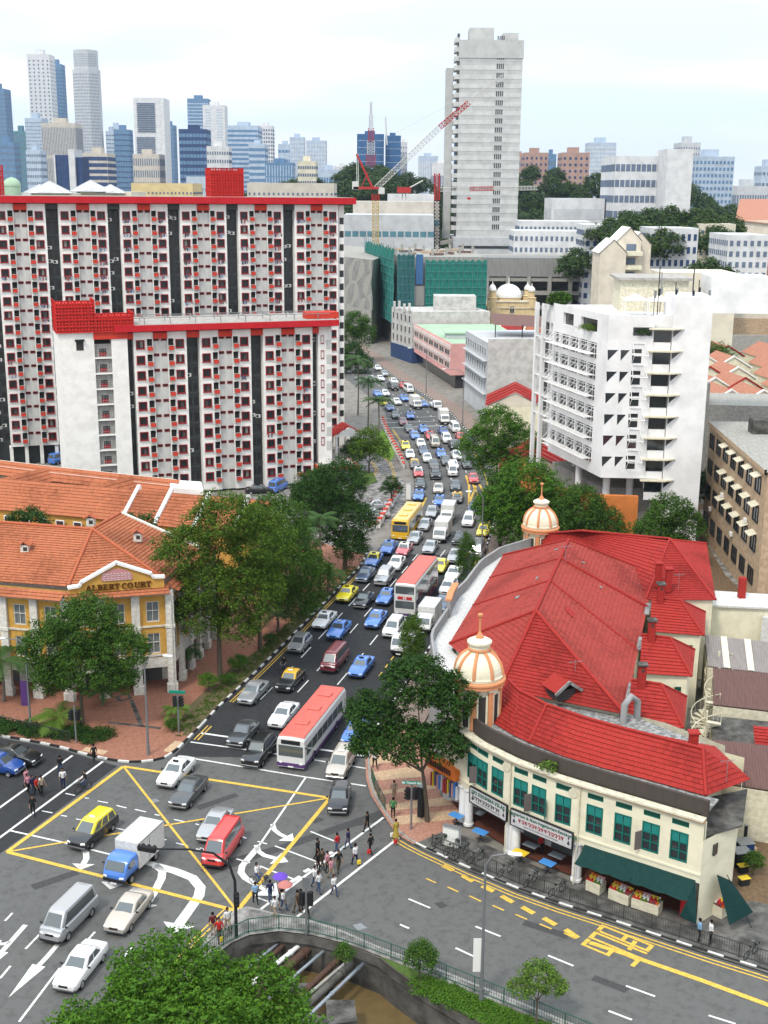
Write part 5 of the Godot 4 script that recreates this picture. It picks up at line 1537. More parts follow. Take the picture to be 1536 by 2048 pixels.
	put(ped, "relief_scrolls", sw.mesh(M.white_wall))
	var tx := thing("pediment_lettering", "bronze letters of the court name on the ochre pediment", "sign", Vector3.ZERO)
	place(tx, x)
	put(tx, "letters", text_mesh("ALBERT COURT", 0.78, 0.1, M.bronze_text, true), v3(5.0, 11.38, 0.3))
	o = thing("court_rear_range", "long orange tiled terrace behind the court with white party walls", "building")
	var fr := v2([-75, -158, -49, -151.6, -37, -148, -26, -144, -16, -140.8])
	var rr := v2([-77, -163.5, -51, -156.4, -36, -152, -23.5, -148.2, -13, -145.2])
	for k in 4: tiles(o, "tiled_slope", V(fr[k], 8.0), V(fr[k + 1], 8.0), V(rr[k], 11.0), V(rr[k + 1], 11.0), M.orange_tile, 0.0, 0.5, 0.3)
	made(o, "wall", nb().walls(v2([-75, -158.4, -49, -152, -37, -148.4, -26, -144.4, -16, -141.2, -13, -150, -50, -163, -78, -168]), 0, 8.0), M.ochre_wall)
	for k in 4: tiles(o, "tiled_slope", V(rr[k], 11.0), V(rr[k + 1], 11.0), V(rr[k] + p2(-1, -5), 8.6), V(rr[k + 1] + p2(-1, -5), 8.6), M.orange_tile, 0.0, 0.9, 0.5)
	for p in [p2(-33, -146.6), p2(-28.6, -145), p2(-23.6, -143.4), p2(-18.6, -141.8)]:
		made(o, "party_wall", nb().box(V(p, 9.75) + v3(1.2, 0, -2.2), v3(0.45, 0.55, 6.0), Basis(Vector3.UP, -0.3) * Basis(Vector3.RIGHT, 0.58)), M.white_wall)
	wins(o, fr[1] + p2(0, 0.0), fr[2], [1, 3.5, 6, 8.5, 11], [6.6], 1.2, 1.6, M.white_wall, M.glass_dark)
	o = thing("court_rear_range", "low orange roof ring round a glazed yard before the flats", "building")
	var ro := v2([-78, -183, -55.3, -172.1, -47, -168.4, -34.4, -163.3, -27.5, -160.6])
	for k in 4:
		tiles(o, "tiled_slope", V(ro[k] + p2(-0.4, 2.0), 8.4), V(ro[k + 1] + p2(-0.4, 2.0), 8.4), V(ro[k], 10.0), V(ro[k + 1], 10.0), M.orange_tile, 0.0, 0.6, 0.4)
		made(o, "wall", nb().prism(PackedVector2Array([ro[k] + p2(0, 1), ro[k + 1] + p2(0, 1), ro[k + 1] + p2(-1, -3), ro[k] + p2(-1, -3)]), 0, 9.4), M.stucco_white)
	for e in [[p2(-47.5, -168), p2(-52, -158)], [p2(-34.4, -163.3), p2(-39.5, -154)]]:
		tiles(o, "tiled_slope", V(e[0] + p2(1.8, 1), 8.4), V(e[1] + p2(1.8, 1), 8.4), V(e[0], 9.9), V(e[1], 10.4), M.orange_tile, 0.0, 0.6, 0.4)
		tiles(o, "tiled_slope", V(e[1] + p2(-1.8, 0), 8.4), V(e[0] + p2(-1.8, 0), 8.4), V(e[1], 10.4), V(e[0], 9.9), M.orange_tile, 0.0, 0.6, 0.4)
	made(o, "glazed_yard_roof", nb().poly(v2([-58, -170, -34, -160.5, -34, -152, -52, -158]), 8.2), M.grey_metal)
	made(o, "white_gable", nb().prism(v2([-28.4, -158, -23.8, -156.6, -24.8, -161.5, -29.2, -162.5]), 0, 9.6), M.white_wall)
func build_right_side() -> void:
	mat("beige_wall", Color(0.50, 0.37, 0.25), 0.9, "grime", 0.15)
	mat("orange_pale", Color(0.46, 0.22, 0.15), 0.8, "grime", 0.2)
	mat("cream_pale", Color(0.66, 0.60, 0.50), 0.85, "soft", 0.05)
	mat("orange_flat", Color(0.60, 0.20, 0.055), 0.85, "soft", 0.1)
	mat("tin", Color(0.30, 0.27, 0.26), 0.6, "streak", 0.2)
	mat("tin_red", Color(0.17, 0.10, 0.09), 0.7, "streak", 0.25)
	mat("bin_black", Color(0.02, 0.022, 0.025), 0.6)
	mat("bin_blue", Color(0.02, 0.05, 0.15), 0.6)
	var o := thing("beige_walkup", "beige four-storey walk-up block with white window hoods by the lane", "building")
	var a := p2(46.0, -171.0)
	var b := p2(44.6, -139.0)
	made(o, "wall", nb().prism(PackedVector2Array([b, a, a + p2(16, 0), b + p2(18, 0)]), 0, 16.6), M.beige_wall)
	made(o, "roof", nb().poly(PackedVector2Array([b + p2(-0.3, 0.3), a + p2(-0.3, -0.3), a + p2(16, 0), b + p2(18, 0)]), 16.65), M.concrete)
	made(o, "roof_edge", nb().bx(b.x - 0.4, 16.3, b.y, b.x - 0.1, 16.9, b.y).walls(PackedVector2Array([a + p2(-0.3, 0), b + p2(-0.3, 0)]), 16.2, 16.8, false), M.beige_wall)
	wins(o, a, b, range_a(7, 2.6, 4.3), [14.3, 10.7, 7.1, 3.0], 2.5, 2.0, M.dark_metal, M.glass_dark, 0.1)
	var bs := facing(a, b)
	for r in 3:
		for k in 5: put(o, "window_hood", nb().box(v3(0, 0, 0.45), v3(2.3, 0.08, 1.0), Basis(Vector3.RIGHT, 0.35)).mesh(M.cream_dirty), V(a, 15.5 - 3.6 * r) + bs * v3(11.2 + k * 4.3, 0, 0), bs)
	for k in 4: put(o, "air_conditioner", F.aircon, V(a, 5.2 + 3.6 * (k % 2)) + bs * v3(5.0 + k * 6.5, 0, 0.05), bs)
	made(o, "water_tank", nb().cbox(v3(51, 17.6, -163), v3(3.2, 2.0, 2.4), 0.1), M.concrete_dark)
	o = thing("lane_annex", "low cream annex with flat white roofs and a red chimney behind the shophouses", "building")
	made(o, "wall", nb().prism(v2([33.2, -119.5, 40.0, -118.6, 40.8, -122.4, 34.0, -123.8]), 0, 6.9), M.cream_wall)
	made(o, "roof", nb().prism(v2([33.0, -119.2, 40.2, -118.3, 41.0, -122.7, 33.9, -124.1]), 6.9, 7.1), M.white_felt)
	made(o, "lower_roof", nb().prism(v2([38.6, -118.0, 42.4, -117.2, 43.0, -120.6, 40.4, -121]), 0, 6.2), M.white_felt)
	made(o, "chimney", nb().cbox(v3(37.4, 8.0, -121.6), v3(0.7, 2.6, 0.7), 0.03), M.red_cap)
	made(o, "small_window", nb().box(v3(39.5, 5.0, -118.55), v3(1.1, 0.8, 0.15)), M.teal_dark)
	var sheds: Array = [["corrugated grey shed roof with pale panels behind the rear wing", v2([30.8, -108.6, 36.4, -106.8, 37.8, -113.0, 32.0, -114.8]), 4.6, "tin"], ["rusty brown corrugated roof beside the spiral stairs", v2([29.0, -99.6, 34.6, -98.0, 36.2, -104.6, 30.6, -106.2]), 4.6, "tin_red"],
		["grimy open yard with blackened walls behind the shophouse wings", v2([27.2, -92.2, 33.4, -91.0, 34.4, -97.2, 28.6, -98.6]), 3.2, "concrete_dark"], ["brown ribbed lean-to roof above the lane bins", v2([25.6, -85.4, 31.2, -83.4, 32.8, -89.6, 26.8, -91.2]), 4.4, "tin_red"]]
	for s in sheds:
		o = thing("lean_to_shed", s[0], "shed", Vector3.ZERO, 0.0, "yard sheds behind the shophouses")
		var p: PackedVector2Array = s[1]
		made(o, "wall", nb().walls(p, 0, s[2] - 0.1), M.cream_dirty)
		var rb := nb()
		rb.quad(V(p[0], s[2]), V(p[1], s[2]), V(p[2], s[2] + 0.8), V(p[3], s[2] + 0.8))
		made(o, "roof_sheet", rb, M[s[3]])
		if s[3] != "concrete_dark":
			for k in 26:
				var u := (k + 0.5) / 26.0
				made(o, "rib", nb().tube([V(p[0].lerp(p[1], u), s[2] + 0.03), V(p[3].lerp(p[2], u), s[2] + 0.83)], 0.06, 5), M[s[3]])
		if s[3] == "tin":
			for u in [0.25, 0.62]: made(o, "pale_panel", nb().quad_up(V(p[0].lerp(p[1], u), s[2] + 0.1), V(p[0].lerp(p[1], u + 0.1), s[2] + 0.1), V(p[3].lerp(p[2], u + 0.1), s[2] + 0.9), V(p[3].lerp(p[2], u), s[2] + 0.9)), M.cream_wall)
	for p in [v3(32.3, 0, -110.4), v3(31.2, 0, -106.2), v3(28.6, 0, -100.6), v3(27.6, 0, -96.4), v3(25.4, 0, -89.8), v3(24.8, 0, -86.6)]:
		o = thing("spiral_stair", "cream spiral back stair, %s from the far rear wing" % NTH[int(round((-p.z - 86.6) / -4.8 + 5))], "stair", p, 0.0, "spiral back stairs")
		made(o, "post", nb().tube([Vector3.ZERO, v3(0, 5.4, 0)], 0.1, 8), M.cream_dirty)
		var rail: Array = []
		for k in 17:
			var a2 := k * 0.42
			var y := 0.3 + k * 0.26
			put(o, "tread", nb().box(v3(0.6, 0, 0), v3(1.2, 0.06, 0.42)).mesh(M.cream_dirty), v3(0, y, 0), Basis(Vector3.UP, -a2))
			rail.append(v3(cos(a2) * 1.2, y + 0.95, sin(a2) * 1.2))
			made(o, "baluster", nb().tube([v3(cos(a2) * 1.2, y, sin(a2) * 1.2), v3(cos(a2) * 1.2, y + 0.95, sin(a2) * 1.2)], 0.02, 4), M.cream_dirty)
		made(o, "handrail", nb().tube(rail, 0.06, 6), M.cream_dirty)
	var bins: Array = [[29.0, -87.6, "bin_black", "open black skip beside the cream side wall"], [28.3, -85.1, "bin_black", "black wheeled bin with grey lid by the lane"], [27.1, -82.2, "bin_blue", "dark blue bin under a grey lid by the lane"], [26.5, -80.9, "bin_black", "grey-lidded bin nearest the yellow trays"], [34.0, -102.8, "bin_black", "lone black bin far up the lane"]]
	for e in bins:
		var q := g_of(e)
		o = thing("wheeled_bin", e[3], "bin", v3(q.x, 0.03, q.y), 0.2, "bins along the back lane")
		made(o, "body", nb().cbox(v3(0, 0.6, 0), v3(1.2, 1.1, 1.0), 0.06), M[e[2]])
		made(o, "lid", nb().cbox(v3(0, 1.2, 0.02), v3(1.26, 0.1, 1.06), 0.03), M.grey_metal)
	o = thing("blue_drum", "blue plastic drum standing in the back lane", "drum", V(p2(31.83, -96.5), 0.03))
	made(o, "body", nb().lathe([[0.0, 0.0], [0.3, 0.0], [0.32, 0.3], [0.3, 0.35], [0.32, 0.6], [0.3, 0.9], [0.0, 0.92]], 14), M.bin_blue)
	for e in [[26.4, -79.9, "yellow tray leaning by the bins, topmost"], [26.0, -78.2, "yellow tray lying lowest by the side wall"]]:
		var q := g_of(e)
		o = thing("yellow_tray", e[2], "tray", v3(q.x, 0.6, q.y), 0.3, "yellow trays in the lane")
		made(o, "base", nb().cbox(Vector3.ZERO, v3(0.8, 0.06, 0.55), 0.02), M.table_yellow)
		made(o, "stand", nb().bx(-0.35, -0.57, -0.2, 0.35, -0.04, 0.2), M.dark_metal)
	o = thing("carton", "pale carton lying open in the back lane", "box", V(p2(27.91, -82.9), 0.03), 0.3)
	made(o, "box", nb().cbox(v3(0, 0.15, 0), v3(0.7, 0.3, 0.5), 0.02), M.beige_paving)
	o = thing("red_roof_porch", "small red tiled porch roof in the yard by the lane", "roof", Vector3.ZERO)
	tiles(o, "tiled_slope", v3(30.4, 4.0, -91.6), v3(33.0, 4.0, -91.0), v3(31.0, 4.9, -94.6), v3(33.6, 4.9, -94.0), M.red_tile, 0.05)
	o = thing("grey_side_block", "plain grey rendered block behind the beige walk-up", "building")
	made(o, "wall", nb().prism(v2([40, -190, 62, -188, 64, -200, 40, -202]), 0, 16.0), M.concrete)
	made(o, "upper_wall", nb().prism(v2([41.5, -189.8, 50.5, -189, 51, -197, 42, -198]), 16.0, 19.4), M.concrete)
	made(o, "opening", nb().bx(42.2, 16.8, -189.7, 46.0, 18.6, -189.4), M.dark_gap)
	made(o, "white_roof", nb().quad_up(v3(40.6, 19.2, -189.4), v3(47.5, 19.6, -189.0), v3(44, 22.4, -200), v3(40.5, 21.5, -200)), M.white_wall)
	var rows: Array = [[-214, 50], [-226, 52], [-240, 54], [-256, 55], [-272, 58], [-290, 62], [-310, 66]]
	var wi := 0
	for r in rows:
		for k in 4:
			var x0: float = r[1] + k * 9.2 + (wi % 2) * 3.0
			wi += 1
			var lab: String = "terrace house roof, row %s from the office block, %s along it" % [["first", "second", "third", "fourth", "fifth", "sixth", "seventh"][rows.find(r)], ["nearest", "second", "third", "farthest"][k]]
			o = thing("terrace_house", "orange tiled " + lab, "house", v3(x0, 0, r[0]), 0.12, "terrace houses on the right")
			made(o, "wall", nb().bx(-4.2, 0, -5.5, 4.2, 8.6, 5.5), M.cream_wall)
			for s in [-1.0, 1.0]:
				var rb := nb()
				rb.quad_up(v3(0, 11.2, 5.6), v3(0, 11.2, -5.6), v3(s * 4.5, 8.5, -5.6), v3(s * 4.5, 8.5, 5.6))
				for j in 14: rb.tube([v3(0, 11.2, -5.4 + j * 0.8), v3(s * 4.5, 8.52, -5.4 + j * 0.8)], 0.09, 4)
				made(o, "roof_slope", rb, M.orange_pale)
				made(o, "verge", nb().box(v3(s * 2.25, 9.95, 5.6), v3(5.3, 0.3, 0.4), Basis(Vector3.BACK, -s * 0.54)), M.white_wall if (wi % 3) else M.red_cap)
			var gb := nb()
			gb.tri(v3(-4.2, 8.5, 5.5), v3(4.2, 8.5, 5.5), v3(0, 11.1, 5.5))
			made(o, "gable", gb, M.cream_wall)
	o = thing("cream_block", "large cream block with beige base and red hipped roof at the right edge", "building")
	made(o, "wall", nb().prism(v2([112, -398, 127, -396, 129, -425, 113, -428]), 0, 21.5), M.cream_pale)
	made(o, "base", nb().prism(v2([111.9, -397.9, 126.9, -395.9, 127, -396.5, 112, -398.4]), 0, 9.0), M.beige_wall)
	made(o, "wing", nb().prism(v2([126, -390, 160, -386, 160, -420, 128, -425]), 0, 27), M.cream_pale)
	wins(o, p2(112, -398), p2(127, -396), [12.5], [14, 18], 2.4, 1.8, M.dark_metal, M.glass_dark)
	wins(o, p2(126, -390), p2(160, -386), [4, 10, 16], [9, 16, 22], 4.4, 1.6, M.dark_metal, M.glass_dark)
	made(o, "roof", nb().quad_up(v3(110, 21.5, -402), v3(113, 29, -420), v3(140, 29, -420), v3(140, 21.5, -402)), M.orange_pale)
	o = thing("retaining_wall", "long stained grey retaining wall below the cream block", "wall")
	made(o, "wall", nb().bx(60, 0, -372, 190, 6.5, -371), M.concrete)
	made(o, "wall", nb().bx(60, 0, -352, 190, 4.0, -351), M.concrete)
func g_of(e: Array) -> Vector2: return p2(e[0], e[1])
func tower_box(label: String, cx: float, z: float, w: float, h: float, d: float, wall: String, pane: String, cols: int, rows: int, fw := 0.6, fh := 0.5, yaw := 0.0, group := "towers of the skyline", called := "tower", from_y := 0.0) -> Node3D:
	var o := thing(called, label, "building", Vector3.ZERO, 0.0, group)
	var p := rot_rect(p2(cx, z - d * 0.5), w, d, yaw)
	made(o, "wall", nb().prism(p, 0, h), M[wall])
	if rows > 0:
		var y0 := maxf(from_y, 4.0)
		grid(o, p[0], p[1], y0, h - (h - y0) * 0.03, cols, rows, fw, fh, M[pane])
		var sc := maxi(1, int(cols * d / w))
		if yaw != 0.0 or absf(cx) > w:
			if cx < 0: grid(o, p[1], p[2], y0, h - (h - y0) * 0.03, sc, rows, fw, fh, M[pane])
			else: grid(o, p[3], p[0], y0, h - (h - y0) * 0.03, sc, rows, fw, fh, M[pane])
	if called == "tower": made(o, "roof_plant", nb().bx(cx - w * 0.22, h, z - d * 0.7, cx + w * 0.16, h + 3.0 + absf(cx) * 0.01, z - d * 0.3), M[wall])
	return o
func lattice(m: MB, a: Vector3, b: Vector3, w: float, n: int, r: float) -> void:
	var d := (b - a).normalized()
	var s := d.cross(Vector3.UP if absf(d.y) < 0.9 else Vector3.RIGHT).normalized() * w * 0.5
	var t := s.cross(d).normalized() * w * 0.5
	var c := [s + t, s - t, -s - t, -s + t]
	for k in 4: m.tube([a + c[k], b + c[k]], r, 4)
	for i in n:
		var p := a.lerp(b, float(i) / n)
		var q := a.lerp(b, float(i + 1) / n)
		for k in 4:
			m.tube([p + c[k], q + c[(k + 1) % 4]], r * 0.7, 3)
			m.tube([p + c[k], p + c[(k + 1) % 4]], r * 0.7, 3)
func build_road_far() -> void:
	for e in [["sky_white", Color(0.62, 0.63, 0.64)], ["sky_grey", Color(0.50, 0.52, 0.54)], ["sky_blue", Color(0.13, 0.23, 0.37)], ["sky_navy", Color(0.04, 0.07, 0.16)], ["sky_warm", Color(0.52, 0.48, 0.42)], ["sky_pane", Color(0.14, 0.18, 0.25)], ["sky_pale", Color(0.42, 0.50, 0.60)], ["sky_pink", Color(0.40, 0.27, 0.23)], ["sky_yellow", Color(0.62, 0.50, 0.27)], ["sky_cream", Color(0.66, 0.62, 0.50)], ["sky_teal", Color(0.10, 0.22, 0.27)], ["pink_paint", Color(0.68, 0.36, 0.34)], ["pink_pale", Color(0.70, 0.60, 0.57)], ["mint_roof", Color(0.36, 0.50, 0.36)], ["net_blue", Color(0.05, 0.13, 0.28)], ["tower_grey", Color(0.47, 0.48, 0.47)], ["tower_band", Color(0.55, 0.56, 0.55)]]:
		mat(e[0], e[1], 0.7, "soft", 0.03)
	mat("net_green", Color(0.03, 0.22, 0.17), 0.9, "grain", 0.35)
	mat("tarp_grey", Color(0.26, 0.26, 0.25), 0.9, "streak", 0.1)
	mat("old_white", Color(0.55, 0.54, 0.52), 0.9, "grime", 0.06)
	mat("mosque_cream", Color(0.66, 0.52, 0.30), 0.85, "soft", 0.1)
	mat("crane_red", Color(0.40, 0.04, 0.04), 0.6)
	mat("crane_white", Color(0.55, 0.55, 0.53), 0.6)
	mat("crane_yellow", Color(0.50, 0.36, 0.10), 0.6)
	var o: Node3D
	o = thing("grey_shop_block", "grey four-storey shop block with blank side wall and rusty canopy", "building")
	var q := v2([18.8, -288, 22, -264, 37, -266, 35, -290])
	made(o, "wall", nb().prism(q, 0, 16.4), M.sky_grey)
	made(o, "side_wall", nb().prism(v2([22.1, -263.9, 37, -265.9, 37, -266.2, 22.1, -264.2]), 0, 17.2), M.old_white)
	wins(o, q[0], q[1], range_a(9, 1.6, 2.6), [14.2, 10.6, 7.0], 1.2, 1.8, M.sky_grey, M.glass_dark)
	for y in [12.4, 8.8, 5.2]: made(o, "ledge", nb().box(v3(20.2, y, -276), v3(1.2, 0.15, 24), Basis(Vector3.UP, 0.13)), M.sky_grey)
	made(o, "canopy_roof", nb().quad_up(v3(24, 19.2, -274), v3(37, 18.6, -274), v3(37, 20.2, -284), v3(24, 20.8, -284)), M.tin_red)
	for k in 3:
		made(o, "canopy_post", nb().tube([v3(24.5 + k * 6, 16.4, -274.3), v3(24.5 + k * 6, 19.2, -274.3)], 0.12, 6), M.dark_metal)
	for e in [["red tiled shop roof with cream gable before the grey block", 26.0, -247.0, 9.0], ["low red tiled shop roof beside the orange wall", 24.6, -200.0, 6.5]]:
		o = thing("tiled_shop", e[0], "house", v3(e[1], 0, e[2]), -0.1, "red roofed shops by the road")
		made(o, "wall", nb().bx(-5, 0, -8, 6, e[3] - 2.4, 6), M.cream_wall)
		tiles(o, "tiled_slope", v3(-5.4, e[3] - 2.5, -8.2), v3(-5.4, e[3] - 2.5, 6.3), v3(0.5, e[3] + 0.4, -8.2), v3(0.5, e[3] + 0.4, 6.3), M.red_tile, 0.05, 0.6, 0.4)
		tiles(o, "tiled_slope", v3(6.4, e[3] - 2.5, 6.3), v3(6.4, e[3] - 2.5, -8.2), v3(0.5, e[3] + 0.4, 6.3), v3(0.5, e[3] + 0.4, -8.2), M.red_tile, 0.05, 0.6, 0.4)
		var gb := nb()
		gb.tri(v3(-5, e[3] - 2.4, 6.02), v3(6, e[3] - 2.4, 6.02), v3(0.5, e[3] + 0.3, 6.02))
		made(o, "gable", gb, M.cream_pale)
		for y in [-3.0, 0.5, 4.0]: ridge_cap(o, [v3(-5.4, e[3] - 2.35, y), v3(0.5, e[3] + 0.55, y), v3(6.4, e[3] - 2.35, y)], M.red_cap, 0.15)
	o = thing("pink_block", "pink and white three-storey block with ribbon windows and mint green roof", "building")
	q = v2([8.2, -350, 16.3, -304.2, 36, -308, 32, -352])
	made(o, "wall", nb().prism(q, 3.4, 11.2), M.pink_paint)
	made(o, "shopfront", nb().prism(v2([9.6, -349, 17.6, -305.6, 36, -309, 32, -351]), 0, 3.4), M.glass_dark)
	made(o, "roof", nb().prism(v2([8.6, -349.6, 16.6, -304.6, 35.7, -308.3, 31.7, -351.6]), 11.15, 11.3), M.mint_roof)
	for y in [5.6, 8.8]:
		made(o, "white_band", nb().box(v3(12.15, y + 1.55, -327.1), v3(0.3, 0.9, 46.2), Basis(Vector3.UP, 0.175)), M.pink_pale)
		wins(o, q[0], q[1], range_a(7, 3.6, 6.5), [y], 5.6, 1.6, M.pink_pale, M.glass_dark, 0.12)
	for e in [[20, 12.6, -318, 9.0, 7.0], [27, 12.4, -313, 6.0, 5.0]]:
		made(o, "roof_light", nb().bx(e[0] - e[3] * 0.5, 11.3, e[2] - e[4] * 0.5, e[0] + e[3] * 0.5, e[1], e[2] + e[4] * 0.5), M.sky_grey)
		made(o, "roof_light_lid", nb().bx(e[0] - e[3] * 0.55, e[1], e[2] - e[4] * 0.55, e[0] + e[3] * 0.55, e[1] + 0.3, e[2] + e[4] * 0.55), M.mint_roof)
	o = thing("old_stained_block", "weather-stained white corner block with stepped parapet and dark blue shopfront", "building")
	q = v2([1.8, -366, 7.6, -351, 30, -354, 26, -369])
	made(o, "wall", nb().prism(q, 4.2, 14.6), M.old_white)
	made(o, "shopfront", nb().prism(v2([1.6, -366.3, 7.6, -350.6, 14, -351.6, 12, -366]), 0, 4.2), M.sky_navy)
	made(o, "stair_house", nb().bx(14, 14.6, -364, 26, 18.6, -356), M.old_white)
	for k in 4: made(o, "parapet_step", nb().box(v3(2.6 + k * 1.4, 15.2 + 0.5 * (k % 2), -364 + k * 3.7), v3(0.7, 2.2, 1.6)), M.old_white)
	wins(o, q[0], q[1], range_a(5, 1.8, 3.1), [12.4, 9.2, 6.2], 1.3, 2.0, M.old_white, M.glass_dark)
	o = thing("yellow_mosque", "yellow mosque with white onion domes and corner turrets", "building")
	made(o, "hall", nb().prism(v2([28.5, -425, 34, -398, 48, -400, 44, -428]), 0, 11.6), M.mosque_cream)
	made(o, "front", nb().bx(33, 0, -402, 48.5, 13.6, -398.5), M.mosque_cream)
	for y in [8.6, 11.4, 13.4]: made(o, "moulding", nb().bx(32.8, y, -402.2, 48.7, y + 0.3, -398.2), M.cream_pale)
	made(o, "dome_drum", nb().lathe([[4.2, 12.0], [4.2, 14.6]], 20, v3(40, 0, -404)), M.mosque_cream)
	var pr: Array = []
	for k in 10: pr.append([cos(PI * 0.5 * k / 9.5) * 4.4, 14.6 + sin(PI * 0.5 * k / 9.5) * 4.2])
	pr.append([0.15, 18.9]); pr.append([0.12, 20.6]); pr.append([0.0, 20.8])
	made(o, "dome", nb().lathe(pr, 24, v3(40, 0, -404)), M.white_wall)
	for p in [v3(34.5, 0, -399.5), v3(47, 0, -399.5), v3(35, 0, -407), v3(46.5, 0, -407)]:
		var t := made(o, "turret", nb().lathe([[1.5, 11.6], [1.5, 14.6], [1.7, 14.8], [1.0, 15.0], [1.0, 16.6], [1.25, 16.8]], 12, p), M.mosque_cream)
		put(t, "cap", nb().lathe([[1.1, 16.8], [1.15, 17.3], [0.8, 18.0], [0.2, 18.5], [0.06, 19.4], [0.0, 19.5]], 12, p).mesh(M.white_wall))
	wins(o, p2(33, -398.5), p2(48.5, -398.5), [7.75], [11.0], 1.6, 2.4, M.cream_pale, M.glass_dark, 0.15)
	for k in 7: made(o, "arch_window", nb().box(v3(29.3 + k * 0.75, 5.0, -420 + k * 3.4), v3(0.5, 2.6, 1.3)), M.sky_pink)
	o = thing("tiled_shop", "pair of long orange roofs with pale ridges right of the mosque", "house", v3(36, 0, -335), -0.2, "red roofed shops by the road")
	for k in 4:
		tiles(o, "tiled_slope", v3(-6 + k * 7, 7.5, 8), v3(1 + k * 7, 7.5, 8), v3(-6 + k * 7, 11.5, -14), v3(1 + k * 7, 11.5, -14), M.orange_tile if k % 2 else M.red_tile, 0.04, 1.2, 0.7)
		ridge_cap(o, [v3(-6 + k * 7, 7.7, 8), v3(-6 + k * 7, 11.7, -14)], M.cream_wall, 0.25)
	made(o, "wall", nb().bx(-6, 0, -14, 22, 7.4, 8), M.cream_wall)
	o = thing("netted_building_site", "unfinished concrete block wrapped in green scaffold netting", "building site")
	made(o, "concrete_frame", nb().prism(v2([4.6, -384, 30, -386, 30, -440, -5, -446]), 0, 28.2), M.concrete)
	var nets: Array = [[v2([-6.5, -446, 3.4, -382]), 8.0, 30.5], [v2([3.4, -382, 8.6, -382.6]), 8.0, 29.0], [v2([12, -383, 31, -385]), 7.0, 27.2]]
	for e in nets:
		var l: PackedVector2Array = e[0]
		var n := nb()
		var cn := 26
		var vv := func(i: int, j: int) -> Vector3:
			var p := l[0].lerp(l[1], float(i) / cn)
			var bs := facing(l[0], l[1])
			return V(p, lerpf(e[1], e[2], j / 8.0) + (0.5 * sin(i * 2.3) if j == 8 else 0.0)) + bs.z * (0.9 + 0.16 * sin(i * 1.7 + j * 2.9))
		for i in cn:
			for j in 8: n.quad(vv.call(i, j), vv.call(i + 1, j), vv.call(i + 1, j + 1), vv.call(i, j + 1))
		made(o, "scaffold_net", n, M.net_green)
		var sc := nb()
		var bs2 := facing(l[0], l[1])
		for j in 9: sc.tube([V(l[0], e[1] + j * 2.4) + bs2.z * 1.15, V(l[1], e[1] + j * 2.4) + bs2.z * 1.15], 0.08, 4)
		for i in 14: sc.tube([V(l[0].lerp(l[1], i / 13.0), e[1]) + bs2.z * 1.15, V(l[0].lerp(l[1], i / 13.0), e[2] + 1.2) + bs2.z * 1.15], 0.07, 4)
		made(o, "scaffold_pole", sc, M.sky_teal, "stuff")
	for k in 14: made(o, "starter_column", nb().bx(-2 + k * 2.3, 28, -430 + (k * 17 % 40), -1.2 + k * 2.3, 30.5, -429.2 + (k * 17 % 40)), M.concrete)
	for k in 10: made(o, "formwork_stack", nb().box(v3(4 + k * 2.4, 28.6, -425 + (k * 13 % 34)), v3(4.5, 0.6, 1.2), Basis(Vector3.UP, k * 0.7)), M.tin_red if k % 2 else M.beige_wall)
	made(o, "blue_sheet", nb().bx(9.2, 20, -383, 11.4, 29, -382.2), M.net_blue)
	made(o, "grey_tarpaulin", nb().box(v3(9.6, 16.5, -382.6), v3(4.6, 6.0, 0.8)), M.tarp_grey)
	o = thing("tarped_building_site", "long unfinished block hung with torn grey tarpaulins left of the road", "building site")
	made(o, "concrete_frame", nb().prism(v2([-44, -470, -4.5, -395, 6, -470, -30, -520]), 0, 26.4), M.concrete)
	var tp := nb()
	for i in 22:
		for j in 4:
			var f := func(a: int, b: int) -> Vector3: return v3(lerpf(-44.5, -4.8, a / 22.0), 11 + b * 3.9, lerpf(-470, -395, a / 22.0)) + v3(0.88, 0, 0.47) * (0.5 + 0.35 * sin(a * 2.6 + b * 1.9))
			tp.quad(f.call(i, j), f.call(i + 1, j), f.call(i + 1, j + 1), f.call(i, j + 1))
	made(o, "torn_tarpaulin", tp, M.tarp_grey)
	o = thing("concrete_frame_block", "bare concrete frame block with dark open floors behind the mosque", "building site")
	made(o, "core", nb().bx(30, 0, -520, 97, 22.6, -492), M.concrete)
	for y in [4.0, 9.5, 14.6]: made(o, "floor_slab", nb().bx(29.5, y, -493, 97, y + 1.4, -476), M.concrete)
	made(o, "grey_cladding", nb().bx(29.6, 16.4, -494, 97.2, 23.4, -475.6), M.tarp_grey)
	for k in 9: made(o, "column", nb().bx(30 + k * 8, 0, -477.5, 31.4 + k * 8, 16.4, -475.5), M.concrete)
	o = thing("slab_tower", "very tall pale grey slab tower with a central strip of slit windows", "building")
	var d := 690.0
	var x0: float = v3(38.44, 21.69, -690).x
	var x1: float = v3(71.72, 21.94, -690).x
	var top: float = v3(51.44, 125.11, -690).y
	made(o, "shaft", nb().bx(x0, 20, -d - 26, x1, top, -d), M.tower_grey)
	for k in 21: made(o, "pale_band", nb().bx(x0 - 0.1, 27 + k * 4.62, -d - 1, x1 + 0.1, 29.3 + k * 4.62, -d + 0.12), M.tower_band)
	made(o, "crown", nb().bx(x0 - 0.6, top - 9, -d - 26, x1 + 0.5, top, -d + 0.6), M.tower_grey)
	made(o, "roof_house", nb().bx(x0 + 5, top, -d - 18, x0 + 18, top + 6.5, -d - 3), M.tower_band)
	made(o, "roof_house", nb().bx(x0 + 23, top, -d - 18, x0 + 31, top + 4, -d - 3), M.tower_band)
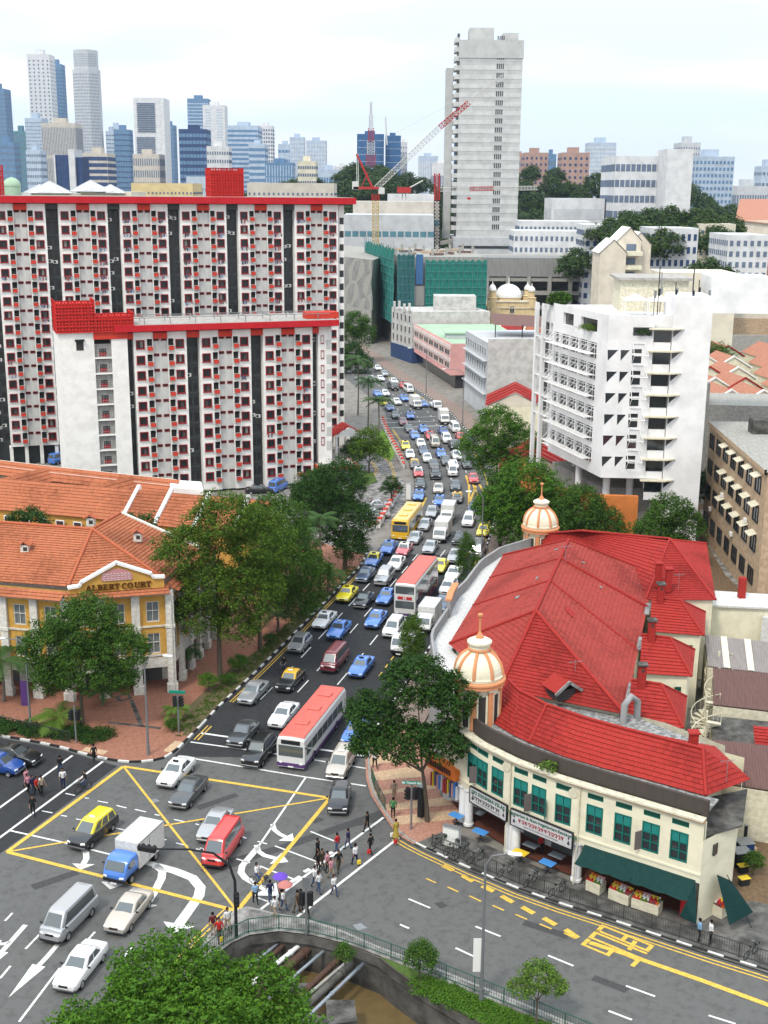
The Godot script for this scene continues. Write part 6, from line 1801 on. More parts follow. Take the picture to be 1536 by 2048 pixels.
	for k in 22:
		for j in 4: made(o, "slit_window", nb().bx(x0 + 19.6 + j * 1.05, 27.6 + k * 4.62, -d + 0.1, x0 + 20.2 + j * 1.05, 30.2 + k * 4.62, -d + 0.3), M.glass_dark)
		made(o, "balcony", nb().bx(x0 - 2.6, 27 + k * 4.62, -d - 16, x0, 29.4 + k * 4.62, -d - 1.5), M.tower_band)
		made(o, "side_window", nb().bx(x0 - 1.4, 29.4 + k * 4.62, -d - 14, x0 - 0.1, 31.6 + k * 4.62, -d - 3), M.glass_dark)
	made(o, "side_bay", nb().bx(x0 - 6.5, 22, -d - 24, x0 - 2.8, top - 13, -d - 12), M.tower_grey)
	made(o, "podium", nb().bx(x0 - 2, 0, -d - 40, v3(104.44, 22.2, -690).x, 23.5, -d + 8), M.sky_grey)
	made(o, "podium_slot", nb().bx(x0 + 1, 12.4, -d + 7.9, x0 + 44, 14.6, -d + 8.2), M.sky_navy)
	made(o, "podium_slot", nb().bx(x0 + 1, 17.6, -d + 7.9, x0 + 44, 19.0, -d + 8.2), M.glass_dark)
	made(o, "ramp", nb().box(v3(x0 - 14, 19, -d + 2), v3(26, 2.0, 4), Basis(Vector3.BACK, 0.2)), M.concrete)
	for e in [["wide pale concrete hall behind the green site", 1.5, -600, 43.3, 36.5, 40.0, "sky_grey"], ["pale upper hall with fenced roof behind the cranes", 5.1, -640, 44.1, 42.4, 30.0, "sky_warm"], ["white cubic plant hall right of the yellow crane mast", 13.3, -680, 25.5, 46.0, 30.0, "sky_white"]]:
		tower_box(e[0], e[1], e[2], e[3], e[4], e[5], e[6], "sky_teal", 12, 2, 0.8, 0.16, 0.0, "halls behind the site", "hall")
	o = thing("luffing_crane", "luffing tower crane with yellow mast and long raised white and red jib", "crane", Vector3.ZERO, 0.0, "tower cranes")
	var m := nb()
	lattice(m, v3(-3.63, 28.88, -430), v3(-3.72, 44.68, -430), 2.0, 14, 0.13)
	made(o, "mast", m, M.crane_yellow)
	m = nb()
	lattice(m, v3(-3.72, 44.68, -430), v3(-3.74, 46.66, -430), 2.2, 2, 0.2)
	made(o, "turntable", m, M.crane_red)
	made(o, "machinery_deck", nb().box(v3(-6.97, 48.61, -430), v3(8.5, 0.8, 2.6)), M.crane_red)
	made(o, "counterweight", nb().cbox(v3(-10.54, 49.4, -430), v3(2.2, 2.6, 2.6), 0.1), M.crane_white)
	made(o, "cab", nb().cbox(v3(-1.7, 47.66, -430), v3(2.2, 2.2, 2.0), 0.2), M.crane_white)
	m = nb()
	m.tube([v3(-4.59, 48.3, -430), v3(-10.22, 59.66, -430)], 0.35, 5).tube([v3(-8.33, 49.25, -430), v3(-6.31, 53.68, -430)], 0.15, 4)
	made(o, "a_frame", m, M.crane_red)
	made(o, "stay", nb().tube([v3(-10.22, 59.66, -430), v3(-10.03, 50.22, -430)], 0.12, 4).tube([v3(-9.71, 59.67, -430), v3(-9.52, 50.23, -430)], 0.12, 4), M.crane_white)
	m = nb()
	lattice(m, v3(-3.58, 48.47, -430), v3(17.76, 68.56, -430), 1.7, 22, 0.11)
	lattice(m, v3(27.28, 76.44, -430), v3(38.68, 84.88, -430), 1.2, 12, 0.08)
	made(o, "jib", m, M.crane_white)
	m = nb()
	lattice(m, v3(17.76, 68.56, -430), v3(27.28, 76.44, -430), 1.5, 10, 0.13)
	made(o, "jib_red_section", m, M.crane_red)
	made(o, "hoist_rope", nb().tube([v3(38.68, 84.88, -430), v3(-10.22, 59.66, -430)], 0.03, 3), M.grey_metal)
	o = thing("hammerhead_crane", "red-topped tower crane with level jib across the slab tower", "crane", Vector3.ZERO, 0.0, "tower cranes")
	m = nb()
	lattice(m, v3(17.09, 28.99, -420), v3(16.79, 44.92, -420), 1.8, 14, 0.12)
	made(o, "mast", m, M.dark_metal)
	m = nb()
	lattice(m, v3(16.79, 44.92, -420), v3(16.64, 53.4, -420), 1.6, 7, 0.18)
	made(o, "tower_head", m, M.crane_red)
	m = nb()
	lattice(m, v3(17.73, 48.3, -420), v3(50.02, 49.02, -420), 1.2, 30, 0.09)
	made(o, "jib", m, M.crane_white)
	m = nb()
	lattice(m, v3(27.67, 48.53, -420), v3(35.61, 48.75, -420), 1.25, 8, 0.11)
	made(o, "jib_red_section", m, M.crane_red)
	made(o, "stay", nb().tube([v3(16.64, 53.4, -420), v3(30.97, 48.88, -420)], 0.06, 3).tube([v3(16.64, 53.4, -420), v3(13.69, 51.95, -420)], 0.06, 3), M.crane_white)
	made(o, "hook_block", nb().cbox(v3(27.41, 45.48, -420), v3(1.2, 0.7, 0.5), 0.1), M.crane_red)
	made(o, "rope", nb().tube([v3(27.33, 48.53, -420), v3(27.59, 38.53, -420)], 0.03, 3), M.grey_metal)
	o = thing("small_crane", "small red crane deck on the white halls behind the site", "crane", Vector3.ZERO, 0.0, "tower cranes")
	made(o, "deck", nb().box(v3(7.72, 48.06, -560), v3(6, 2.5, 3)), M.crane_red)
	made(o, "jib", nb().tube([v3(9.27, 48.5, -560), v3(16.06, 52.18, -560)], 0.3, 4), M.crane_white)
	made(o, "legs", nb().tube([v3(6.89, 43.77, -560), v3(7.29, 47.42, -560)], 0.25, 4).tube([v3(8.66, 43.79, -560), v3(8.39, 47.43, -560)], 0.25, 4), M.crane_white)
func build_skyline() -> void:
	var L: Array = [
		["blue glass tower cut off by the left edge", -699.5, -2300, 33.9, 217.5, 40, "sky_blue", "sky_pane", 6, 30, 0.8, 0.3],
		["tallest white tower with square window columns on the left", -645.6, -2400, 41.5, 285.9, 40, "sky_white", "sky_pane", 5, 40, 0.34, 0.45],
		["slim blue glass tower right of the tallest white tower", -640.4, -2500, 23.1, 277.9, 30, "sky_blue", "sky_navy", 4, 40, 0.7, 0.2],
		["pale stepped tower before the tallest white tower", -579.0, -2100, 27.8, 157.5, 40, "sky_pale", "sky_pane", 9, 26, 0.5, 0.4],
		["beige ribbed office block with fine vertical bars", -487.3, -1900, 50.4, 140.3, 45, "sky_warm", "sky_pane", 22, 3, 0.4, 0.9],
		["small dark blue block behind the beige ribbed office", -553.6, -2300, 14.4, 134.2, 30, "sky_blue", "sky_pane", 3, 12, 0.7, 0.3],
		["teal glass slab on the far left skyline", -632.0, -2200, 20.6, 141.2, 30, "sky_teal", "sky_pane", 4, 14, 0.8, 0.3],
		["low blue glass block at the left edge of the skyline", -538.9, -1800, 26.1, 109.3, 30, "sky_blue", "sky_pane", 8, 12, 0.6, 0.4],
		["pale banded tower behind the navy block", -471.7, -1700, 19.3, 96.0, 30, "sky_pale", "sky_pane", 8, 10, 0.6, 0.4],
		["blocky grey tower right of the octagonal tower", -476.1, -2200, 14.6, 142.4, 30, "sky_pale", "sky_pane", 3, 20, 0.8, 0.3],
		["dark blue glass tower left of the white bank tower", -414.8, -2000, 24.2, 136.2, 30, "sky_blue", "sky_navy", 6, 16, 0.7, 0.25],
		["pale block behind the dark blue glass tower", -510.1, -2400, 22.5, 158.2, 30, "sky_pale", "sky_pane", 4, 20, 0.6, 0.3],
		["dark gabled office with stacked ledges in the middle distance", -297.7, -1300, 25.0, 82.2, 40, "sky_warm", "sky_navy", 1, 12, 0.98, 0.6],
		["pale ribbed block at the foot of the white bank tower", -283.5, -1500, 31.2, 86.8, 40, "sky_warm", "sky_pane", 12, 6, 0.5, 0.6],
		["slanted blue tower right of the white bank tower", -357.4, -2100, 15.6, 148.2, 30, "sky_blue", "sky_pane", 4, 20, 0.8, 0.25],
		["dark glass block with chamfered white frame", -227.9, -1500, 32.2, 115.3, 40, "sky_navy", "sky_blue", 8, 14, 0.85, 0.5],
		["curved pale blue glass tower in the skyline centre", -323.7, -2200, 35.8, 196.5, 36, "sky_blue", "sky_pale", 1, 34, 0.96, 0.3],
		["white tower with wide louvre panel beside the curved glass tower", -269.7, -2000, 34.2, 173.6, 36, "sky_white", "sky_pale", 2, 40, 0.55, 0.4],
		["white balconied apartment slab before the skyline centre", -132.6, -1000, 17.2, 80.3, 20, "sky_white", "sky_pane", 9, 12, 0.55, 0.4],
		["broad grey glass office with flat top", -158.0, -1400, 33.3, 114.9, 50, "sky_pale", "sky_blue", 1, 22, 0.98, 0.5],
		["lower grey glass annex of the broad office", -137.7, -1350, 16.9, 94.0, 40, "sky_pale", "sky_blue", 1, 14, 0.98, 0.5],
		["white gridded tower behind the broad grey office", -180.4, -1900, 21.5, 139.0, 30, "sky_white", "sky_pane", 6, 24, 0.6, 0.6],
		["stepped slate tower left of the twin apartment towers", -135.9, -1700, 18.0, 106.2, 24, "sky_pale", "sky_blue", 4, 8, 0.8, 0.3],
		["twin-topped pale apartment tower, left one", -112.7, -1600, 18.1, 111.2, 24, "sky_pale", "sky_white", 6, 20, 0.5, 0.4],
		["twin-topped pale apartment tower, right one", -85.9, -1550, 24.2, 105.4, 24, "sky_pale", "sky_white", 7, 20, 0.5, 0.4],
		["blue glass low block before the twin apartments", -101.5, -1200, 26.4, 72.3, 30, "sky_blue", "sky_pale", 10, 6, 0.3, 0.9],
		["white balconied flats above the red lattice roof tank", -56.5, -900, 13.1, 67.4, 20, "sky_cream", "sky_pane", 8, 12, 0.7, 0.4],
		["pale grey low block left of the wooded hill", -50.3, -1100, 21.6, 64.8, 20, "sky_pale", "sky_blue", 10, 3, 0.7, 0.5],
		["white far block at the foot of the wooded hill", -49.2, -1400, 17.6, 72.6, 20, "sky_white", "sky_pane", 6, 3, 0.6, 0.4],
		["blue netted tower under construction on the hill", -16.7, -1300, 27.4, 102.9, 30, "net_blue", "sky_pale", 2, 14, 0.9, 0.06],
		["right half of the blue netted tower on the hill", 6.4, -1310, 15.9, 102.0, 30, "net_blue", "sky_pale", 2, 14, 0.9, 0.06],
		["white slab beside the blue netted tower", 17.8, -1350, 7.9, 97.2, 20, "sky_white", "sky_pane", 3, 16, 0.4, 0.3],
		["pale ribbed building with small crane on the ridge", 49.0, -1500, 22.3, 87.1, 30, "sky_pale", "sky_white", 8, 2, 0.4, 0.8],
		["low white ridge building left of the slab tower", 56.7, -1300, 20.9, 75.1, 30, "sky_white", "sky_pane", 8, 2, 0.6, 0.4],
		["pink brick tower on the hill, left one", 135.1, -1150, 21.2, 81.7, 30, "sky_pink", "sky_navy", 5, 14, 0.4, 0.4],
		["blue topped block between the pink brick towers", 168.5, -1300, 8.7, 84.8, 20, "sky_blue", "sky_pane", 3, 6, 0.7, 0.3],
		["low pink block left of the pink brick towers", 136.2, -1300, 11.2, 83.0, 20, "sky_pink", "sky_pane", 4, 6, 0.8, 0.4],
		["pink brick tower on the hill, right one", 163.2, -1100, 23.7, 80.5, 30, "sky_pink", "sky_navy", 5, 14, 0.4, 0.4],
		["pale blue apartment tower with twin turrets", 211.4, -1250, 25.9, 94.5, 30, "sky_pale", "sky_white", 12, 22, 0.6, 0.4],
		["distant grey stepped towers behind the white slab block", 285.2, -1200, 18.8, 93.3, 30, "sky_grey", "sky_pane", 8, 16, 0.4, 0.4],
		["broad slate apartment block with finned roof", 257.6, -1000, 30.6, 75.4, 30, "sky_pale", "sky_blue", 10, 14, 0.6, 0.5],
		["far grey block at the right end of the skyline", 375.3, -1300, 31.2, 54.8, 40, "sky_grey", "sky_pane", 12, 2, 0.6, 0.4],
		["faint grey tower at the right picture edge", 422.7, -1400, 19.2, 76.7, 30, "sky_pale", "sky_pane", 4, 6, 0.6, 0.3]]
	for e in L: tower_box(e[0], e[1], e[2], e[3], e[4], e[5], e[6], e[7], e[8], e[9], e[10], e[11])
	var o := thing("tower", "octagonal pale tower with fluted crown rising highest in the centre left", "building", Vector3.ZERO, 0.0, "towers of the skyline")
	var p: Vector3 = v3(-510.9, 60.91, -2200)
	var r: float = v3(-489.22, 61.07, -2200).x - p.x
	var ht: float = v3(-499.7, 272.29, -2200).y
	var h2: float = v3(-501.35, 241.14, -2200).y
	var oc := PackedVector2Array()
	var oc2 := PackedVector2Array()
	for k in 8:
		var a := TAU * (k + 0.5) / 8.0
		oc.append(p2(p.x + cos(a) * r * 1.08, p.z + sin(a) * r * 1.08)); oc2.append(p2(p.x + cos(a) * r * 0.95, p.z + sin(a) * r * 0.95))
	made(o, "shaft", nb().prism(oc, 0, h2), M.sky_grey)
	made(o, "crown", nb().prism(oc2, h2, ht), M.sky_grey)
	for k in [0, 1, 2]:
		grid(o, oc[(k + 1) % 8], oc[k], 30, h2 - 6, 7, 40, 0.4, 0.5, M.sky_pane)
		grid(o, oc2[(k + 1) % 8], oc2[k], h2 + 4, ht - 6, 5, 6, 0.4, 0.5, M.sky_pane)
	o = thing("tower", "white bank tower with a broad recessed panel of window rows", "building", Vector3.ZERO, 0.0, "towers of the skyline")
	var a0: Vector3 = v3(-374.58, 176.98, -1900)
	var a1: Vector3 = v3(-329.63, 177.31, -1900)
	made(o, "wall", nb().bx(a0.x, 0, -1950, a1.x, a0.y, -1900), M.sky_white)
	for e in [[v3(-369.51, 170.65, -1899), v3(-343.18, 128.57, -1899), 16], [v3(-371.6, 122.69, -1899), v3(-344.37, 98.67, -1899), 8]]:
		for k in e[2]: made(o, "window_row", nb().bx(e[0].x, lerpf(e[1].y, e[0].y, k / float(e[2])), -1900, e[1].x, lerpf(e[1].y, e[0].y, (k + 0.55) / e[2]), -1898.8), M.sky_pane)
	o = thing("tower", "navy glass block framed by white fins before the beige office", "building", Vector3.ZERO, 0.0, "towers of the skyline")
	a0 = v3(-235.61, 70.79, -900); a1 = v3(-217.76, 74.31, -900)
	made(o, "glass", nb().bx(a0.x + 1, 0, -925, v3(-224.86, 73.58, -900).x, a0.y - 0.6, -901), M.sky_navy)
	made(o, "fin", nb().bx(a0.x, 0, -925, a0.x + 1.2, a0.y, -900), M.sky_white)
	made(o, "fin", nb().bx(v3(-224.86, 73.58, -900).x, 0, -925, v3(-220.62, 73.61, -900).x, a1.y, -900), M.sky_white)
	made(o, "side_glass", nb().bx(v3(-220.62, 73.61, -900).x, 0, -925, v3(-216.39, 73.65, -900).x, a0.y - 2, -903), M.sky_navy)
	var G: Array = [["white arcaded hall with green dome at the left edge", -150.5, -520, 10.5, 45.7, "sky_white", 12, 2], ["white hall under glazed pyramid roofs, left pair", -127.9, -480, 13.9, 45.9, "sky_cream", 14, 1], ["white hall under glazed pyramid roofs, right pair", -106.5, -480, 19.2, 46.6, "sky_cream", 18, 1], ["ochre hotel block with palms on its terrace", -99.3, -560, 27.2, 50.2, "sky_yellow", 16, 1], ["light blue corner block beside the ochre hotel", -88.5, -600, 12.5, 53.5, "sky_pale", 9, 1], ["beige civic block right of the red roof tank", -39.4, -520, 35.7, 50.5, "sky_warm", 18, 1]]
	for e in G: tower_box(e[0], e[1], e[2], e[3], e[4], 30, e[5], "sky_pane", e[6], e[7], 0.4, 0.12, 0.0, "buildings behind the tall flats", "hall", 42.0)
	o = thing("green_dome", "pale green dome on a white drum behind the tall flats", "dome", v3(-153.74, 48.42, -520))
	var dp: Array = [[3.4, -4.0], [3.4, 0.0]]
	for k in 8: dp.append([cos(PI * 0.5 * k / 7.5) * 3.6, sin(PI * 0.5 * k / 7.5) * 3.4])
	dp.append([0.1, 3.6]); dp.append([0.0, 5.4])
	made(o, "dome", nb().lathe(dp, 20), M.mint_roof)
	for e in [[v3(-127.13, 45.94, -478), 7.0, "nearer"], [v3(-131.19, 45.91, -479), 5.0, "smaller"], [v3(-111.61, 46.61, -478), 6.6, "largest"], [v3(-104.08, 46.12, -478), 5.0, "right-hand"]]:
		o = thing("glazed_pyramid", "%s white framed pyramid roof above the tall flats" % e[2], "roof", e[0], 0.0, "glazed pyramid roofs")
		var s: float = e[1]
		var m := nb()
		var c := [v3(-s, 0, s), v3(s, 0, s), v3(s, 0, -s), v3(-s, 0, -s)]
		var t := v3(0, s * 0.62, 0)
		for k in 4: m.tri(c[k], c[(k + 1) % 4], t)
		made(o, "glazing", m, M.sky_white)
		m = nb()
		for k in 9:
			var u := k / 8.0
			m.tube([c[0].lerp(c[1], u), (c[0].lerp(t, 1 - u)) if u > 0.5 else c[1].lerp(t, u)], 0.12, 3)
		for k in 4: m.tube([c[k], t], 0.2, 4)
		made(o, "glazing_bars", m, M.sky_grey)
	o = thing("lattice_mast", "red and white lattice radio mast before the blue netted tower", "mast")
	for k in 5:
		var m := nb()
		lattice(m, v3(-15.8, 69.78, -1280).lerp(v3(-16.11, 132.88, -1280), k / 5.0), v3(-15.8, 69.78, -1280).lerp(v3(-16.11, 132.88, -1280), (k + 1) / 5.0), 9.0 - k * 1.8, 5, 0.3)
		made(o, "mast_section", m, M.crane_red if k % 2 == 0 and k < 4 else M.crane_white)
	o = thing("hill_crane", "thin white crane boom on the blue netted tower", "crane", Vector3.ZERO, 0.0, "tower cranes")
	made(o, "boom", nb().tube([v3(0.12, 91.94, -1290), v3(-1.61, 118.87, -1290)], 0.7, 4), M.crane_white)
	var C: Array = [["big white slab hospital block with glazed balcony bays", 124.0, -620, 25.3, 64.9, 40, "sky_white", "sky_pane", 10, 8, 0.8, 0.45, 0.0], ["blank white end wall of the big slab block", 138.1, -600, 12.2, 67.7, 24, "sky_white", "sky_pane", 0, 0, 0.5, 0.5, 0.0], ["white angular school block with grey bands", 97.2, -640, 26.8, 44.6, 30, "sky_white", "sky_grey", 1, 3, 0.9, 0.4, 0.0],
		["white terraced condominium with many dark openings, upper row", 75.3, -560, 31.6, 35.2, 20, "sky_white", "sky_pane", 16, 6, 0.5, 0.4, 0.0], ["white terraced condominium, lower row beside the tower podium", 67.6, -520, 29.4, 32.1, 20, "sky_white", "sky_pane", 14, 6, 0.5, 0.4, 0.0], ["white condominium with blue balconies, left wing", 82.3, -470, 16.1, 36.0, 20, "sky_white", "sky_navy", 6, 8, 0.5, 0.5, 0.0], ["white condominium with blue balconies, right wing", 101.0, -440, 16.8, 35.9, 20, "sky_white", "sky_navy", 8, 7, 0.5, 0.5, 0.0],
		["pale yellow apartment block right of the condominium", 123.9, -470, 13.4, 36.7, 20, "sky_cream", "sky_pane", 6, 8, 0.5, 0.3, 0.0], ["white apartment block with blue glass at the right edge", 115.7, -400, 13.1, 35.0, 24, "sky_white", "sky_pane", 6, 9, 0.5, 0.5, 0.0], ["low cream plant block behind the white office roof", 83.1, -330, 20.0, 27.4, 16, "sky_cream", "sky_pane", 0, 0, 0.5, 0.5, 0.0]]
	for e in C: tower_box(e[0], e[1], e[2], e[3], e[4], e[5], e[6], e[7], e[8], e[9], e[10], e[11], e[12], "white blocks on the right", "apartment_block")
	o = thing("gabled_condominium", "pale condominium with steep pitched white roofs and balconies", "building")
	a0 = v3(65.75, 32.82, -380); a1 = v3(79.93, 33.96, -380)
	for e in [[a0.x, a0.x + 8, 34.0, 8.0, -384], [a0.x + 6, a1.x - 1, 37.5, 5.0, -388], [a1.x - 4, a1.x + 3, 36, 4.5, -392]]:
		made(o, "wall", nb().bx(e[0], 0, e[4] - 14, e[1], e[2] - 4, e[4]), M.cream_pale)
		var xm: float = (e[0] + e[1]) * 0.5
		made(o, "roof", nb().quad_up(v3(e[0] - 0.5, e[2] - 4.2, e[4] + 0.4), v3(xm, e[2], e[4] + 0.4), v3(xm, e[2], e[4] - 14), v3(e[0] - 0.5, e[2] - 4.2, e[4] - 14)).quad_up(v3(e[1] + 0.5, e[2] - 4.2, e[4] + 0.4), v3(xm, e[2], e[4] + 0.4), v3(xm, e[2], e[4] - 14), v3(e[1] + 0.5, e[2] - 4.2, e[4] - 14)), M.white_wall)
		var gb := nb()
		gb.tri(v3(e[0], e[2] - 4, e[4]), v3(e[1], e[2] - 4, e[4]), v3(xm, e[2] - 0.2, e[4]))
		made(o, "gable", gb, M.cream_pale)
	for k in 6: made(o, "balcony", nb().bx(a1.x - 7, 8 + k * 4.2, -388, a1.x - 1, 9.2 + k * 4.2, -384.5), M.cream_wall)
	for k in 6: made(o, "window", nb().bx(a1.x - 5.5, 9.4 + k * 4.2, -388.1, a1.x - 2.5, 11.4 + k * 4.2, -387.8), M.sky_pane)
	o = thing("orange_roof_house", "long orange roofed house among the trees at the right edge", "house")
	made(o, "roof", nb().quad_up(v3(155.01, 36.28, -560), v3(175.2, 34.27, -560), v3(186.64, 45.29, -600), v3(167.68, 45.15, -600)), M.orange_pale)
	made(o, "wall", nb().bx(v3(155.01, 36.28, -560).x, 0, -600, v3(175.01, 36.44, -560).x, v3(161.7, 36.12, -560).y, -561), M.cream_pale)
	var hm := nb()
	var hx := func(i: int, j: int) -> Vector3:
		var u := i / 40.0
		var w := j / 10.0
		var x := lerpf(-190, 300, u)
		var env := sin(clampf(u * 1.12, 0, 1) * PI)
		return v3(x, (lerpf(38, 62, u) * pow(env, 0.3) + 4.0 * sin(u * 23.0)) * sin(w * PI * 0.5) - 2.0, lerpf(-760, -960, w))
	for i in 40:
		for j in 10: hm.quad(hx.call(i, j), hx.call(i + 1, j), hx.call(i + 1, j + 1), hx.call(i, j + 1))
	struct("hill", hm, M.leaf_hill_ground)
	var wood := Node3D.new()
	wood.name = "hill_wood"
	add_child(wood)
	tag(wood, "dark green wood covering the hill beyond the road", "wood", "", "stuff")
	var src := tree("hill_tree", "tree", v3(0, 0, -900), 6, 0.8, [[v3(0, 12, 0), v3(10, 7, 9)], [v3(-7, 9, 3), v3(7, 5, 7)], [v3(8, 9, -2), v3(7, 6, 7)]], "leaf_hill", 2.0, 0.55, 24, 0.5, 5)
	var crown: Mesh = (src.get_node("crown") as MeshInstance3D).mesh
	src.free()
	var rr := RandomNumberGenerator.new()
	rr.seed = 3
	for k in 150:
		var q: Vector3 = hx.call(rr.randi() % 40, rr.randi_range(1, 10)) + v3(rr.randf_range(-7, 7), -1.5, rr.randf_range(-12, 12))
		put(wood, "tree_crown", crown, q, Basis(Vector3.UP, rr.randf() * TAU).scaled(Vector3.ONE * rr.randf_range(0.75, 1.35)))
	wood = Node3D.new()
	wood.name = "tree_clump"
	add_child(wood)
	tag(wood, "mass of dark rounded trees behind the white condominiums", "wood", "", "stuff")
	for e in [v3(84.41, 37.82, -470), v3(92.12, 40.51, -475), v3(102.35, 41.27, -490), v3(112.3, 42.15, -500), v3(118.84, 41.4, -490), v3(123.14, 40.66, -480), v3(136.27, 39.45, -500), v3(96.42, 36.36, -460), v3(108.08, 35.7, -455), v3(123.39, 35.53, -465), v3(100.35, 27.63, -390), v3(72.82, 26.77, -470), v3(85.44, 35.67, -450), v3(97.58, 35.2, -440)]:
		put(wood, "tree_crown", crown, v3(e.x, e.y - 14, e.z), Basis(Vector3.UP, e.x).scaled(Vector3.ONE * 0.8))
func build_trees() -> void:
	tree("foreground_tree", "huge bright green tree crown filling the bottom left corner", v3(-10.5, -3.0, -52), 5.0, 0.4, [[v3(0, 8.6, -1), v3(6.2, 3.8, 6.4)], [v3(-4.6, 7.8, -0.6), v3(3.8, 3.2, 5.0)], [v3(4.9, 7.4, -1.0), v3(4.0, 3.0, 5.0)], [v3(-0.8, 9.6, -5.0), v3(4.2, 2.8, 3.6)], [v3(3.6, 8.6, -5.0), v3(3.4, 2.6, 3.0)]], "leaf_fresh", 0.46, 1.15, 20, 0.42, 11)
	var w := p2(-27.69, -104.37)
	tree("street_tree", "round dark green tree before the ochre court facade", V(w, 0.1), 3.4, 0.2, [[v3(0.8, 9.6, 0), v3(3.8, 3.6, 3.6)], [v3(-2.4, 7.6, 0.4), v3(3.2, 3.0, 3.0)], [v3(3.8, 7.4, 0.2), v3(3.3, 2.9, 3.0)], [v3(0.8, 6.0, 1.2), v3(3.9, 2.7, 2.8)], [v3(-2.4, 5.2, 0.8), v3(2.4, 1.9, 2.2)], [v3(3.4, 4.9, 0.6), v3(2.4, 1.8, 2.2)]], "leaf_mid", 0.46, 1.0, 24, 0.38, 12)
	w = p2(-16.43, -115.34)
	tree("street_tree", "tall spreading olive green tree at the grass verge", V(w, 0.1), 6.0, 0.26, [[v3(0.8, 16.2, -0.5), v3(4.6, 3.6, 4.2)], [v3(-2.8, 13.4, 0.5), v3(3.7, 3.4, 3.4)], [v3(4.2, 14.0, -1.0), v3(4.4, 4.0, 4.0)], [v3(-0.8, 10.4, 1.0), v3(3.8, 3.2, 3.2)], [v3(-1.8, 7.4, 1.0), v3(3.3, 2.6, 2.8)], [v3(3.2, 9.8, 0.0), v3(4.2, 3.8, 3.6)], [v3(1.8, 6.2, 0.8), v3(3.0, 2.4, 2.4)]], "leaf_olive", 0.5, 0.85, 22, 0.4, 13)
	tree("street_tree", "second olive tree leaning over the verge palms", V(p2(-13.23, -123.75), 0.1), 5.0, 0.22, [[v3(1.6, 13.0, -2.5), v3(4.6, 4.2, 4.0)], [v3(3.2, 8.8, -1.5), v3(4.2, 3.8, 3.6)], [v3(0.6, 6.2, 0), v3(3.6, 3.0, 3.0)], [v3(4.0, 5.0, -2.5), v3(3.2, 2.8, 3.0)]], "leaf_mid", 0.5, 0.85, 22, 0.4, 14)
	tree("street_tree", "dark low tree filling the gap behind the verge palms", V(p2(-11.22, -135.91), 0.1), 2.0, 0.2, [[v3(0, 7.4, -2), v3(4.0, 3.4, 3.6)], [v3(2.8, 5.0, 0), v3(3.2, 2.8, 3.0)], [v3(-3.0, 5.0, -1), v3(3.4, 2.8, 3.0)]], "leaf_mid", 0.5, 0.8, 22, 0.4, 17)
	w = p2(-5.03, -152.68)
	tree("street_tree", "dark dense tree where the driveway meets the main road", V(w, 0.1), 3.0, 0.3, [[v3(-0.6, 11.2, -1), v3(3.9, 4.0, 3.8)], [v3(-4.0, 9.8, -1), v3(3.7, 3.8, 3.6)], [v3(1.0, 7.0, 0.4), v3(3.5, 3.4, 3.4)], [v3(-3.4, 5.6, 0), v3(3.3, 3.0, 3.0)], [v3(0.8, 3.4, 0.6), v3(2.8, 2.6, 2.6)]], "leaf_dark", 0.5, 1.0, 22, 0.4, 15)
	tree("corner_tree", "leaning broad-leaved tree beside the corner shop", V(p2(3.61, -86.83), 0.1), 4.6, 0.17, [[v3(-1.0, 11.4, -0.6), v3(3.2, 2.5, 2.8)], [v3(-4.4, 8.8, -0.4), v3(2.6, 2.1, 2.3)], [v3(1.9, 10.6, 0), v3(2.0, 2.4, 2.2)], [v3(-2.0, 7.2, 0.8), v3(2.8, 2.0, 2.2)], [v3(1.3, 7.0, 0.6), v3(2.1, 2.0, 1.9)], [v3(-4.6, 7.0, 0.4), v3(1.8, 1.5, 1.6)]], "leaf_dark", 0.42, 1.0, 20, 0.48, 16, "street trees", "bark", v3(-0.5, 0, 0.2))
	for e in [["full green tree nearest the red shop roofs", 17.9, -190.0, 15.8, 5.0, "leaf_fresh", 21], ["broad green tree behind the far domed tower", 19.6, -162.0, 13.6, 5.4, "leaf_fresh", 22], ["darker tree overlapping the orange wall", 25.8, -157.0, 11.0, 4.8, "leaf_mid", 23], ["small rounded tree before the blank office wall", 37.2, -154.0, 10.5, 3.6, "leaf_mid", 24], ["lower tree right beside the main road footpath", 16.2, -164, 10.4, 3.0, "leaf_mid", 25]]:
		var r: float = e[4]
		var h: float = e[3]
		tree("street_tree", e[0], v3(e[1], 0, e[2]), h * 0.4, 0.22, [[v3(0, h - r * 0.75, 0), v3(r * 0.9, r * 0.8, r * 0.9)], [v3(-r * 0.6, h - r * 1.4, 0.4), v3(r * 0.85, r * 0.75, r * 0.8)], [v3(r * 0.65, h - r * 1.3, 0), v3(r * 0.85, r * 0.75, r * 0.8)], [v3(0, h - r * 1.95, 0.5), v3(r * 0.95, r * 0.7, r * 0.8)]], e[5], 0.55, 0.95, 22, 0.4, e[6])
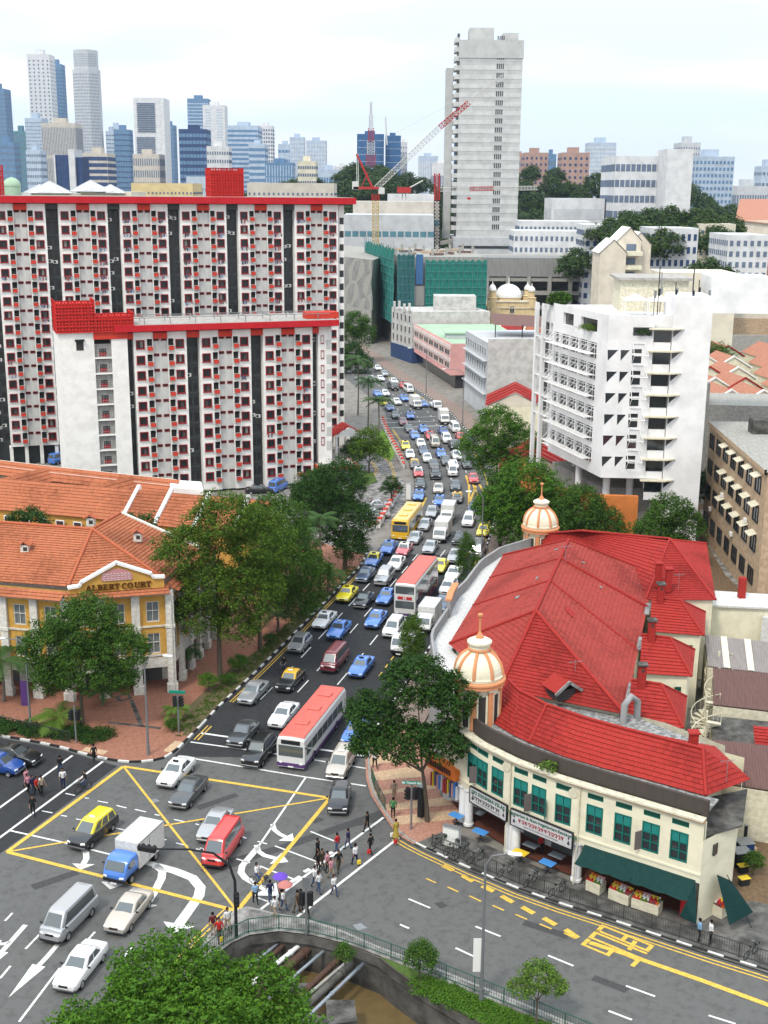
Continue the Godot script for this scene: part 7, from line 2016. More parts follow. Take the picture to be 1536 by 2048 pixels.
	for e in [["dark conical conifer at the foot of the stair tower", v3(-45.01, 7.36, -183), 5.6, 1.6, "leaf_dark", 31], ["smaller dark conifer right of the stair tower", v3(-39.68, 7.01, -183), 4.4, 1.3, "leaf_dark", 32], ["dark shrubby tree behind the court roof, left one", v3(-42.03, 8.16, -140), 11.6, 3.8, "leaf_dark", 33], ["dark shrubby tree behind the court roof, right one", v3(-28.02, 9.55, -134), 12.6, 4.4, "leaf_dark", 34], ["dark bushy tree at the corner of the lower flats", v3(-9.97, 4.02, -185), 6.6, 4.4, "leaf_mid", 35], ["tall tree beyond the far end of the flats", v3(-8.41, 4.94, -352), 15, 5.6, "leaf_mid", 36], ["pale feathery tree on the drive island", v3(-2.68, 0.19, -209), 8.6, 3.6, "leaf_light", 37], ["dark slim tree beside the red porch", v3(-5.53, -0.29, -211), 6.0, 2.0, "leaf_dark", 38], ["young dark tree on the forecourt wall", v3(1.16, 1.06, -186), 5.0, 1.7, "leaf_dark", 39], ["tall feathery tree behind the white office block", v3(81.19, 13.21, -300), 13, 6.0, "leaf_mid", 40], ["dark tree between the office wall and the beige walk-up", v3(46.8, 4.96, -172), 9.5, 2.6, "leaf_dark", 44], ["climbing green tree beside the beige walk-up", v3(50.07, 6.55, -178), 8.0, 2.0, "leaf_mid", 45], ["small roof garden tree among the terraces", v3(60.91, 10.82, -200), 13.5, 2.0, "leaf_light", 46], ["lower tree below the tall tree past the flats", v3(-8.68, 2.23, -330), 9, 5.0, "leaf_dark", 47]]:
		var p: Vector3 = e[1]
		var r: float = e[3]
		var h: float = e[2]
		tree("background_tree", e[0], v3(p.x, 0, p.z), maxf(h - r * 1.8, 0.5), 0.18, [[v3(0, h - r * 0.7, 0), v3(r * 0.8, r * 0.75, r * 0.8)], [v3(-r * 0.5, h - r * 1.2, 0.3), v3(r * 0.7, r * 0.7, r * 0.7)], [v3(r * 0.5, h - r * 1.25, 0), v3(r * 0.7, r * 0.7, r * 0.7)]], e[4], maxf(0.4, r * 0.16), 0.8, 24, 0.38, e[5], "trees in the middle distance")
	for e in [["slim palm behind the olive tree", p2(-9.76, -135.94), 9.5, 3.0, 51], ["slim palm left of the dark driveway tree", p2(-7.85, -144.34), 9.0, 2.8, 52], ["short feather palm on the verge, nearest the dark tree", p2(-6.84, -142.43), 2.6, 2.8, 53], ["short feather palm on the verge, middle one", p2(-9.58, -133.35), 2.4, 2.8, 54], ["short feather palm on the verge under the olive trees", p2(-11.82, -129.18), 2.0, 2.6, 55], ["tall palm beyond the flats, nearest the road", p2(-1.19, -236.3), 8.0, 3.6, 56], ["tall palm beyond the flats, middle one", p2(-3.44, -249.17), 10.0, 3.8, 57], ["tall palm beyond the flats, farthest one", p2(-5.9, -266.52), 12.0, 4.0, 58], ["fan palm beside the court arcade", p2(-20.02, -117.25), 2.4, 2.2, 59], ["palm cut off by the left edge under the street lamp", p2(-36.44, -109.33), 4.2, 3.6, 60], ["upright travellers palm in the court hedge", p2(-29.52, -103.04), 1.2, 2.6, 61], ["broad-leaved palm at the pavement corner", p2(-19.26, -105.63), 1.0, 1.7, 62], ["small palm by the court columns", p2(-26.81, -108.69), 1.4, 1.8, 63]]:
		var q: Vector2 = e[1]
		palm("palm_tree", e[0], V(q, 0.1), e[2], e[3], 18, e[4], "leaf_light" if e[4] == 61 or e[4] == 62 else "leaf_palm")
	for e in [["round clipped bush beside the court pavement", p2(-17.15, -112.14), 1.1, 2.0, "leaf_fresh", 71], ["bright bush under the olive tree trunk", p2(-14.75, -117.36), 1.2, 1.9, "leaf_fresh", 72], ["low dark bush on the verge by the tree trunk", p2(-15.48, -113.81), 0.9, 1.1, "leaf_mid", 73], ["leafy shrub at the pavement corner by the sign post", p2(-19.19, -103.23), 0.9, 1.0, "leaf_mid", 74], ["low shrub on the verge by a marker post", p2(-12.3, -125.27), 0.9, 1.2, "leaf_mid", 75], ["roadside bush showing above the shophouse parapet, far one", p2(9.9, -139), 1.6, 9.0, "leaf_mid", 76], ["roadside bush showing above the shophouse parapet, near one", p2(2.9, -113), 1.5, 8.4, "leaf_olive", 78], ["shrub rooted in the canal wall below the railing", p2(-2.27, -68.47), 0.7, 1.3, "leaf_mid", 79], ["bushy sapling spilling over the canal railing", p2(2.43, -66.88), 1.2, 2.6, "leaf_mid", 80], ["weed clump at the lane wall behind the side roof", p2(27.0, -79.4), 0.8, 2.0, "leaf_mid", 81], ["hedge plants beside the far footpath", p2(20.5, -172), 1.4, 2.4, "leaf_mid", 82]]:
		var o := thing("shrub", e[0], "shrub", V(e[1], 0.1), 0.0, "shrubs")
		var r: float = e[2]
		var h: float = e[3]
		foliage(o, "leaves", [[v3(0, h * 0.62, 0), v3(r, h * 0.4, r)]], 0.3, 1.1, e[4], 24, 0.36, e[5])
		made(o, "stem", nb().tube([v3(0, -0.1, 0), v3(0.05, h * 0.7, 0)], [0.07, 0.03], 6), M.bark)
	tree("young_tree", "young feathery tree on the canal bank by the road", V(p2(9.28, -62.69), 0.1), 1.8, 0.07, [[v3(0, 3.4, 0), v3(1.3, 0.8, 1.2)], [v3(-0.9, 2.7, 0.2), v3(1.0, 0.5, 0.9)], [v3(0.9, 2.6, 0), v3(1.0, 0.5, 0.9)]], "leaf_light", 0.3, 0.8, 22, 0.4, 91)
	var hb := Node3D.new()
	hb.name = "hedge_bed"
	add_child(hb)
	tag(hb, "dark bed of low planting along the court railing", "planting", "", "stuff")
	var bl: Array = []
	for k in 16: bl.append([V(p2(-37.95, -103.96).lerp(p2(-25.19, -101.43), k / 15.0), 0.3) + v3(0, 0, -0.4 + (k % 3) * 0.5), v3(1.4, 0.7, 1.2)])
	foliage(hb, "planting", bl, 0.34, 0.8, "leaf_dark", 22, 0.4, 95)
	hb = Node3D.new()
	hb.name = "verge_grass"
	add_child(hb)
	tag(hb, "thin grass and fallen leaves along the kerb verge", "grass", "", "stuff")
	bl = []
	for k in 30: bl.append([V(p2(-17.41, -103.26).lerp(p2(-3.4, -152.72), k / 29.0), 0.12) + v3(-0.9, 0, 0), v3(1.1, 0.06, 1.6)])
	foliage(hb, "blades", bl, 0.16, 0.28, "leaf_olive", 16, 0.5, 96)
	hb = Node3D.new()
	hb.name = "bank_grass"
	add_child(hb)
	tag(hb, "rough grass on the canal bank below the railing", "grass", "", "stuff")
	bl = []
	for k in 14: bl.append([v3(3.0 + k * 0.75, 0.1, -66.2 + k * 0.5), v3(1.5, 0.12, 1.1)])
	foliage(hb, "blades", bl, 0.2, 0.5, "leaf_fresh", 18, 0.5, 97)
var PROTO := {}
func loft(rings: Array, caps := true) -> MB:
	var m := nb()
	var s: int = rings[0].size()
	var nr: Array = []
	for i in rings.size():
		var row: Array = []
		for j in s:
			var a: Vector3 = rings[mini(i + 1, rings.size() - 1)][j] - rings[maxi(i - 1, 0)][j]
			var b: Vector3 = rings[i][(j + 1) % s] - rings[i][(j + s - 1) % s]
			row.append(b.cross(a).normalized())
		nr.append(row)
	for i in rings.size() - 1:
		for j in s:
			var k := (j + 1) % s
			m.smooth_quad([rings[i][j], rings[i][k], rings[i + 1][k], rings[i + 1][j]], [nr[i][j], nr[i][k], nr[i + 1][k], nr[i + 1][j]])
	if caps:
		for j in range(1, s - 1):
			m.tri(rings[0][0], rings[0][j + 1], rings[0][j])
			m.tri(rings[-1][0], rings[-1][j], rings[-1][j + 1])
	return m
func section(z: float, y0: float, y1: float, w: float, tuck := 0.9) -> Array:
	var h := y1 - y0
	return [v3(-w * 0.85, y0, z), v3(w * 0.85, y0, z), v3(w, y0 + h * 0.25, z), v3(w, y0 + h * 0.62, z), v3(w * 0.97, y0 + h * 0.86, z), v3(w * tuck, y1 - 0.02, z), v3(0, y1 + 0.02, z), v3(-w * tuck, y1 - 0.02, z), v3(-w * 0.97, y0 + h * 0.86, z), v3(-w, y0 + h * 0.62, z), v3(-w, y0 + h * 0.25, z)]
func pane4(o: Node3D, called: String, a: Vector3, b: Vector3, c: Vector3, d: Vector3, out := 0.014) -> void:
	var n := (b - a).cross(d - a).normalized() * out
	var m := nb()
	m.quad(a + n, b + n, c + n, d + n)
	for e in [[a, b], [b, c], [c, d], [d, a]]: m.quad(e[1] + n, e[0] + n, e[0] - n, e[1] - n)
	put(o, called, m.mesh(M.car_glass))
func wheels(o: Node3D, zs: Array, hw: float, r: float) -> void:
	for z in zs:
		for s in [-1.0, 1.0]:
			var b := Basis(Vector3.BACK, -s * PI * 0.5)
			var w := put(o, "wheel", WHEEL[0], v3(s * hw, r, z), b.scaled(v3(1, 1, 1) * r / 0.31))
			put(w, "rim", WHEEL[1])
var WHEEL: Array = []
func lamps(o: Node3D, zf: float, zr: float, y: float, w: float) -> void:
	for s in [-1.0, 1.0]:
		put(o, "headlight", nb().cbox(Vector3.ZERO, v3(0.34, 0.16, 0.1), 0.03).mesh(M.lamp_clear), v3(s * w, y, zf), Basis(Vector3.UP, s * 0.35))
		put(o, "tail_light", nb().cbox(Vector3.ZERO, v3(0.26, 0.18, 0.08), 0.03).mesh(M.lamp_red), v3(s * w, y + 0.08, zr))
	put(o, "number_plate", nb().box(Vector3.ZERO, v3(0.5, 0.12, 0.03)).mesh(M.plate), v3(0, 0.38, zf + 0.05))
func mirrors(o: Node3D, y: float, z: float, w: float) -> void:
	for s in [-1.0, 1.0]: put(o, "mirror", nb().cbox(Vector3.ZERO, v3(0.2, 0.13, 0.1), 0.03).mesh(M.dark_metal), v3(s * (w + 0.08), y, z))
func car_proto(kind: String, p: Dictionary) -> void:
	var o := Node3D.new()
	var l: float = p.l * 0.5
	var w: float = p.w * 0.5
	var rings: Array = [section(-l, 0.34, p.tail * 0.86, w * 0.84), section(-l + 0.12, 0.24, p.tail, w * 0.95), section(p.rb, 0.2, p.tail + 0.04, w), section(0, 0.19, p.belt + 0.02, w), section(p.wb, 0.2, p.hood + 0.1, w), section(lerpf(p.wb, l, 0.55), 0.2, p.hood, w * 0.98), section(l - 0.2, 0.22, p.hood - 0.12, w * 0.93), section(l, 0.3, p.hood - 0.26, w * 0.78)]
	put(o, "body", loft(rings).mesh(M.paint))
	var gb: float = w * 0.9
	var gt: float = w * 0.74
	var y0: float = p.belt - 0.06
	var h: float = p.h
	var ring := func(zf: float, zr: float, ww: float, y: float) -> Array:
		return [v3(-ww, y, zf - 0.12), v3(-ww * 0.8, y, zf), v3(ww * 0.8, y, zf), v3(ww, y, zf - 0.12), v3(ww, y, zr + 0.12), v3(ww * 0.8, y, zr), v3(-ww * 0.8, y, zr), v3(-ww, y, zr + 0.12)]
	put(o, "cabin", loft([ring.call(p.wb, p.rb, gb, y0), ring.call(lerpf(p.wb, p.wt, 0.88), lerpf(p.rb, p.rt, 0.88), lerpf(gb, gt, 0.8), lerpf(y0, h, 0.88)), ring.call(p.wt - 0.1, p.rt + 0.1, gt * 0.93, h)]).mesh(M.paint))
	var wr := nb()
	var rr: Array = ring.call(p.wt - 0.1, p.rt + 0.1, gt * 0.93, h)
	var top: Array = ring.call(p.wt - 0.4, p.rt + 0.4, gt * 0.6, h + 0.035)
	for k in 8: wr.quad(rr[(k + 1) % 8], rr[k], top[k], top[(k + 1) % 8])
	wr.quad_up(top[0], top[3], top[4], top[7]); wr.quad_up(top[0], top[1], top[2], top[3]); wr.quad_up(top[4], top[5], top[6], top[7])
	put(o, "roof", wr.mesh(M.paint))
	var u0 := 0.1
	var u1 := 0.84
	var gl := func(u: float) -> float: return lerpf(gb, gt, u * 0.95)
	var hy := func(u: float) -> float: return lerpf(y0, h, u)
	pane4(o, "windscreen", v3(-gb * 0.78, hy.call(u0), lerpf(p.wb, p.wt, u0)), v3(gb * 0.78, hy.call(u0), lerpf(p.wb, p.wt, u0)), v3(gt * 0.8, hy.call(u1), lerpf(p.wb, p.wt, u1)), v3(-gt * 0.8, hy.call(u1), lerpf(p.wb, p.wt, u1)), 0.02)
	pane4(o, "rear_window", v3(gb * 0.76, hy.call(0.16), lerpf(p.rb, p.rt, 0.16)), v3(-gb * 0.76, hy.call(0.16), lerpf(p.rb, p.rt, 0.16)), v3(-gt * 0.78, hy.call(u1), lerpf(p.rb, p.rt, u1)), v3(gt * 0.78, hy.call(u1), lerpf(p.rb, p.rt, u1)), 0.02)
	for s in [-1.0, 1.0]:
		var n: int = p.get("side", 2)
		for k in n:
			var f := func(t: float, u: float) -> Vector3:
				var zr: float = lerpf(p.rb, p.rt, u) + 0.2
				var zf: float = lerpf(p.wb, p.wt, u) - 0.2
				return v3(s * gl.call(u), hy.call(u), lerpf(zr, zf, t))
			var t0 := float(k) / n + 0.03
			var t1 := float(k + 1) / n - 0.03
			if s > 0: pane4(o, "side_window", f.call(t1, 0.16), f.call(t0, 0.16), f.call(t0, u1), f.call(t1, u1), 0.016)
			else: pane4(o, "side_window", f.call(t0, 0.16), f.call(t1, 0.16), f.call(t1, u1), f.call(t0, u1), 0.016)
	put(o, "bumper", nb().cbox(v3(0, 0.36, l - 0.06), v3(p.w * 0.88, 0.2, 0.2), 0.05).mesh(M.trim if p.get("trim", false) else M.paint_dark))
	put(o, "grille", nb().cbox(v3(0, p.hood - 0.3, l - 0.03), v3(p.w * 0.36, 0.14, 0.12), 0.02).mesh(M.trim))
	lamps(o, l - 0.07, -l + 0.03, p.hood - 0.26, w * 0.7)
	mirrors(o, p.belt + 0.08, p.wb - 0.28, w)
	wheels(o, [l * 0.62, -l * 0.6], w - 0.1, 0.31 if p.h < 1.6 else 0.34)
	PROTO[kind] = o
func box_vehicle(kind: String) -> void:
	var o := Node3D.new()
	if kind == "box_truck" or kind == "pickup":
		var ring := func(z: float, y1: float, w: float) -> Array: return section(z, 0.5, y1, w, 0.88)
		put(o, "body", loft([ring.call(1.0, 2.05, 0.92), ring.call(1.9, 2.1, 0.94), ring.call(2.35, 1.9, 0.92), ring.call(2.75, 1.25, 0.9), ring.call(2.85, 0.95, 0.84)]).mesh(M.paint))
		pane4(o, "windscreen", v3(-0.76, 1.3, 2.74), v3(0.76, 1.3, 2.74), v3(0.72, 1.88, 2.38), v3(-0.72, 1.88, 2.38), 0.04)
		for s in [-1.0, 1.0]: put(o, "side_window", nb().box(v3(s * 0.93, 1.55, 1.85), v3(0.04, 0.5, 0.8)).mesh(M.car_glass))
		put(o, "chassis", nb().bx(-0.7, 0.42, -2.7, 0.7, 0.62, 1.4).mesh(M.trim))
		if kind == "box_truck":
			var b := put(o, "cargo_box", nb().cbox(v3(0, 1.68, -0.95), v3(2.0, 2.1, 3.7), 0.04).mesh(M.cargo))
			put(b, "corner_rail", nb().box(v3(-0.99, 2.7, -0.95), v3(0.06, 0.08, 3.72)).box(v3(0.99, 2.7, -0.95), v3(0.06, 0.08, 3.72)).box(v3(0, 0.66, 0.9), v3(2.0, 0.08, 0.06)).mesh(M.grey_metal))
			put(b, "door_seam", nb().box(v3(1.005, 1.6, -0.6), v3(0.01, 1.9, 0.04)).box(v3(-1.005, 1.6, -0.6), v3(0.01, 1.9, 0.04)).mesh(M.trim))
		else:
			put(o, "bed", nb().bx(-0.95, 0.62, -2.8, 0.95, 0.75, 0.9).bx(-0.98, 0.75, -2.8, -0.9, 1.15, 0.9).bx(0.9, 0.75, -2.8, 0.98, 1.15, 0.9).bx(-0.98, 0.75, -2.84, 0.98, 1.15, -2.78).mesh(M.paint))
		put(o, "bumper", nb().cbox(v3(0, 0.6, 2.86), v3(1.74, 0.24, 0.16), 0.04).mesh(M.trim))
		lamps(o, 2.88, -2.82, 0.86, 0.66); mirrors(o, 1.6, 2.4, 0.98)
		wheels(o, [1.9, -1.6], 0.82, 0.36)
	else:
		var dd := kind == "double_decker"
		var l := 5.9 if kind != "coach" else 5.4
		var h := 4.3 if dd else 3.05
		var w := 1.25
		var m := nb()
		var sec := func(z: float, ins: float, y1: float) -> Array:
			return [v3(-w + ins, 0.3, z), v3(w - ins, 0.3, z), v3(w, 0.5, z), v3(w, y1 - 0.35, z), v3(w - 0.12 - ins, y1 - 0.06, z), v3(0, y1, z), v3(-w + 0.12 + ins, y1 - 0.06, z), v3(-w, y1 - 0.35, z), v3(-w, 0.5, z)]
		put(o, "body", loft([sec.call(-l, 0.06, h - 0.1), sec.call(-l + 0.15, 0.0, h), sec.call(0, 0.0, h), sec.call(l - 0.15, 0.0, h), sec.call(l, 0.06, h - 0.15)]).mesh(M.bus_body))
		put(o, "roof", nb().cbox(v3(0, h - 0.02, 0), v3(2.3, 0.12, l * 2 - 0.4), 0.05).mesh(M.bus_roof))
		put(o, "skirt", nb().cbox(v3(0, 0.52, 0), v3(2.53, 0.4, l * 2 + 0.03), 0.03).mesh(M.bus_skirt))
		for f in ([1.2, 2.95] if dd else [1.25]):
			put(o, "windscreen", nb().cbox(v3(0, f + 0.55, l - 0.02), v3(2.25, 1.05 if not dd else 0.95, 0.1), 0.05).mesh(M.car_glass))
			for s in [-1.0, 1.0]:
				for k in 7: put(o, "side_window", nb().cbox(v3(s * 1.24, f + 0.52, l - 1.2 - k * (l * 2 - 1.6) / 7.0), v3(0.06, 0.92, (l * 2 - 1.6) / 7.0 - 0.1), 0.02).mesh(M.car_glass))
		if dd:
			for s in [-1.0, 1.0]: put(o, "side_panel", nb().box(v3(s * 1.245, 2.3, -0.6), v3(0.03, 3.2, 10.2)).mesh(M.paint_maroon))
		put(o, "rear_window", nb().cbox(v3(0, 2.0, -l), v3(1.9, 0.8, 0.08), 0.03).mesh(M.car_glass))
		put(o, "door", nb().box(v3(-1.26, 1.4, l - 0.75), v3(0.04, 2.0, 1.0)).mesh(M.car_glass))
		if not dd:
			for k in 3: put(o, "roof_hatch", nb().cbox(v3(0, h + 0.09, -3.6 + k * 3.2), v3(1.2, 0.12, 0.8), 0.04).mesh(M.bus_roof))
		var sg := put(o, "destination_sign", nb().cbox(v3(0, 2.55 if dd else 2.6, l + 0.0), v3(1.7, 0.36, 0.1), 0.02).mesh(M.sign_red if dd else M.trim))
		if dd: put(sg, "route_number", text_mesh("65", 0.4, 0.02, M.plate), v3(0, 2.55, l + 0.06))
		lamps(o, l, -l, 0.7, 0.95); mirrors(o, 2.2, l - 0.1, 1.3)
		wheels(o, [l - 2.4, -l + 2.9], 1.12, 0.46)
	PROTO[kind] = o
func build_vehicles() -> void:
	var g := mat("car_glass", Color(0.13, 0.15, 0.155), 0.1, "", 0.2, 0.45)
	g.metallic_specular = 0.9
	mat("lamp_clear", Color(0.7, 0.72, 0.72), 0.15); mat("lamp_red", Color(0.35, 0.02, 0.02), 0.2); mat("plate", Color(0.75, 0.75, 0.72), 0.5)
	mat("trim", Color(0.02, 0.02, 0.022), 0.6); mat("rim_grey", Color(0.42, 0.43, 0.44), 0.35, "", 0.2, 0.7)
	mat("cargo", Color(0.62, 0.62, 0.60), 0.6, "grime", 0.6); mat("sign_red", Color(0.45, 0.03, 0.03), 0.6)
	mat("bus_body", Color(0.62, 0.62, 0.60), 0.35); mat("bus_roof", Color(0.60, 0.12, 0.09), 0.45, "soft", 0.3); mat("bus_skirt", Color(0.08, 0.03, 0.14), 0.4)
	var paints: Dictionary = {"white": Color(0.72, 0.72, 0.71), "silver": Color(0.40, 0.41, 0.42), "grey": Color(0.085, 0.09, 0.095), "black": Color(0.012, 0.012, 0.013), "blue": Color(0.06, 0.19, 0.58), "blue_deep": Color(0.015, 0.06, 0.26), "yellow": Color(0.74, 0.62, 0.02), "amber": Color(0.72, 0.42, 0.02), "red": Color(0.55, 0.03, 0.03), "maroon": Color(0.15, 0.015, 0.025), "beige": Color(0.52, 0.47, 0.40), "slate": Color(0.10, 0.14, 0.22), "pink": Color(0.55, 0.10, 0.12)}
	for k in paints:
		var m := mat("paint_" + k, paints[k], 0.3, "", 0.2, 0.45 if k in ["silver", "grey", "slate", "beige"] else 0.0)
		m.clearcoat_enabled = true
		m.clearcoat = 0.8
		m.clearcoat_roughness = 0.06
	M["paint"] = M.paint_white; M["paint_dark"] = M.paint_grey
	WHEEL = [nb().lathe([[0.2, -0.1], [0.29, -0.1], [0.31, -0.07], [0.31, 0.07], [0.29, 0.1], [0.2, 0.1]], 18).mesh(M.black_rubber), nb().lathe([[0.2, 0.085], [0.16, 0.06], [0.06, 0.075], [0.0, 0.08]], 14).mesh(M.rim_grey)]
	car_proto("sedan", {"l": 4.55, "w": 1.74, "h": 1.43, "belt": 0.95, "hood": 0.9, "tail": 0.98, "wb": 0.95, "wt": 0.15, "rt": -0.95, "rb": -1.6})
	car_proto("taxi", {"l": 4.7, "w": 1.72, "h": 1.45, "belt": 0.93, "hood": 0.88, "tail": 0.9, "wb": 0.85, "wt": 0.25, "rt": -0.95, "rb": -1.45, "trim": true})
	car_proto("hatchback", {"l": 4.05, "w": 1.70, "h": 1.5, "belt": 0.97, "hood": 0.92, "tail": 0.98, "wb": 1.0, "wt": 0.2, "rt": -1.5, "rb": -1.9})
	car_proto("suv", {"l": 4.55, "w": 1.82, "h": 1.72, "belt": 1.1, "hood": 1.06, "tail": 1.12, "wb": 0.95, "wt": 0.35, "rt": -1.85, "rb": -2.15, "side": 3})
	car_proto("mpv", {"l": 4.7, "w": 1.78, "h": 1.68, "belt": 1.02, "hood": 0.96, "tail": 1.06, "wb": 1.35, "wt": 0.4, "rt": -1.95, "rb": -2.25, "side": 3})
	car_proto("van", {"l": 4.7, "w": 1.74, "h": 1.98, "belt": 1.12, "hood": 1.08, "tail": 1.12, "wb": 2.05, "wt": 1.35, "rt": -2.2, "rb": -2.3, "side": 1, "trim": true})
	for k in ["box_truck", "pickup", "bus", "double_decker", "coach"]: box_vehicle(k)
	var D := 0.27
	var L: Array = [
		["sedan", "black", -31.6, -96.8, 72.0, "black saloon waiting on the cross street at the far left", ""],
		["hatchback", "blue_deep", -32.3, -95.0, 72.0, "blue car cut off by the left picture edge", ""],
		["sedan", "white", -17.3, -94.0, -16.0, "white taxi saloon entering the yellow box", "", true],
		["sedan", "grey", -15.7, -90.5, -15.0, "dark grey saloon just behind the white taxi saloon", ""],
		["sedan", "silver", -12.8, -85.2, -13.0, "silver saloon beside the red van in the yellow box", ""],
		["van", "red", -11.8, -81.9, -13.0, "red delivery van crossing the yellow box", ""],
		["mpv", "black", -22.0, -84.1, -21.0, "black people carrier taxi with bright yellow roof", "yellow", true],
		["box_truck", "blue", -18.0, -79.8, -20.0, "small truck with blue cab and white cargo box", ""],
		["van", "silver", -20.9, -72.5, -18.0, "long silver van leaving the junction", ""],
		["sedan", "beige", -17.1, -73.5, -15.0, "beige saloon behind the long silver van", ""],
		["sedan", "white", -18.9, -67.4, -14.0, "white car half hidden by the foreground tree", ""],
		["suv", "black", -10.7, -97.8, 0.0, "black sport utility car waiting at the crossing", ""],
		["sedan", "grey", -12.5, -101.6, 0.0, "dark grey saloon beside the kerb near the stop line", ""],
		["bus", "white", -6.2, -101.2, 0.0, "single-deck bus with red roof and purple skirt at the stop line", ""],
		["sedan", "white", -9.2, -105.7, 0.0, "white saloon with roof sign left of the single-deck bus", "", true],
		["sedan", "silver", -12.6, -111.0, 0.0, "silver saloon close to the left kerb", ""],
		["taxi", "black", -9.2, -114.2, 0.0, "black taxi with amber roof", "amber"],
		["van", "maroon", -5.0, -119.3, 0.0, "maroon van between the blue taxis", ""],
		["taxi", "blue", -2.2, -117.9, 0.0, "blue taxi nearest the corner tree", ""],
		["hatchback", "silver", -9.0, -124.3, 0.0, "silver hatchback by the left kerb", ""],
		["taxi", "blue", -4.9, -128.7, 0.0, "blue taxi right of the white taxi at the verge", ""],
		["taxi", "white", -6.7, -132.0, 0.0, "white taxi hugging the left kerb", ""],
		["taxi", "yellow", -4.4, -141.2, 0.0, "bright yellow taxi by the left kerb", ""],
		["sedan", "black", -2.3, -139.0, 0.0, "black saloon right of the bright yellow taxi", ""],
		["sedan", "slate", -2.3, -148.9, 0.0, "slate grey saloon behind the bright yellow taxi", ""],
		["taxi", "blue", -1.3, -155.5, 0.0, "blue and yellow taxi at the end of the verge", "yellow"],
		["taxi", "blue", 0.7, -161.4, 0.0, "blue taxi beside the driveway mouth", ""],
		["taxi", "pink", 2.8, -160.5, 0.0, "red taxi with white roof near the yellow tour bus", "white"],
		["sedan", "white", 1.7, -154.0, 0.0, "white saloon behind the silver sport utility car", ""],
		["suv", "silver", 0.1, -147.7, 0.0, "silver sport utility car left of the double-decker", ""],
		["taxi", "blue", 0.4, -140.4, 0.0, "blue taxi tucked beside the double-decker front", ""],
		["taxi", "blue", -0.8, -132.3, 0.0, "blue taxi ahead of the double-decker", ""],
		["mpv", "white", 1.2, -129.4, 0.0, "white people carrier ahead of the double-decker", ""],
		["pickup", "white", 2.4, -124.7, 0.0, "white pickup showing behind the corner tree", ""],
		["double_decker", "white", 4.0, -139.6, 0.0, "double-decker bus with red roof and purple skirt", ""],
		["box_truck", "white", 5.1, -131.4, 0.0, "white box truck right of the double-decker front", ""],
		["sedan", "slate", 7.0, -137.8, 0.0, "blue grey car behind the white box truck", ""],
		["hatchback", "white", 8.0, -144.0, 0.0, "white car below the parapet bush", ""],
		["sedan", "white", 9.0, -149.8, 0.0, "white car behind the parapet bush", ""],
		["taxi", "yellow", 7.4, -153.0, 0.0, "yellow taxi at the tail of the double-decker", ""],
		["sedan", "silver", 9.6, -157.4, 0.0, "silver saloon behind the yellow taxi in the right lanes", ""],
		["van", "silver", 12.8, -159.8, 0.0, "silver van in the bus lane by the lamp post", ""],
		["taxi", "yellow", 14.4, -170.3, 0.0, "yellow taxi in the bus lane", ""],
		["van", "slate", 15.8, -180.2, 0.0, "grey van at the right kerb under the trees", ""],
		["mpv", "white", 12.6, -175.8, 0.0, "white people carrier right of the box trucks", ""],
		["sedan", "slate", 13.9, -183.5, 0.0, "blue grey saloon on the yellow hatching", ""],
		["sedan", "black", 10.7, -166.2, 0.0, "black saloon in the middle of the right lanes", ""],
		["box_truck", "white", 8.3, -167.8, 0.0, "white light truck, nearer of the two in line", ""],
		["box_truck", "white", 9.6, -177.4, 0.0, "white box truck, farther of the two in line", ""],
		["sedan", "silver", 6.4, -161.6, 0.0, "silver saloon ahead of the white light truck", ""],
		["sedan", "silver", 4.4, -166.3, 0.0, "silver saloon alongside the tour bus front", ""],
		["sedan", "silver", 6.0, -173.3, 0.0, "silver saloon alongside the middle of the tour bus", ""],
		["taxi", "silver", 7.3, -180.6, 0.0, "silver taxi alongside the tail of the tour bus", ""],
		["coach", "amber", 3.4, -171.9, 0.0, "yellow tour bus with raised roof panel", ""],
		["taxi", "blue", 8.8, -187.5, 0.0, "blue taxi behind the silver taxi", ""],
		["taxi", "grey", 11.7, -189.9, 0.0, "dark taxi with yellow roof before the hatching", "amber"],
		["sedan", "beige", 8.9, -195.9, 0.0, "beige saloon in the second lane", ""],
		["taxi", "blue", 5.6, -191.3, 0.0, "blue taxi behind the yellow tour bus", ""],
		["sedan", "black", 6.0, -199.0, 0.0, "black saloon by the left double yellow line", ""],
		["sedan", "grey", 11.8, -198.1, 0.0, "dark grey saloon behind the yellow-roofed taxi", ""],
		["sedan", "red", 15.2, -203.3, 0.0, "red car half under the trees", ""],
		["suv", "black", 8.8, -206.2, 0.0, "black sport utility car in the dense queue", ""],
		["taxi", "red", 5.9, -207.6, 0.0, "red taxi with white roof by the left line", "white"],
		["van", "white", 11.8, -208.6, 0.0, "white van in the third lane", ""],
		["sedan", "white", 12.3, -213.9, 0.0, "white car just behind the third-lane van", ""],
		["taxi", "grey", 5.4, -214.4, 0.0, "dark taxi with amber roof by the left line", "amber"],
		["sedan", "grey", 8.8, -214.2, 0.0, "dark saloon directly behind the black sport utility car", ""],
		["hatchback", "grey", 14.7, -214.4, 0.0, "dark hatchback alone in the right lane", ""],
		["sedan", "grey", 11.1, -217.2, 0.0, "charcoal saloon in the third lane", ""],
		["sedan", "white", 7.8, -219.6, 0.0, "white saloon in the second lane of the queue", ""],
		["taxi", "white", 4.7, -222.6, 0.0, "white taxi ahead of the lone yellow taxi", ""],
		["sedan", "white", 13.3, -222.0, 0.0, "white saloon in the fourth lane", ""],
		["taxi", "blue", 10.5, -223.7, 0.0, "blue taxi in the third lane of the dense queue", ""],
		["taxi", "slate", 7.3, -226.3, 0.0, "slate taxi in the second lane of the queue", ""],
		["taxi", "yellow", 4.0, -230.4, 0.0, "yellow taxi by the red forecourt wall", ""],
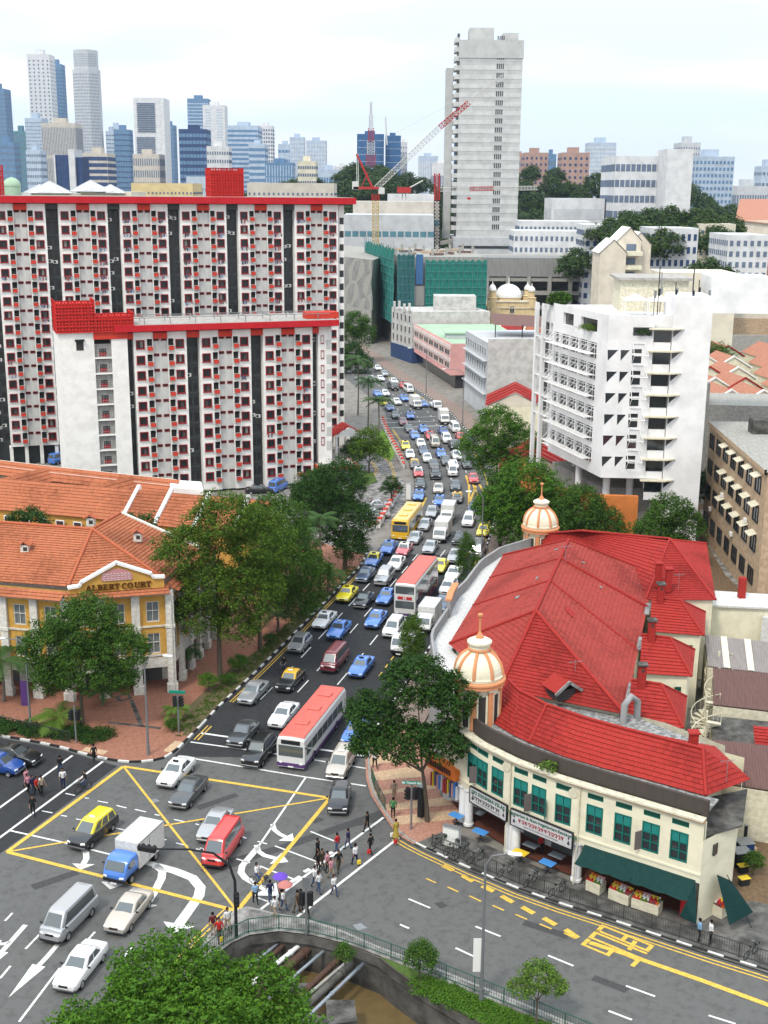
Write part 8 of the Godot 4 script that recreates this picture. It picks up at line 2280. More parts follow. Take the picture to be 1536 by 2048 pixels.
		["pickup", "grey", 13.3, -230.8, 0.0, "dark pickup in the fourth lane", ""],
		["van", "grey", 16.3, -233.3, 0.0, "dark van by the right kerb near the trees", ""],
		["sedan", "white", 7.0, -232.9, 0.0, "white saloon level with the yellow taxi", ""],
		["van", "beige", 9.7, -233.0, 0.0, "beige van in the third lane", ""],
		["suv", "white", 12.2, -237.1, 0.0, "white sport utility car behind the dark pickup", ""],
		["sedan", "red", 15.1, -239.7, 0.0, "red saloon at the right edge before the stop line", ""],
		["taxi", "red", 9.0, -240.5, 0.0, "red taxi in the third lane by the far stop line", ""],
		["sedan", "blue", 6.0, -240.9, 0.0, "blue car first past the far crossing", ""],
		["taxi", "blue_deep", 11.9, -245.4, 0.0, "deep blue taxi beside the white sport utility car", ""],
		["van", "white", 14.4, -248.2, 0.0, "white van just past the box truck", ""],
		["taxi", "blue", 7.9, -247.4, 0.0, "blue taxi stopped on the far stop line", ""],
		["sedan", "grey", 5.0, -247.8, 0.0, "grey car on the far stop line", ""],
		["sedan", "maroon", 3.9, -255.6, 0.0, "maroon car on the far crossing", ""],
		["box_truck", "white", 12.6, -257.7, 0.0, "large white box truck at the far crossing", ""],
		["taxi", "blue", 5.5, -262.9, 0.0, "blue taxi before the far crossing", ""],
		["sedan", "grey", 2.4, -263.3, 0.0, "dark car before the far crossing in the left lane", ""],
		["pickup", "white", 11.5, -275.3, 0.0, "white pickup parked at the roadworks", ""],
		["taxi", "blue_deep", 1.1, -272.8, 0.0, "deep blue taxi beyond the far crossing", ""],
		["sedan", "blue", 8.8, -278.5, 0.0, "blue car behind the far box truck", ""],
		["box_truck", "white", 7.0, -276.5, 0.0, "white box truck beyond the far crossing", ""],
		["taxi", "yellow", -0.4, -280.1, 0.0, "yellow taxi glimpsed behind the palm", ""],
		["sedan", "white", 2.7, -281.0, 0.0, "white saloon left of the farther box truck", ""],
		["taxi", "blue", 4.5, -286.0, 0.0, "blue taxi with red door on the far road", ""],
		["sedan", "white", 0.0, -293.2, 0.0, "white car beside the far palms", ""],
		["sedan", "blue", -1.8, -292.3, 0.0, "blue car hidden by the far palm", ""],
		["van", "white", 5.8, -298.8, 0.0, "white van near the pink block", ""],
		["taxi", "red", 4.5, -305.2, 0.0, "red taxi near the pink block", ""],
		["pickup", "grey", 1.9, -302.6, 0.0, "grey flatbed truck on the far road", ""],
		["sedan", "white", 2.2, -312.5, 0.0, "white car behind the grey flatbed", ""],
		["sedan", "white", -1.3, -316.7, 0.0, "white saloon in the left lane far away", ""],
		["sedan", "white", -3.6, -315.7, 0.0, "white car at the far bend beside the trees", ""],
		["sedan", "silver", -0.3, -325.7, 0.0, "pale car with dark windows near the far bend", ""],
		["sedan", "white", -2.1, -336.1, 0.0, "farthest white car at the bend", ""],
		["sedan", "silver", -0.8, -184.6, 95.0, "silver saloon parked in the forecourt, farther one", ""],
		["sedan", "silver", -1.4, -179.1, 95.0, "silver saloon parked in the forecourt, nearer one", ""],
		["mpv", "beige", -3.5, -95.8, -12.0, "beige people carrier taxi at the right-hand crossing", "", true],
		["hatchback", "black", -3.4, -89.5, -3.0, "small black hatchback turning at the corner", ""],
		["taxi", "blue", -2.4, -102.2, 0.0, "blue taxi under the corner tree", ""],
		["van", "blue", -58.5, -215.9, 150.0, "blue van parked at the foot of the tall flats", ""],
		["van", "blue", -17.5, -196.0, 160.0, "blue covered van parked at the foot of the lower flats", ""],
		["sedan", "black", -20.3, -194.2, 95.0, "dark car parked below the lower flats", ""],
		["sedan", "black", 43.6, -133.9, 100.0, "dark car parked at the far end of the back lane", ""]
	]
	for e in L:
		var kind: String = e[0]
		var o: Node3D = PROTO[kind].duplicate()
		var called: String = {"sedan": "saloon_car", "taxi": "taxi", "hatchback": "hatchback_car", "suv": "sport_utility_car", "mpv": "people_carrier", "van": "panel_van", "box_truck": "box_truck", "pickup": "pickup_truck", "bus": "city_bus", "double_decker": "double_decker_bus", "coach": "tour_bus"}[kind]
		o.name = numbered(called)
		add_child(o)
		tag(o, e[5], {"taxi": "taxi", "van": "van", "box_truck": "truck", "pickup": "truck", "bus": "bus", "double_decker": "bus", "coach": "bus"}.get(kind, "car"), "vehicles in the junction" if e[3] > -98 else "vehicles queuing on the main road")
		o.position = v3(e[2], 0.0, e[3])
		var z: float = e[3]
		var yaw := deg_to_rad(e[4])
		if e[4] == 0.0:
			var c0 := (edge(z - 4, LK) + edge(z - 4, RK)) * 0.5
			var c1 := (edge(z + 4, LK) + edge(z + 4, RK)) * 0.5
			yaw = atan2(c1 - c0, 8.0) if z < -126 else -0.27
		o.rotation.y = yaw
		if not kind in ["bus", "double_decker", "coach"]: o.scale = v3(1, rng.randf_range(0.97, 1.05), rng.randf_range(0.95, 1.05))
		for c in o.get_children():
			if c.name == "body" or c.name == "cabin" or c.name == "roof" or c.name == "bed":
				if kind in ["bus", "double_decker", "coach"]: continue
				(c as MeshInstance3D).material_override = M["paint_" + (e[6] if e[6] and c.name in ["roof", "cabin"] else e[1])]
		if kind == "coach":
			for c in o.get_children():
				if c.name in ["body", "roof", "skirt"] or String(c.name).begins_with("roof_hatch"): (c as MeshInstance3D).material_override = M.paint_amber
		if kind == "taxi" or (e.size() > 7 and e[7]):
			put(o, "roof_sign", nb().cbox(Vector3.ZERO, v3(0.5, 0.14, 0.16), 0.03).mesh(M.paint_white if rng.randf() < 0.3 else M.trim), v3(0, (1.76 if kind == "mpv" else 1.55), 0.0))
	for k in PROTO: PROTO[k].free()
func railing(called: String, label: String, line: PackedVector2Array, m: Material, y := 0.12, h := 1.05, step := 2.0, gap := 0.16) -> void:
	var o := thing(called, label, "railing", Vector3.ZERO, 0.0, "street railings")
	var r := resample(line, step)
	var bars := nb()
	for k in r.size():
		made(o, "post", nb().tube([V(r[k], y), V(r[k], y + h + 0.03)], 0.045, 6), m)
		if k == r.size() - 1: break
		for e in [h, 0.12]: made(o, "rail", nb().tube([V(r[k], y + e), V(r[k + 1], y + e)], 0.035, 5), m)
		var n := int(r[k].distance_to(r[k + 1]) / gap)
		for i in range(1, n): bars.box(V(r[k].lerp(r[k + 1], float(i) / n), y + h * 0.56), v3(0.022, h * 0.86, 0.022))
	made(o, "bars", bars, m, "stuff")
func lamp(label: String, p: Vector2, h: float, arm: Vector2) -> void:
	var o := thing("street_lamp", label, "street lamp", V(p, 0.1), 0.0, "street lamps")
	var a := v3(arm.x, 0, arm.y)
	made(o, "pole", nb().tube([Vector3.ZERO, v3(0, h * 0.5, 0), v3(0, h - 0.9, 0), a * 0.25 + v3(0, h - 0.25, 0), a * 0.8 + v3(0, h, 0)], [0.12, 0.09, 0.07, 0.05, 0.045], 8), M.pole_grey)
	made(o, "lamp_head", nb().cbox(a * 1.05 + v3(0, h + 0.02, 0), v3(0.32, 0.18, 0.85), 0.08, Basis(Vector3.UP, atan2(arm.x, arm.y))), M.aircon)
	made(o, "base", nb().tube([Vector3.ZERO, v3(0, 0.9, 0)], 0.15, 8), M.pole_grey)
func signal_head(o: Node3D, p: Vector3, yaw: float) -> void:
	var s := put(o, "signal_head", nb().cbox(Vector3.ZERO, v3(0.34, 1.0, 0.26), 0.03).mesh(M.trim), p, Basis(Vector3.UP, yaw))
	for k in 3: put(s, "visor", nb().tube([v3(0, 0.3 - k * 0.3, 0.12), v3(0, 0.3 - k * 0.3, 0.3)], 0.12, 8).mesh(M.dark_metal))
func build_street() -> void:
	mat("water", Color(0.15, 0.105, 0.045), 0.12, "soft", 0.1)
	mat("steel_pipe", Color(0.34, 0.38, 0.42), 0.4, "grime", 0.5, 0.4)
	mat("rust", Color(0.10, 0.06, 0.045), 0.9, "grime", 0.5)
	mat("railing_dark", Color(0.05, 0.055, 0.05), 0.6); mat("sign_green", Color(0.01, 0.22, 0.16), 0.5)
	mat("porch_red", Color(0.38, 0.05, 0.05), 0.7, "grime", 0.4)
	struct("canal_water", nb().poly(v2([-40, -80, 60, -80, 130, 20, 130, 60, -40, 60]), -2.7), M.water)
	var hole := v2([-11.2, -40, -11.2, -68.5, -9.8, -70.6, -8.7, -71.5, -6.8, -71.95, -4.7, -71.6, -2.0, -70.5, 0, -69.2, 1.0, -67.9, 3.1, -65.5, 5.0, -63.7, 8, -61, 26, -47, 60, -24])
	struct("canal_wall", nb().walls(hole, -4.5, 0.0, false), M.concrete_dark)
	var edge_beam := nb()
	for k in range(1, hole.size() - 1): edge_beam.walls(offset_line(hole, 0.25).slice(k, k + 2), -0.5, 0.16, false)
	struct("canal_edge", edge_beam, M.concrete_dark)
	struct("near_bank", nb().prism(v2([-11.2, -64.5, -4.2, -65.2, -2.2, -64.6, -1.9, -62.5, 3, -58.5, 30, -40, 60, -20, 60, 60, -11.2, 60]), -4.5, -1.2), M.concrete_dark)
	var pp: Array = [["slim steel pipe nearest the dark culvert mouth", p2(-7.17, -71.61), p2(-8.35, -69.8), 0.1, "steel_pipe"], ["dark rusty pipe beside the slim steel pipe", p2(-6.65, -71.71), p2(-8.4, -68.72), 0.16, "rust"], ["white lagged pipe over the canal", p2(-5.76, -71.43), p2(-8.06, -68.03), 0.16, "white_wall"], ["brown concrete duct next to the white pipe", p2(-4.97, -71.51), p2(-6.63, -68.75), 0.3, "rust"], ["pale steel pipe over the open water", p2(-4, -70.92), p2(-5.6, -68.44), 0.11, "steel_pipe"], ["thick rusty pipe over the canal", p2(-3.04, -70.01), p2(-5.37, -66.14), 0.2, "rust"], ["thin twin pipe beside the thick rusty pipe", p2(-2.72, -69.32), p2(-4.88, -66.15), 0.1, "concrete"], ["wide grey duct beside the twin pipe", p2(-2.36, -69.29), p2(-4.6, -65.74), 0.26, "concrete_dark"], ["right-hand pale steel pipe with flanged ends", p2(-1.24, -69.74), p2(-3, -66.88), 0.12, "steel_pipe"]]
	for e in pp:
		var o := thing("canal_pipe", e[0], "pipe", Vector3.ZERO, 0.0, "pipes across the canal")
		var y: float = -0.8 - e[3]
		var d: Vector2 = (e[1] - e[2]).normalized()
		made(o, "pipe", nb().tube([V(e[1] + d * 0.9, y), V(e[2] - d * 2.5, y)], e[3], 10), M[e[4]])
		for q in [e[1] - d * 0.3, e[2]]: made(o, "flange", nb().tube([V(q, y), V(q - d * 0.12, y)], e[3] * 1.3, 10), M[e[4]])
	struct("canal_pier", nb().prism(v2([-3.4, -66.2, -1.6, -66.2, -1.4, -64.2, -3.2, -63.8]), -4.5, -0.9), M.concrete_dark)
	struct("canal_beam", nb().bx(-9.8, -1.8, -68.4, -3.0, -1.3, -67.8), M.concrete_dark)
	railing("canal_railing", "green railing curving round the canal mouth", v2([-11.4, -68.6, -10.1, -70.6, -8.8, -71.7, -6.8, -72.15, -4.7, -71.8, -2.0, -70.7, 0, -69.5, 2.8, -67.75, 6.2, -65.5, 11, -62.3, 16, -58.9]), M.green_metal)
	railing("shophouse_railing", "dark railing along the kerb before the restaurant", offset_line(v2([3.59, -82.68, 5.38, -81.15, 6.78, -79.93, 9.75, -77.52, 12.61, -75.6, 15.39, -73.94, 19.34, -71.45, 21.85, -69.89, 24.73, -68.19]), -0.35), M.railing_dark)
	railing("court_railing", "low dark railing before the court hedge", v2([-39.77, -105.24, -35.1, -103.69, -27.84, -100.35]), M.railing_dark)
	railing("corner_railing", "short green railing on the salmon corner pavement", v2([-0.87, -93.91, -0.43, -91.11, 0.27, -88.61]), M.green_metal)
	lamp("tall lamp post with banner at the canal bank", p2(6.17, -64.83), 10.2, p2(1.6, 0.3))
	lamp("lamp post at the court corner pavement", p2(-20.42, -98.09), 9.4, p2(2.0, 0.4))
	lamp("lamp post by the court hedge at the left edge", p2(-32.06, -102.99), 9.0, p2(-1.9, 0.4))
	lamp("lamp post by the silver van in the bus lane", p2(13.3, -159.5), 9.0, p2(-1.9, 0.4))
	lamp("lamp post with white banner by the pink block", p2(10.03, -296.79), 11.0, p2(-4.0, 0.5))
	lamp("lamp post before the grey shop block", p2(16.41, -254.44), 12.0, p2(-4.0, 0.5))
	var bn := thing("lamp_banner", "white banner hanging from the canal lamp post", "banner", V(p2(6.17, -64.83), 0.1))
	made(bn, "cloth", nb().box(v3(-0.32, 3.2, 0), v3(0.5, 2.3, 0.02)), M.aircon)
	bn = thing("lamp_banner", "purple banner on the lamp post by the court hedge", "banner", V(p2(-32.06, -102.99), 0.1))
	made(bn, "cloth", nb().box(v3(-0.4, 3.6, 0), v3(0.6, 2.4, 0.02)), M.bus_skirt)
	var o := thing("signal_gantry", "curved cantilever traffic signal reaching over the yellow box", "traffic light", V(p2(-9.54, -71.18), 0.1), 0.0, "traffic signals")
	made(o, "pole", nb().tube([Vector3.ZERO, v3(0, 4.2, 0), v3(-0.3, 5.4, 0.1), v3(-1.3, 6.4, 0.3), v3(-2.8, 6.9, 0.7), v3(-5.2, 7.2, 1.2)], [0.12, 0.1, 0.09, 0.08, 0.07, 0.06], 8), M.dark_metal)
	signal_head(o, v3(0.1, 3.0, 0.25), 0.4)
	var sh := put(o, "signal_head", nb().cbox(Vector3.ZERO, v3(1.25, 0.36, 0.3), 0.04).mesh(M.trim), v3(-5.4, 7.2, 1.2), Basis(Vector3.UP, -0.3))
	for k in 3: put(sh, "visor", nb().tube([v3(-0.4 + k * 0.4, 0, -0.1), v3(-0.4 + k * 0.4, 0.02, -0.34)], 0.15, 8).mesh(M.dark_metal))
	for e in [[p2(-4.93, -71.58), 3.6, "traffic signal post at the canal end of the crossing", 2.6], [p2(2.29, -85.49), 4.0, "traffic signal post with street name plate at the shop corner", -0.6], [p2(-0.76, -99.42), 4.2, "traffic signal post at the far side of the corner pavement", -0.6], [p2(-27.27, -100.36), 3.6, "traffic signal post beside the court hedge", -0.6], [p2(-18.49, -102.6), 4.0, "post with green street name plate at the court corner", 0.6]]:
		o = thing("signal_post", e[2], "traffic light", V(e[0], 0.1), 0.0, "traffic signals")
		made(o, "pole", nb().tube([Vector3.ZERO, v3(0, e[1], 0)], 0.08, 8), M.pole_grey)
		for s in [-0.28, 0.28]: signal_head(o, v3(s, e[1] - 0.9, 0), e[3] + s)
		if e[2].contains("plate"):
			var pl := put(o, "name_plate", nb().cbox(v3(0, e[1] + 0.05, 0.1), v3(1.5, 0.3, 0.05), 0.02).mesh(M.sign_green), Vector3.ZERO, Basis(Vector3.UP, -0.1))
			if e[2].contains("shop"): put(pl, "street_name", text_mesh("Bt Timah Rd", 0.26, 0.01, M.plate), v3(0, e[1] + 0.05, 0.13))
		if e[2].contains("canal"): put(o, "sign_back", nb().box(v3(0, e[1] + 0.3, 0), v3(0.5, 0.7, 0.04)).mesh(M.pole_grey))
	for e in [[p2(3.12, -87.61), 0.45, 2.6, "black upright panel beside the corner tree", "dark_metal"], [p2(5.31, -83.22), 1.3, 1.5, "grey utility cabinet behind the shophouse railing", "aircon"], [p2(20.88, -73.9), 0.9, 1.9, "red drinks cabinet at the end of the fruit stall", "sign_red"], [p2(3.99, -190.29), 0.8, 2.6, "grey ticket column at the forecourt entrance", "aircon"]]:
		o = thing("street_cabinet", e[3], "cabinet", V(e[0], 0.12), -0.45, "cabinets on the pavement")
		made(o, "body", nb().cbox(v3(0, e[2] * 0.5, 0), v3(e[1], e[2], 0.55), 0.03), M[e[4]])
		made(o, "top", nb().cbox(v3(0, e[2] + 0.03, 0), v3(e[1] + 0.08, 0.07, 0.62), 0.02), M.grey_metal)
	for e in [[p2(5.82, -86.31), "table_blue", "blue table at the corner column"], [p2(7.54, -86.89), "table_grey", "grey table deep under the corner shop"], [p2(7.51, -83.84), "table_blue", "blue table behind the utility cabinet"], [p2(10.24, -80.87), "table_yellow", "yellow table before the twin columns"], [p2(11.14, -81.94), "table_grey", "grey table beside the yellow table"], [p2(12.06, -79.46), "table_blue", "blue table near the middle column"], [p2(12.89, -80.49), "table_grey", "grey table joined to the last blue table"]]:
		o = thing("cafe_table", e[2], "table", V(e[0], 0.19), -0.7, "restaurant tables on the walkway")
		made(o, "table_top", nb().cbox(v3(0, 0.74, 0), v3(1.15, 0.05, 0.75), 0.02), M[e[1]])
		made(o, "pedestal", nb().tube([v3(0, 0.02, 0), v3(0, 0.72, 0)], 0.04, 6), M.dark_metal)
		made(o, "foot", nb().box(v3(0, 0.03, 0), v3(0.7, 0.05, 0.06)).box(v3(0, 0.03, 0), v3(0.06, 0.05, 0.6)), M.dark_metal)
	var fr: Array = ["sign_red", "table_yellow", "orange_box", "leaf_light", "aircon", "pink_paint", "paint_maroon"]
	for e in [[p2(14.76, -77.52), p2(15.63, -76.77), "white counter of packets at the left of the fruit stall"], [p2(16.18, -76.46), p2(17.38, -75.42), "fruit table under the middle of the green awning"], [p2(17.5, -75.3), p2(19.14, -74.23), "flower and fruit table at the right of the green awning"], [p2(22.32, -75.3), p2(23.52, -73.93), "white tray table of goods beside the lane"]]:
		o = thing("stall_table", e[2], "table", V((e[0] + e[1]) * 0.5, 0.12), 0.0, "stall tables")
		o.basis = facing(e[0], e[1])
		var l: float = e[0].distance_to(e[1])
		made(o, "counter", nb().cbox(v3(0, 0.42, 0), v3(l, 0.8, 0.9), 0.02), M.cream_dirty)
		for k in int(l / 0.14):
			for j in 5:
				var b := nb().lathe([[0.0, 0.0], [0.06, 0.02], [0.085, 0.08], [0.05, 0.14], [0.0, 0.15]], 6, v3(-l * 0.5 + 0.1 + k * 0.14 + 0.03 * (j % 2), 0.82 + 0.04 * j, 0.36 - j * 0.16))
				made(o, "fruit", b, M[fr[(k / 4 * 3 + j / 2 + (k * j) % 2) % fr.size()]])
	struct("forecourt_drive", nb().poly(v2([-20, -205, -8, -232, 0, -232, 3.6, -200, 3.2, -186, -1.5, -170, -14, -172, -24, -190]), -0.02), M.grey_paving)
	struct("forecourt_lawn", nb().poly(v2([-1.24, -244.97, -0.34, -250.4, 1.98, -225.58, 1.3, -219.4, -1.59, -225.89, -3.24, -229.04]), 0.06), M.grass_bright)
	struct("drive_island", nb().prism(v2([-5.6, -212, -2.0, -209.5, -1.2, -203, -3.0, -199.6, -6.0, -203]), -0.02, 0.12), M.grass)
	for e in [[v2([-3.45, -229.97, -0.65, -225.93, 1.2, -218.12, 1.88, -209.97, 1.84, -203.47]), 0.0], [v2([-4.05, -207.81, -2.04, -207.11, -1.48, -211.84, -2.45, -219.26]), 0.0]]:
		for w in [0.0, 0.35]: struct("drive_line", nb().strip(offset_line(e[0], w), 0.12, 0.0), M.yellow_line)
	var wl: Array = [v2([-0.46, -256.01, 0.59, -242.95, 1.64, -231.58, 2.61, -222.48, 3.5, -212.82]), v2([-2.52, -171.66, -0.79, -173.07, 0.77, -183.24, 2.6, -195.28])]
	for i in 2:
		o = thing("forecourt_wall", ["low red-capped wall along the lawn and road", "curved red-capped wall behind the tour bus"][i], "wall")
		var r := resample(wl[i], 2.6)
		for k in r.size() - 1:
			var bs := facing(r[k], r[k + 1])
			var l := r[k].distance_to(r[k + 1])
			var pn := put(o, "wall_panel", nb().box(v3(l * 0.5, 0.45, 0), v3(l - 0.02, 0.9, 0.18)).mesh(M.white_wall), V(r[k], 0), bs)
			put(pn, "coping", nb().cbox(v3(l * 0.5, 0.96, 0), v3(l - 0.02, 0.14, 0.34), 0.03).mesh(M.flat_red))
			var ps := put(o, "pillar", nb().cbox(v3(0, 0.7, 0), v3(0.45, 1.4, 0.45), 0.02).mesh(M.white_wall), V(r[k], 0), bs)
			put(ps, "cap", nb().cbox(v3(0, 1.46, 0), v3(0.62, 0.18, 0.62), 0.04).mesh(M.flat_red))
	o = thing("entrance_porch", "small red tiled porch with white columns at the flats", "porch", V(p2(-7.26, -226.59), 0), 0.3)
	tiles(o, "tiled_slope", v3(-3.2, 3.6, 2.6), v3(-3.2, 3.6, -2.6), v3(0, 5.4, 2.6), v3(0, 5.4, -2.6), M.red_tile, 0.03)
	tiles(o, "tiled_slope", v3(3.2, 3.6, -2.6), v3(3.2, 3.6, 2.6), v3(0, 5.4, -2.6), v3(0, 5.4, 2.6), M.red_tile, 0.03)
	var gb := nb()
	gb.tri(v3(-2.9, 3.6, 2.5), v3(2.9, 3.6, 2.5), v3(0, 5.25, 2.5))
	made(o, "gable", gb, M.white_wall)
	for s in [v3(-2.5, 0, 2.3), v3(2.5, 0, 2.3), v3(-2.5, 0, -2.3), v3(2.5, 0, -2.3)]: made(o, "column", nb().tube([s, s + v3(0, 3.6, 0)], 0.22, 10), M.white_wall)
	o = thing("clothes_rail", "row of bright garments hanging at the corner shop front", "clothes", v3(4.9, 0.12, -88.4), 0.65)
	made(o, "rail", nb().tube([v3(0.2, 2.9, -1.7), v3(0.2, 2.9, 1.7)], 0.03, 5), M.grey_metal)
	for k in 13: made(o, "garment", nb().cbox(v3(0.2, 2.2 + 0.1 * (k % 3), -1.6 + k * 0.26), v3(0.5, 1.2 + 0.15 * (k % 2), 0.12), 0.04), M[["cloth_2", "table_yellow", "cloth_1", "pink_paint", "table_blue", "cloth_0", "paint_red"][k % 7]])
	var bk := Node3D.new()
	for z in [-0.52, 0.52]:
		var ring: Array = []
		for k in 17: ring.append(v3(0, 0.33 + sin(TAU * k / 16.0) * 0.31, z + cos(TAU * k / 16.0) * 0.31))
		var w := put(bk, "wheel", nb().tube(ring, 0.024, 5, false).mesh(M.black_rubber))
		var sp := nb()
		for k in 6: sp.tube([v3(0, 0.33 + sin(PI * k / 6.0) * 0.3, z + cos(PI * k / 6.0) * 0.3), v3(0, 0.33 - sin(PI * k / 6.0) * 0.3, z - cos(PI * k / 6.0) * 0.3)], 0.006, 3)
		put(w, "spokes", sp.mesh(M.grey_metal))
	put(bk, "frame", nb().tube([v3(0, 0.33, -0.52), v3(0, 0.85, -0.2), v3(0, 0.32, -0.05), v3(0, 0.33, -0.52)], 0.02, 5).tube([v3(0, 0.32, -0.05), v3(0, 0.82, 0.36), v3(0, 0.78, -0.2)], 0.02, 5).tube([v3(0, 0.98, 0.33), v3(0, 0.33, 0.52)], 0.018, 5).mesh(M.dark_metal))
	put(bk, "handlebar", nb().tube([v3(-0.26, 1.0, 0.24), v3(0, 1.0, 0.34), v3(0.26, 1.0, 0.24)], 0.016, 5).mesh(M.grey_metal))
	put(bk, "saddle", nb().cbox(v3(0, 0.9, -0.24), v3(0.14, 0.06, 0.26), 0.03).mesh(M.black_rubber))
	put(bk, "basket", nb().cbox(v3(0, 0.88, 0.56), v3(0.3, 0.24, 0.24), 0.02).mesh(M.railing_dark))
	var nm := ["first", "second", "third", "fourth", "fifth", "sixth", "seventh", "eighth"]
	for k in 8:
		var q: Vector2 = [p2(4.27, -82.84), p2(5.21, -82.06), p2(5.93, -81.58), p2(6.92, -80.82), p2(8.97, -79.15), p2(10.64, -77.85), p2(12.37, -76.66), p2(23.97, -69.54)][k]
		var c: Node3D = bk.duplicate()
		c.name = numbered("bicycle"); add_child(c)
		c.position = V(q, 0.12); c.rotation.y = 2.2 + 0.1 * (k % 3); c.rotation.z = 0.1
		tag(c, "parked bicycle leaning on the kerb railing, %s from the corner tree" % nm[k], "bicycle", "bicycles along the railing")
	for e in [[p2(-24.52, -91.49), -0.7, "bicycle ridden across the cross street"], [p2(-8.66, -77.58), 1.1, "bicycle ridden past the turn arrow"], [p2(-10.18, -117.32), -0.3, "bike ridden left of the black taxi"]]:
		var c: Node3D = bk.duplicate()
		c.name = numbered("bicycle"); add_child(c)
		c.position = V(e[0], 0.0); c.rotation.y = e[1]
		tag(c, e[2], "bicycle", "bicycles in traffic")
	bk.free()
var POSE := {}
func pose(key: String, swing: float, ride := false) -> void:
	var B: Array = [[v3(0, 0.98, 0), v3(0, 1.28, 0.0), 0.135, 0.15, 1], [v3(-0.1, 1.34, 0), v3(0.1, 1.34, 0), 0.1, 0.1, 1], [v3(-0.06, 0.9, 0), v3(0.06, 0.9, 0), 0.125, 0.125, 2], [v3(0, 1.4, 0.0), v3(0, 1.5, 0.02), 0.055, 0.055, 0], [v3(0, 1.57, 0.02), v3(0, 1.64, 0.02), 0.08, 0.09, 0], [v3(0, 1.57, 0.11), v3(0, 1.585, 0.115), 0.014, 0.01, 0]]
	var hands: Array = []
	for s in [-1.0, 1.0]:
		var k: float = swing * s
		var hip := v3(s * 0.09, 0.88, 0)
		var knee := v3(s * 0.1, 0.48, 0.42 * k * 0.6 + 0.05)
		var ank := v3(s * 0.1, 0.09 + maxf(-k, 0) * 0.1, 0.55 * k - 0.02)
		if ride:
			knee = v3(s * 0.12, 0.72 + 0.1 * s, 0.36); ank = v3(s * 0.11, 0.36 + 0.14 * s, 0.1)
		B.append([hip, knee, 0.09, 0.065, 2]); B.append([knee, ank, 0.062, 0.042, 2]); B.append([ank - v3(0, 0.04, 0.03), ank + v3(0, -0.05, 0.15), 0.042, 0.032, 3])
		var sh := v3(s * 0.2, 1.37, 0)
		var el := sh + v3(s * 0.05, -0.28, -0.2 * k)
		var wr := el + v3(s * 0.0, -0.22, -0.18 * k + 0.08)
		if ride:
			el = sh + v3(s * 0.06, -0.2, 0.18); wr = v3(s * 0.24, 1.02, 0.42)
		B.append([sh, el, 0.055, 0.045, 1]); B.append([el, wr, 0.04, 0.028, 0]); B.append([wr, wr + (wr - el).normalized() * 0.07, 0.03, 0.034, 0])
		hands.append([wr + (wr - el).normalized() * 0.08, (wr - el).normalized(), s])
	var cs := 0.03
	var o0 := v3(-0.45, -0.06, -0.5)
	var nx := 30
	var ny := 62
	var nz := 36
	var f := PackedFloat32Array()
	f.resize(nx * ny * nz); f.fill(0.2)
	for b in B:
		var r: float = maxf(b[2], b[3]) + 0.07
		var lo: Vector3 = ((b[0] as Vector3).min(b[1]) - Vector3.ONE * r - o0) / cs
		var hi: Vector3 = ((b[0] as Vector3).max(b[1]) + Vector3.ONE * r - o0) / cs
		var d: Vector3 = b[1] - b[0]
		for z in range(maxi(0, int(lo.z)), mini(nz, int(hi.z) + 1)):
			for y in range(maxi(0, int(lo.y)), mini(ny, int(hi.y) + 1)):
				for x in range(maxi(0, int(lo.x)), mini(nx, int(hi.x) + 1)):
					var p := o0 + v3(x, y, z) * cs
					var t := clampf((p - b[0]).dot(d) / d.length_squared(), 0, 1)
					var q: float = p.distance_to(b[0] + d * t) - lerpf(b[2], b[3], t)
					var i := (z * ny + y) * nx + x
					var h := maxf(0.035 - absf(f[i] - q), 0.0) / 0.035
					f[i] = minf(f[i], q) - h * h * 0.035 * 0.25
	var vi := {}
	var v := PackedVector3Array()
	var reg := PackedInt32Array()
	var ix := PackedInt32Array()
	for z in nz - 1:
		for y in ny - 1:
			for x in nx - 1:
				var base := (z * ny + y) * nx + x
				var sgn := 0
				for c in 8:
					if f[base + (c & 1) + ((c >> 1) & 1) * nx + (c >> 2) * nx * ny] < 0: sgn += 1
				if sgn == 0 or sgn == 8: continue
				var acc := Vector3.ZERO
				var n := 0
				for e in [[0, 1], [2, 3], [4, 5], [6, 7], [0, 2], [1, 3], [4, 6], [5, 7], [0, 4], [1, 5], [2, 6], [3, 7]]:
					var a := v3(e[0] & 1, (e[0] >> 1) & 1, e[0] >> 2)
					var b := v3(e[1] & 1, (e[1] >> 1) & 1, e[1] >> 2)
					var fa := f[base + int(a.x) + int(a.y) * nx + int(a.z) * nx * ny]
					var fb := f[base + int(b.x) + int(b.y) * nx + int(b.z) * nx * ny]
					if (fa < 0) != (fb < 0):
						acc += a.lerp(b, fa / (fa - fb)); n += 1
				var p := o0 + (v3(x, y, z) + acc / n) * cs
				vi[base] = v.size(); v.append(p)
				var best := 9.0
				var rg := 0
				for b in B:
					var d: Vector3 = b[1] - b[0]
					var t := clampf((p - b[0]).dot(d) / d.length_squared(), 0, 1)
					var q: float = p.distance_to(b[0] + d * t) - lerpf(b[2], b[3], t)
					if q < best: best = q; rg = b[4]
				reg.append(rg)
	for base in vi:
		var st := [1, nx, nx * ny]
		for ax in 3:
			var s0: int = st[ax]
			var s1: int = st[(ax + 1) % 3]
			var s2: int = st[(ax + 2) % 3]
			if base + s0 >= f.size() or (f[base] < 0) == (f[base + s0] < 0): continue
			if not (vi.has(base - s1) and vi.has(base - s2) and vi.has(base - s1 - s2)): continue
			var q := [vi[base], vi[base - s1], vi[base - s1 - s2], vi[base - s2]]
			if f[base] < 0: q.reverse()
			ix.append_array([q[0], q[1], q[2], q[0], q[2], q[3]])
	var nn := PackedVector3Array()
	nn.resize(v.size())
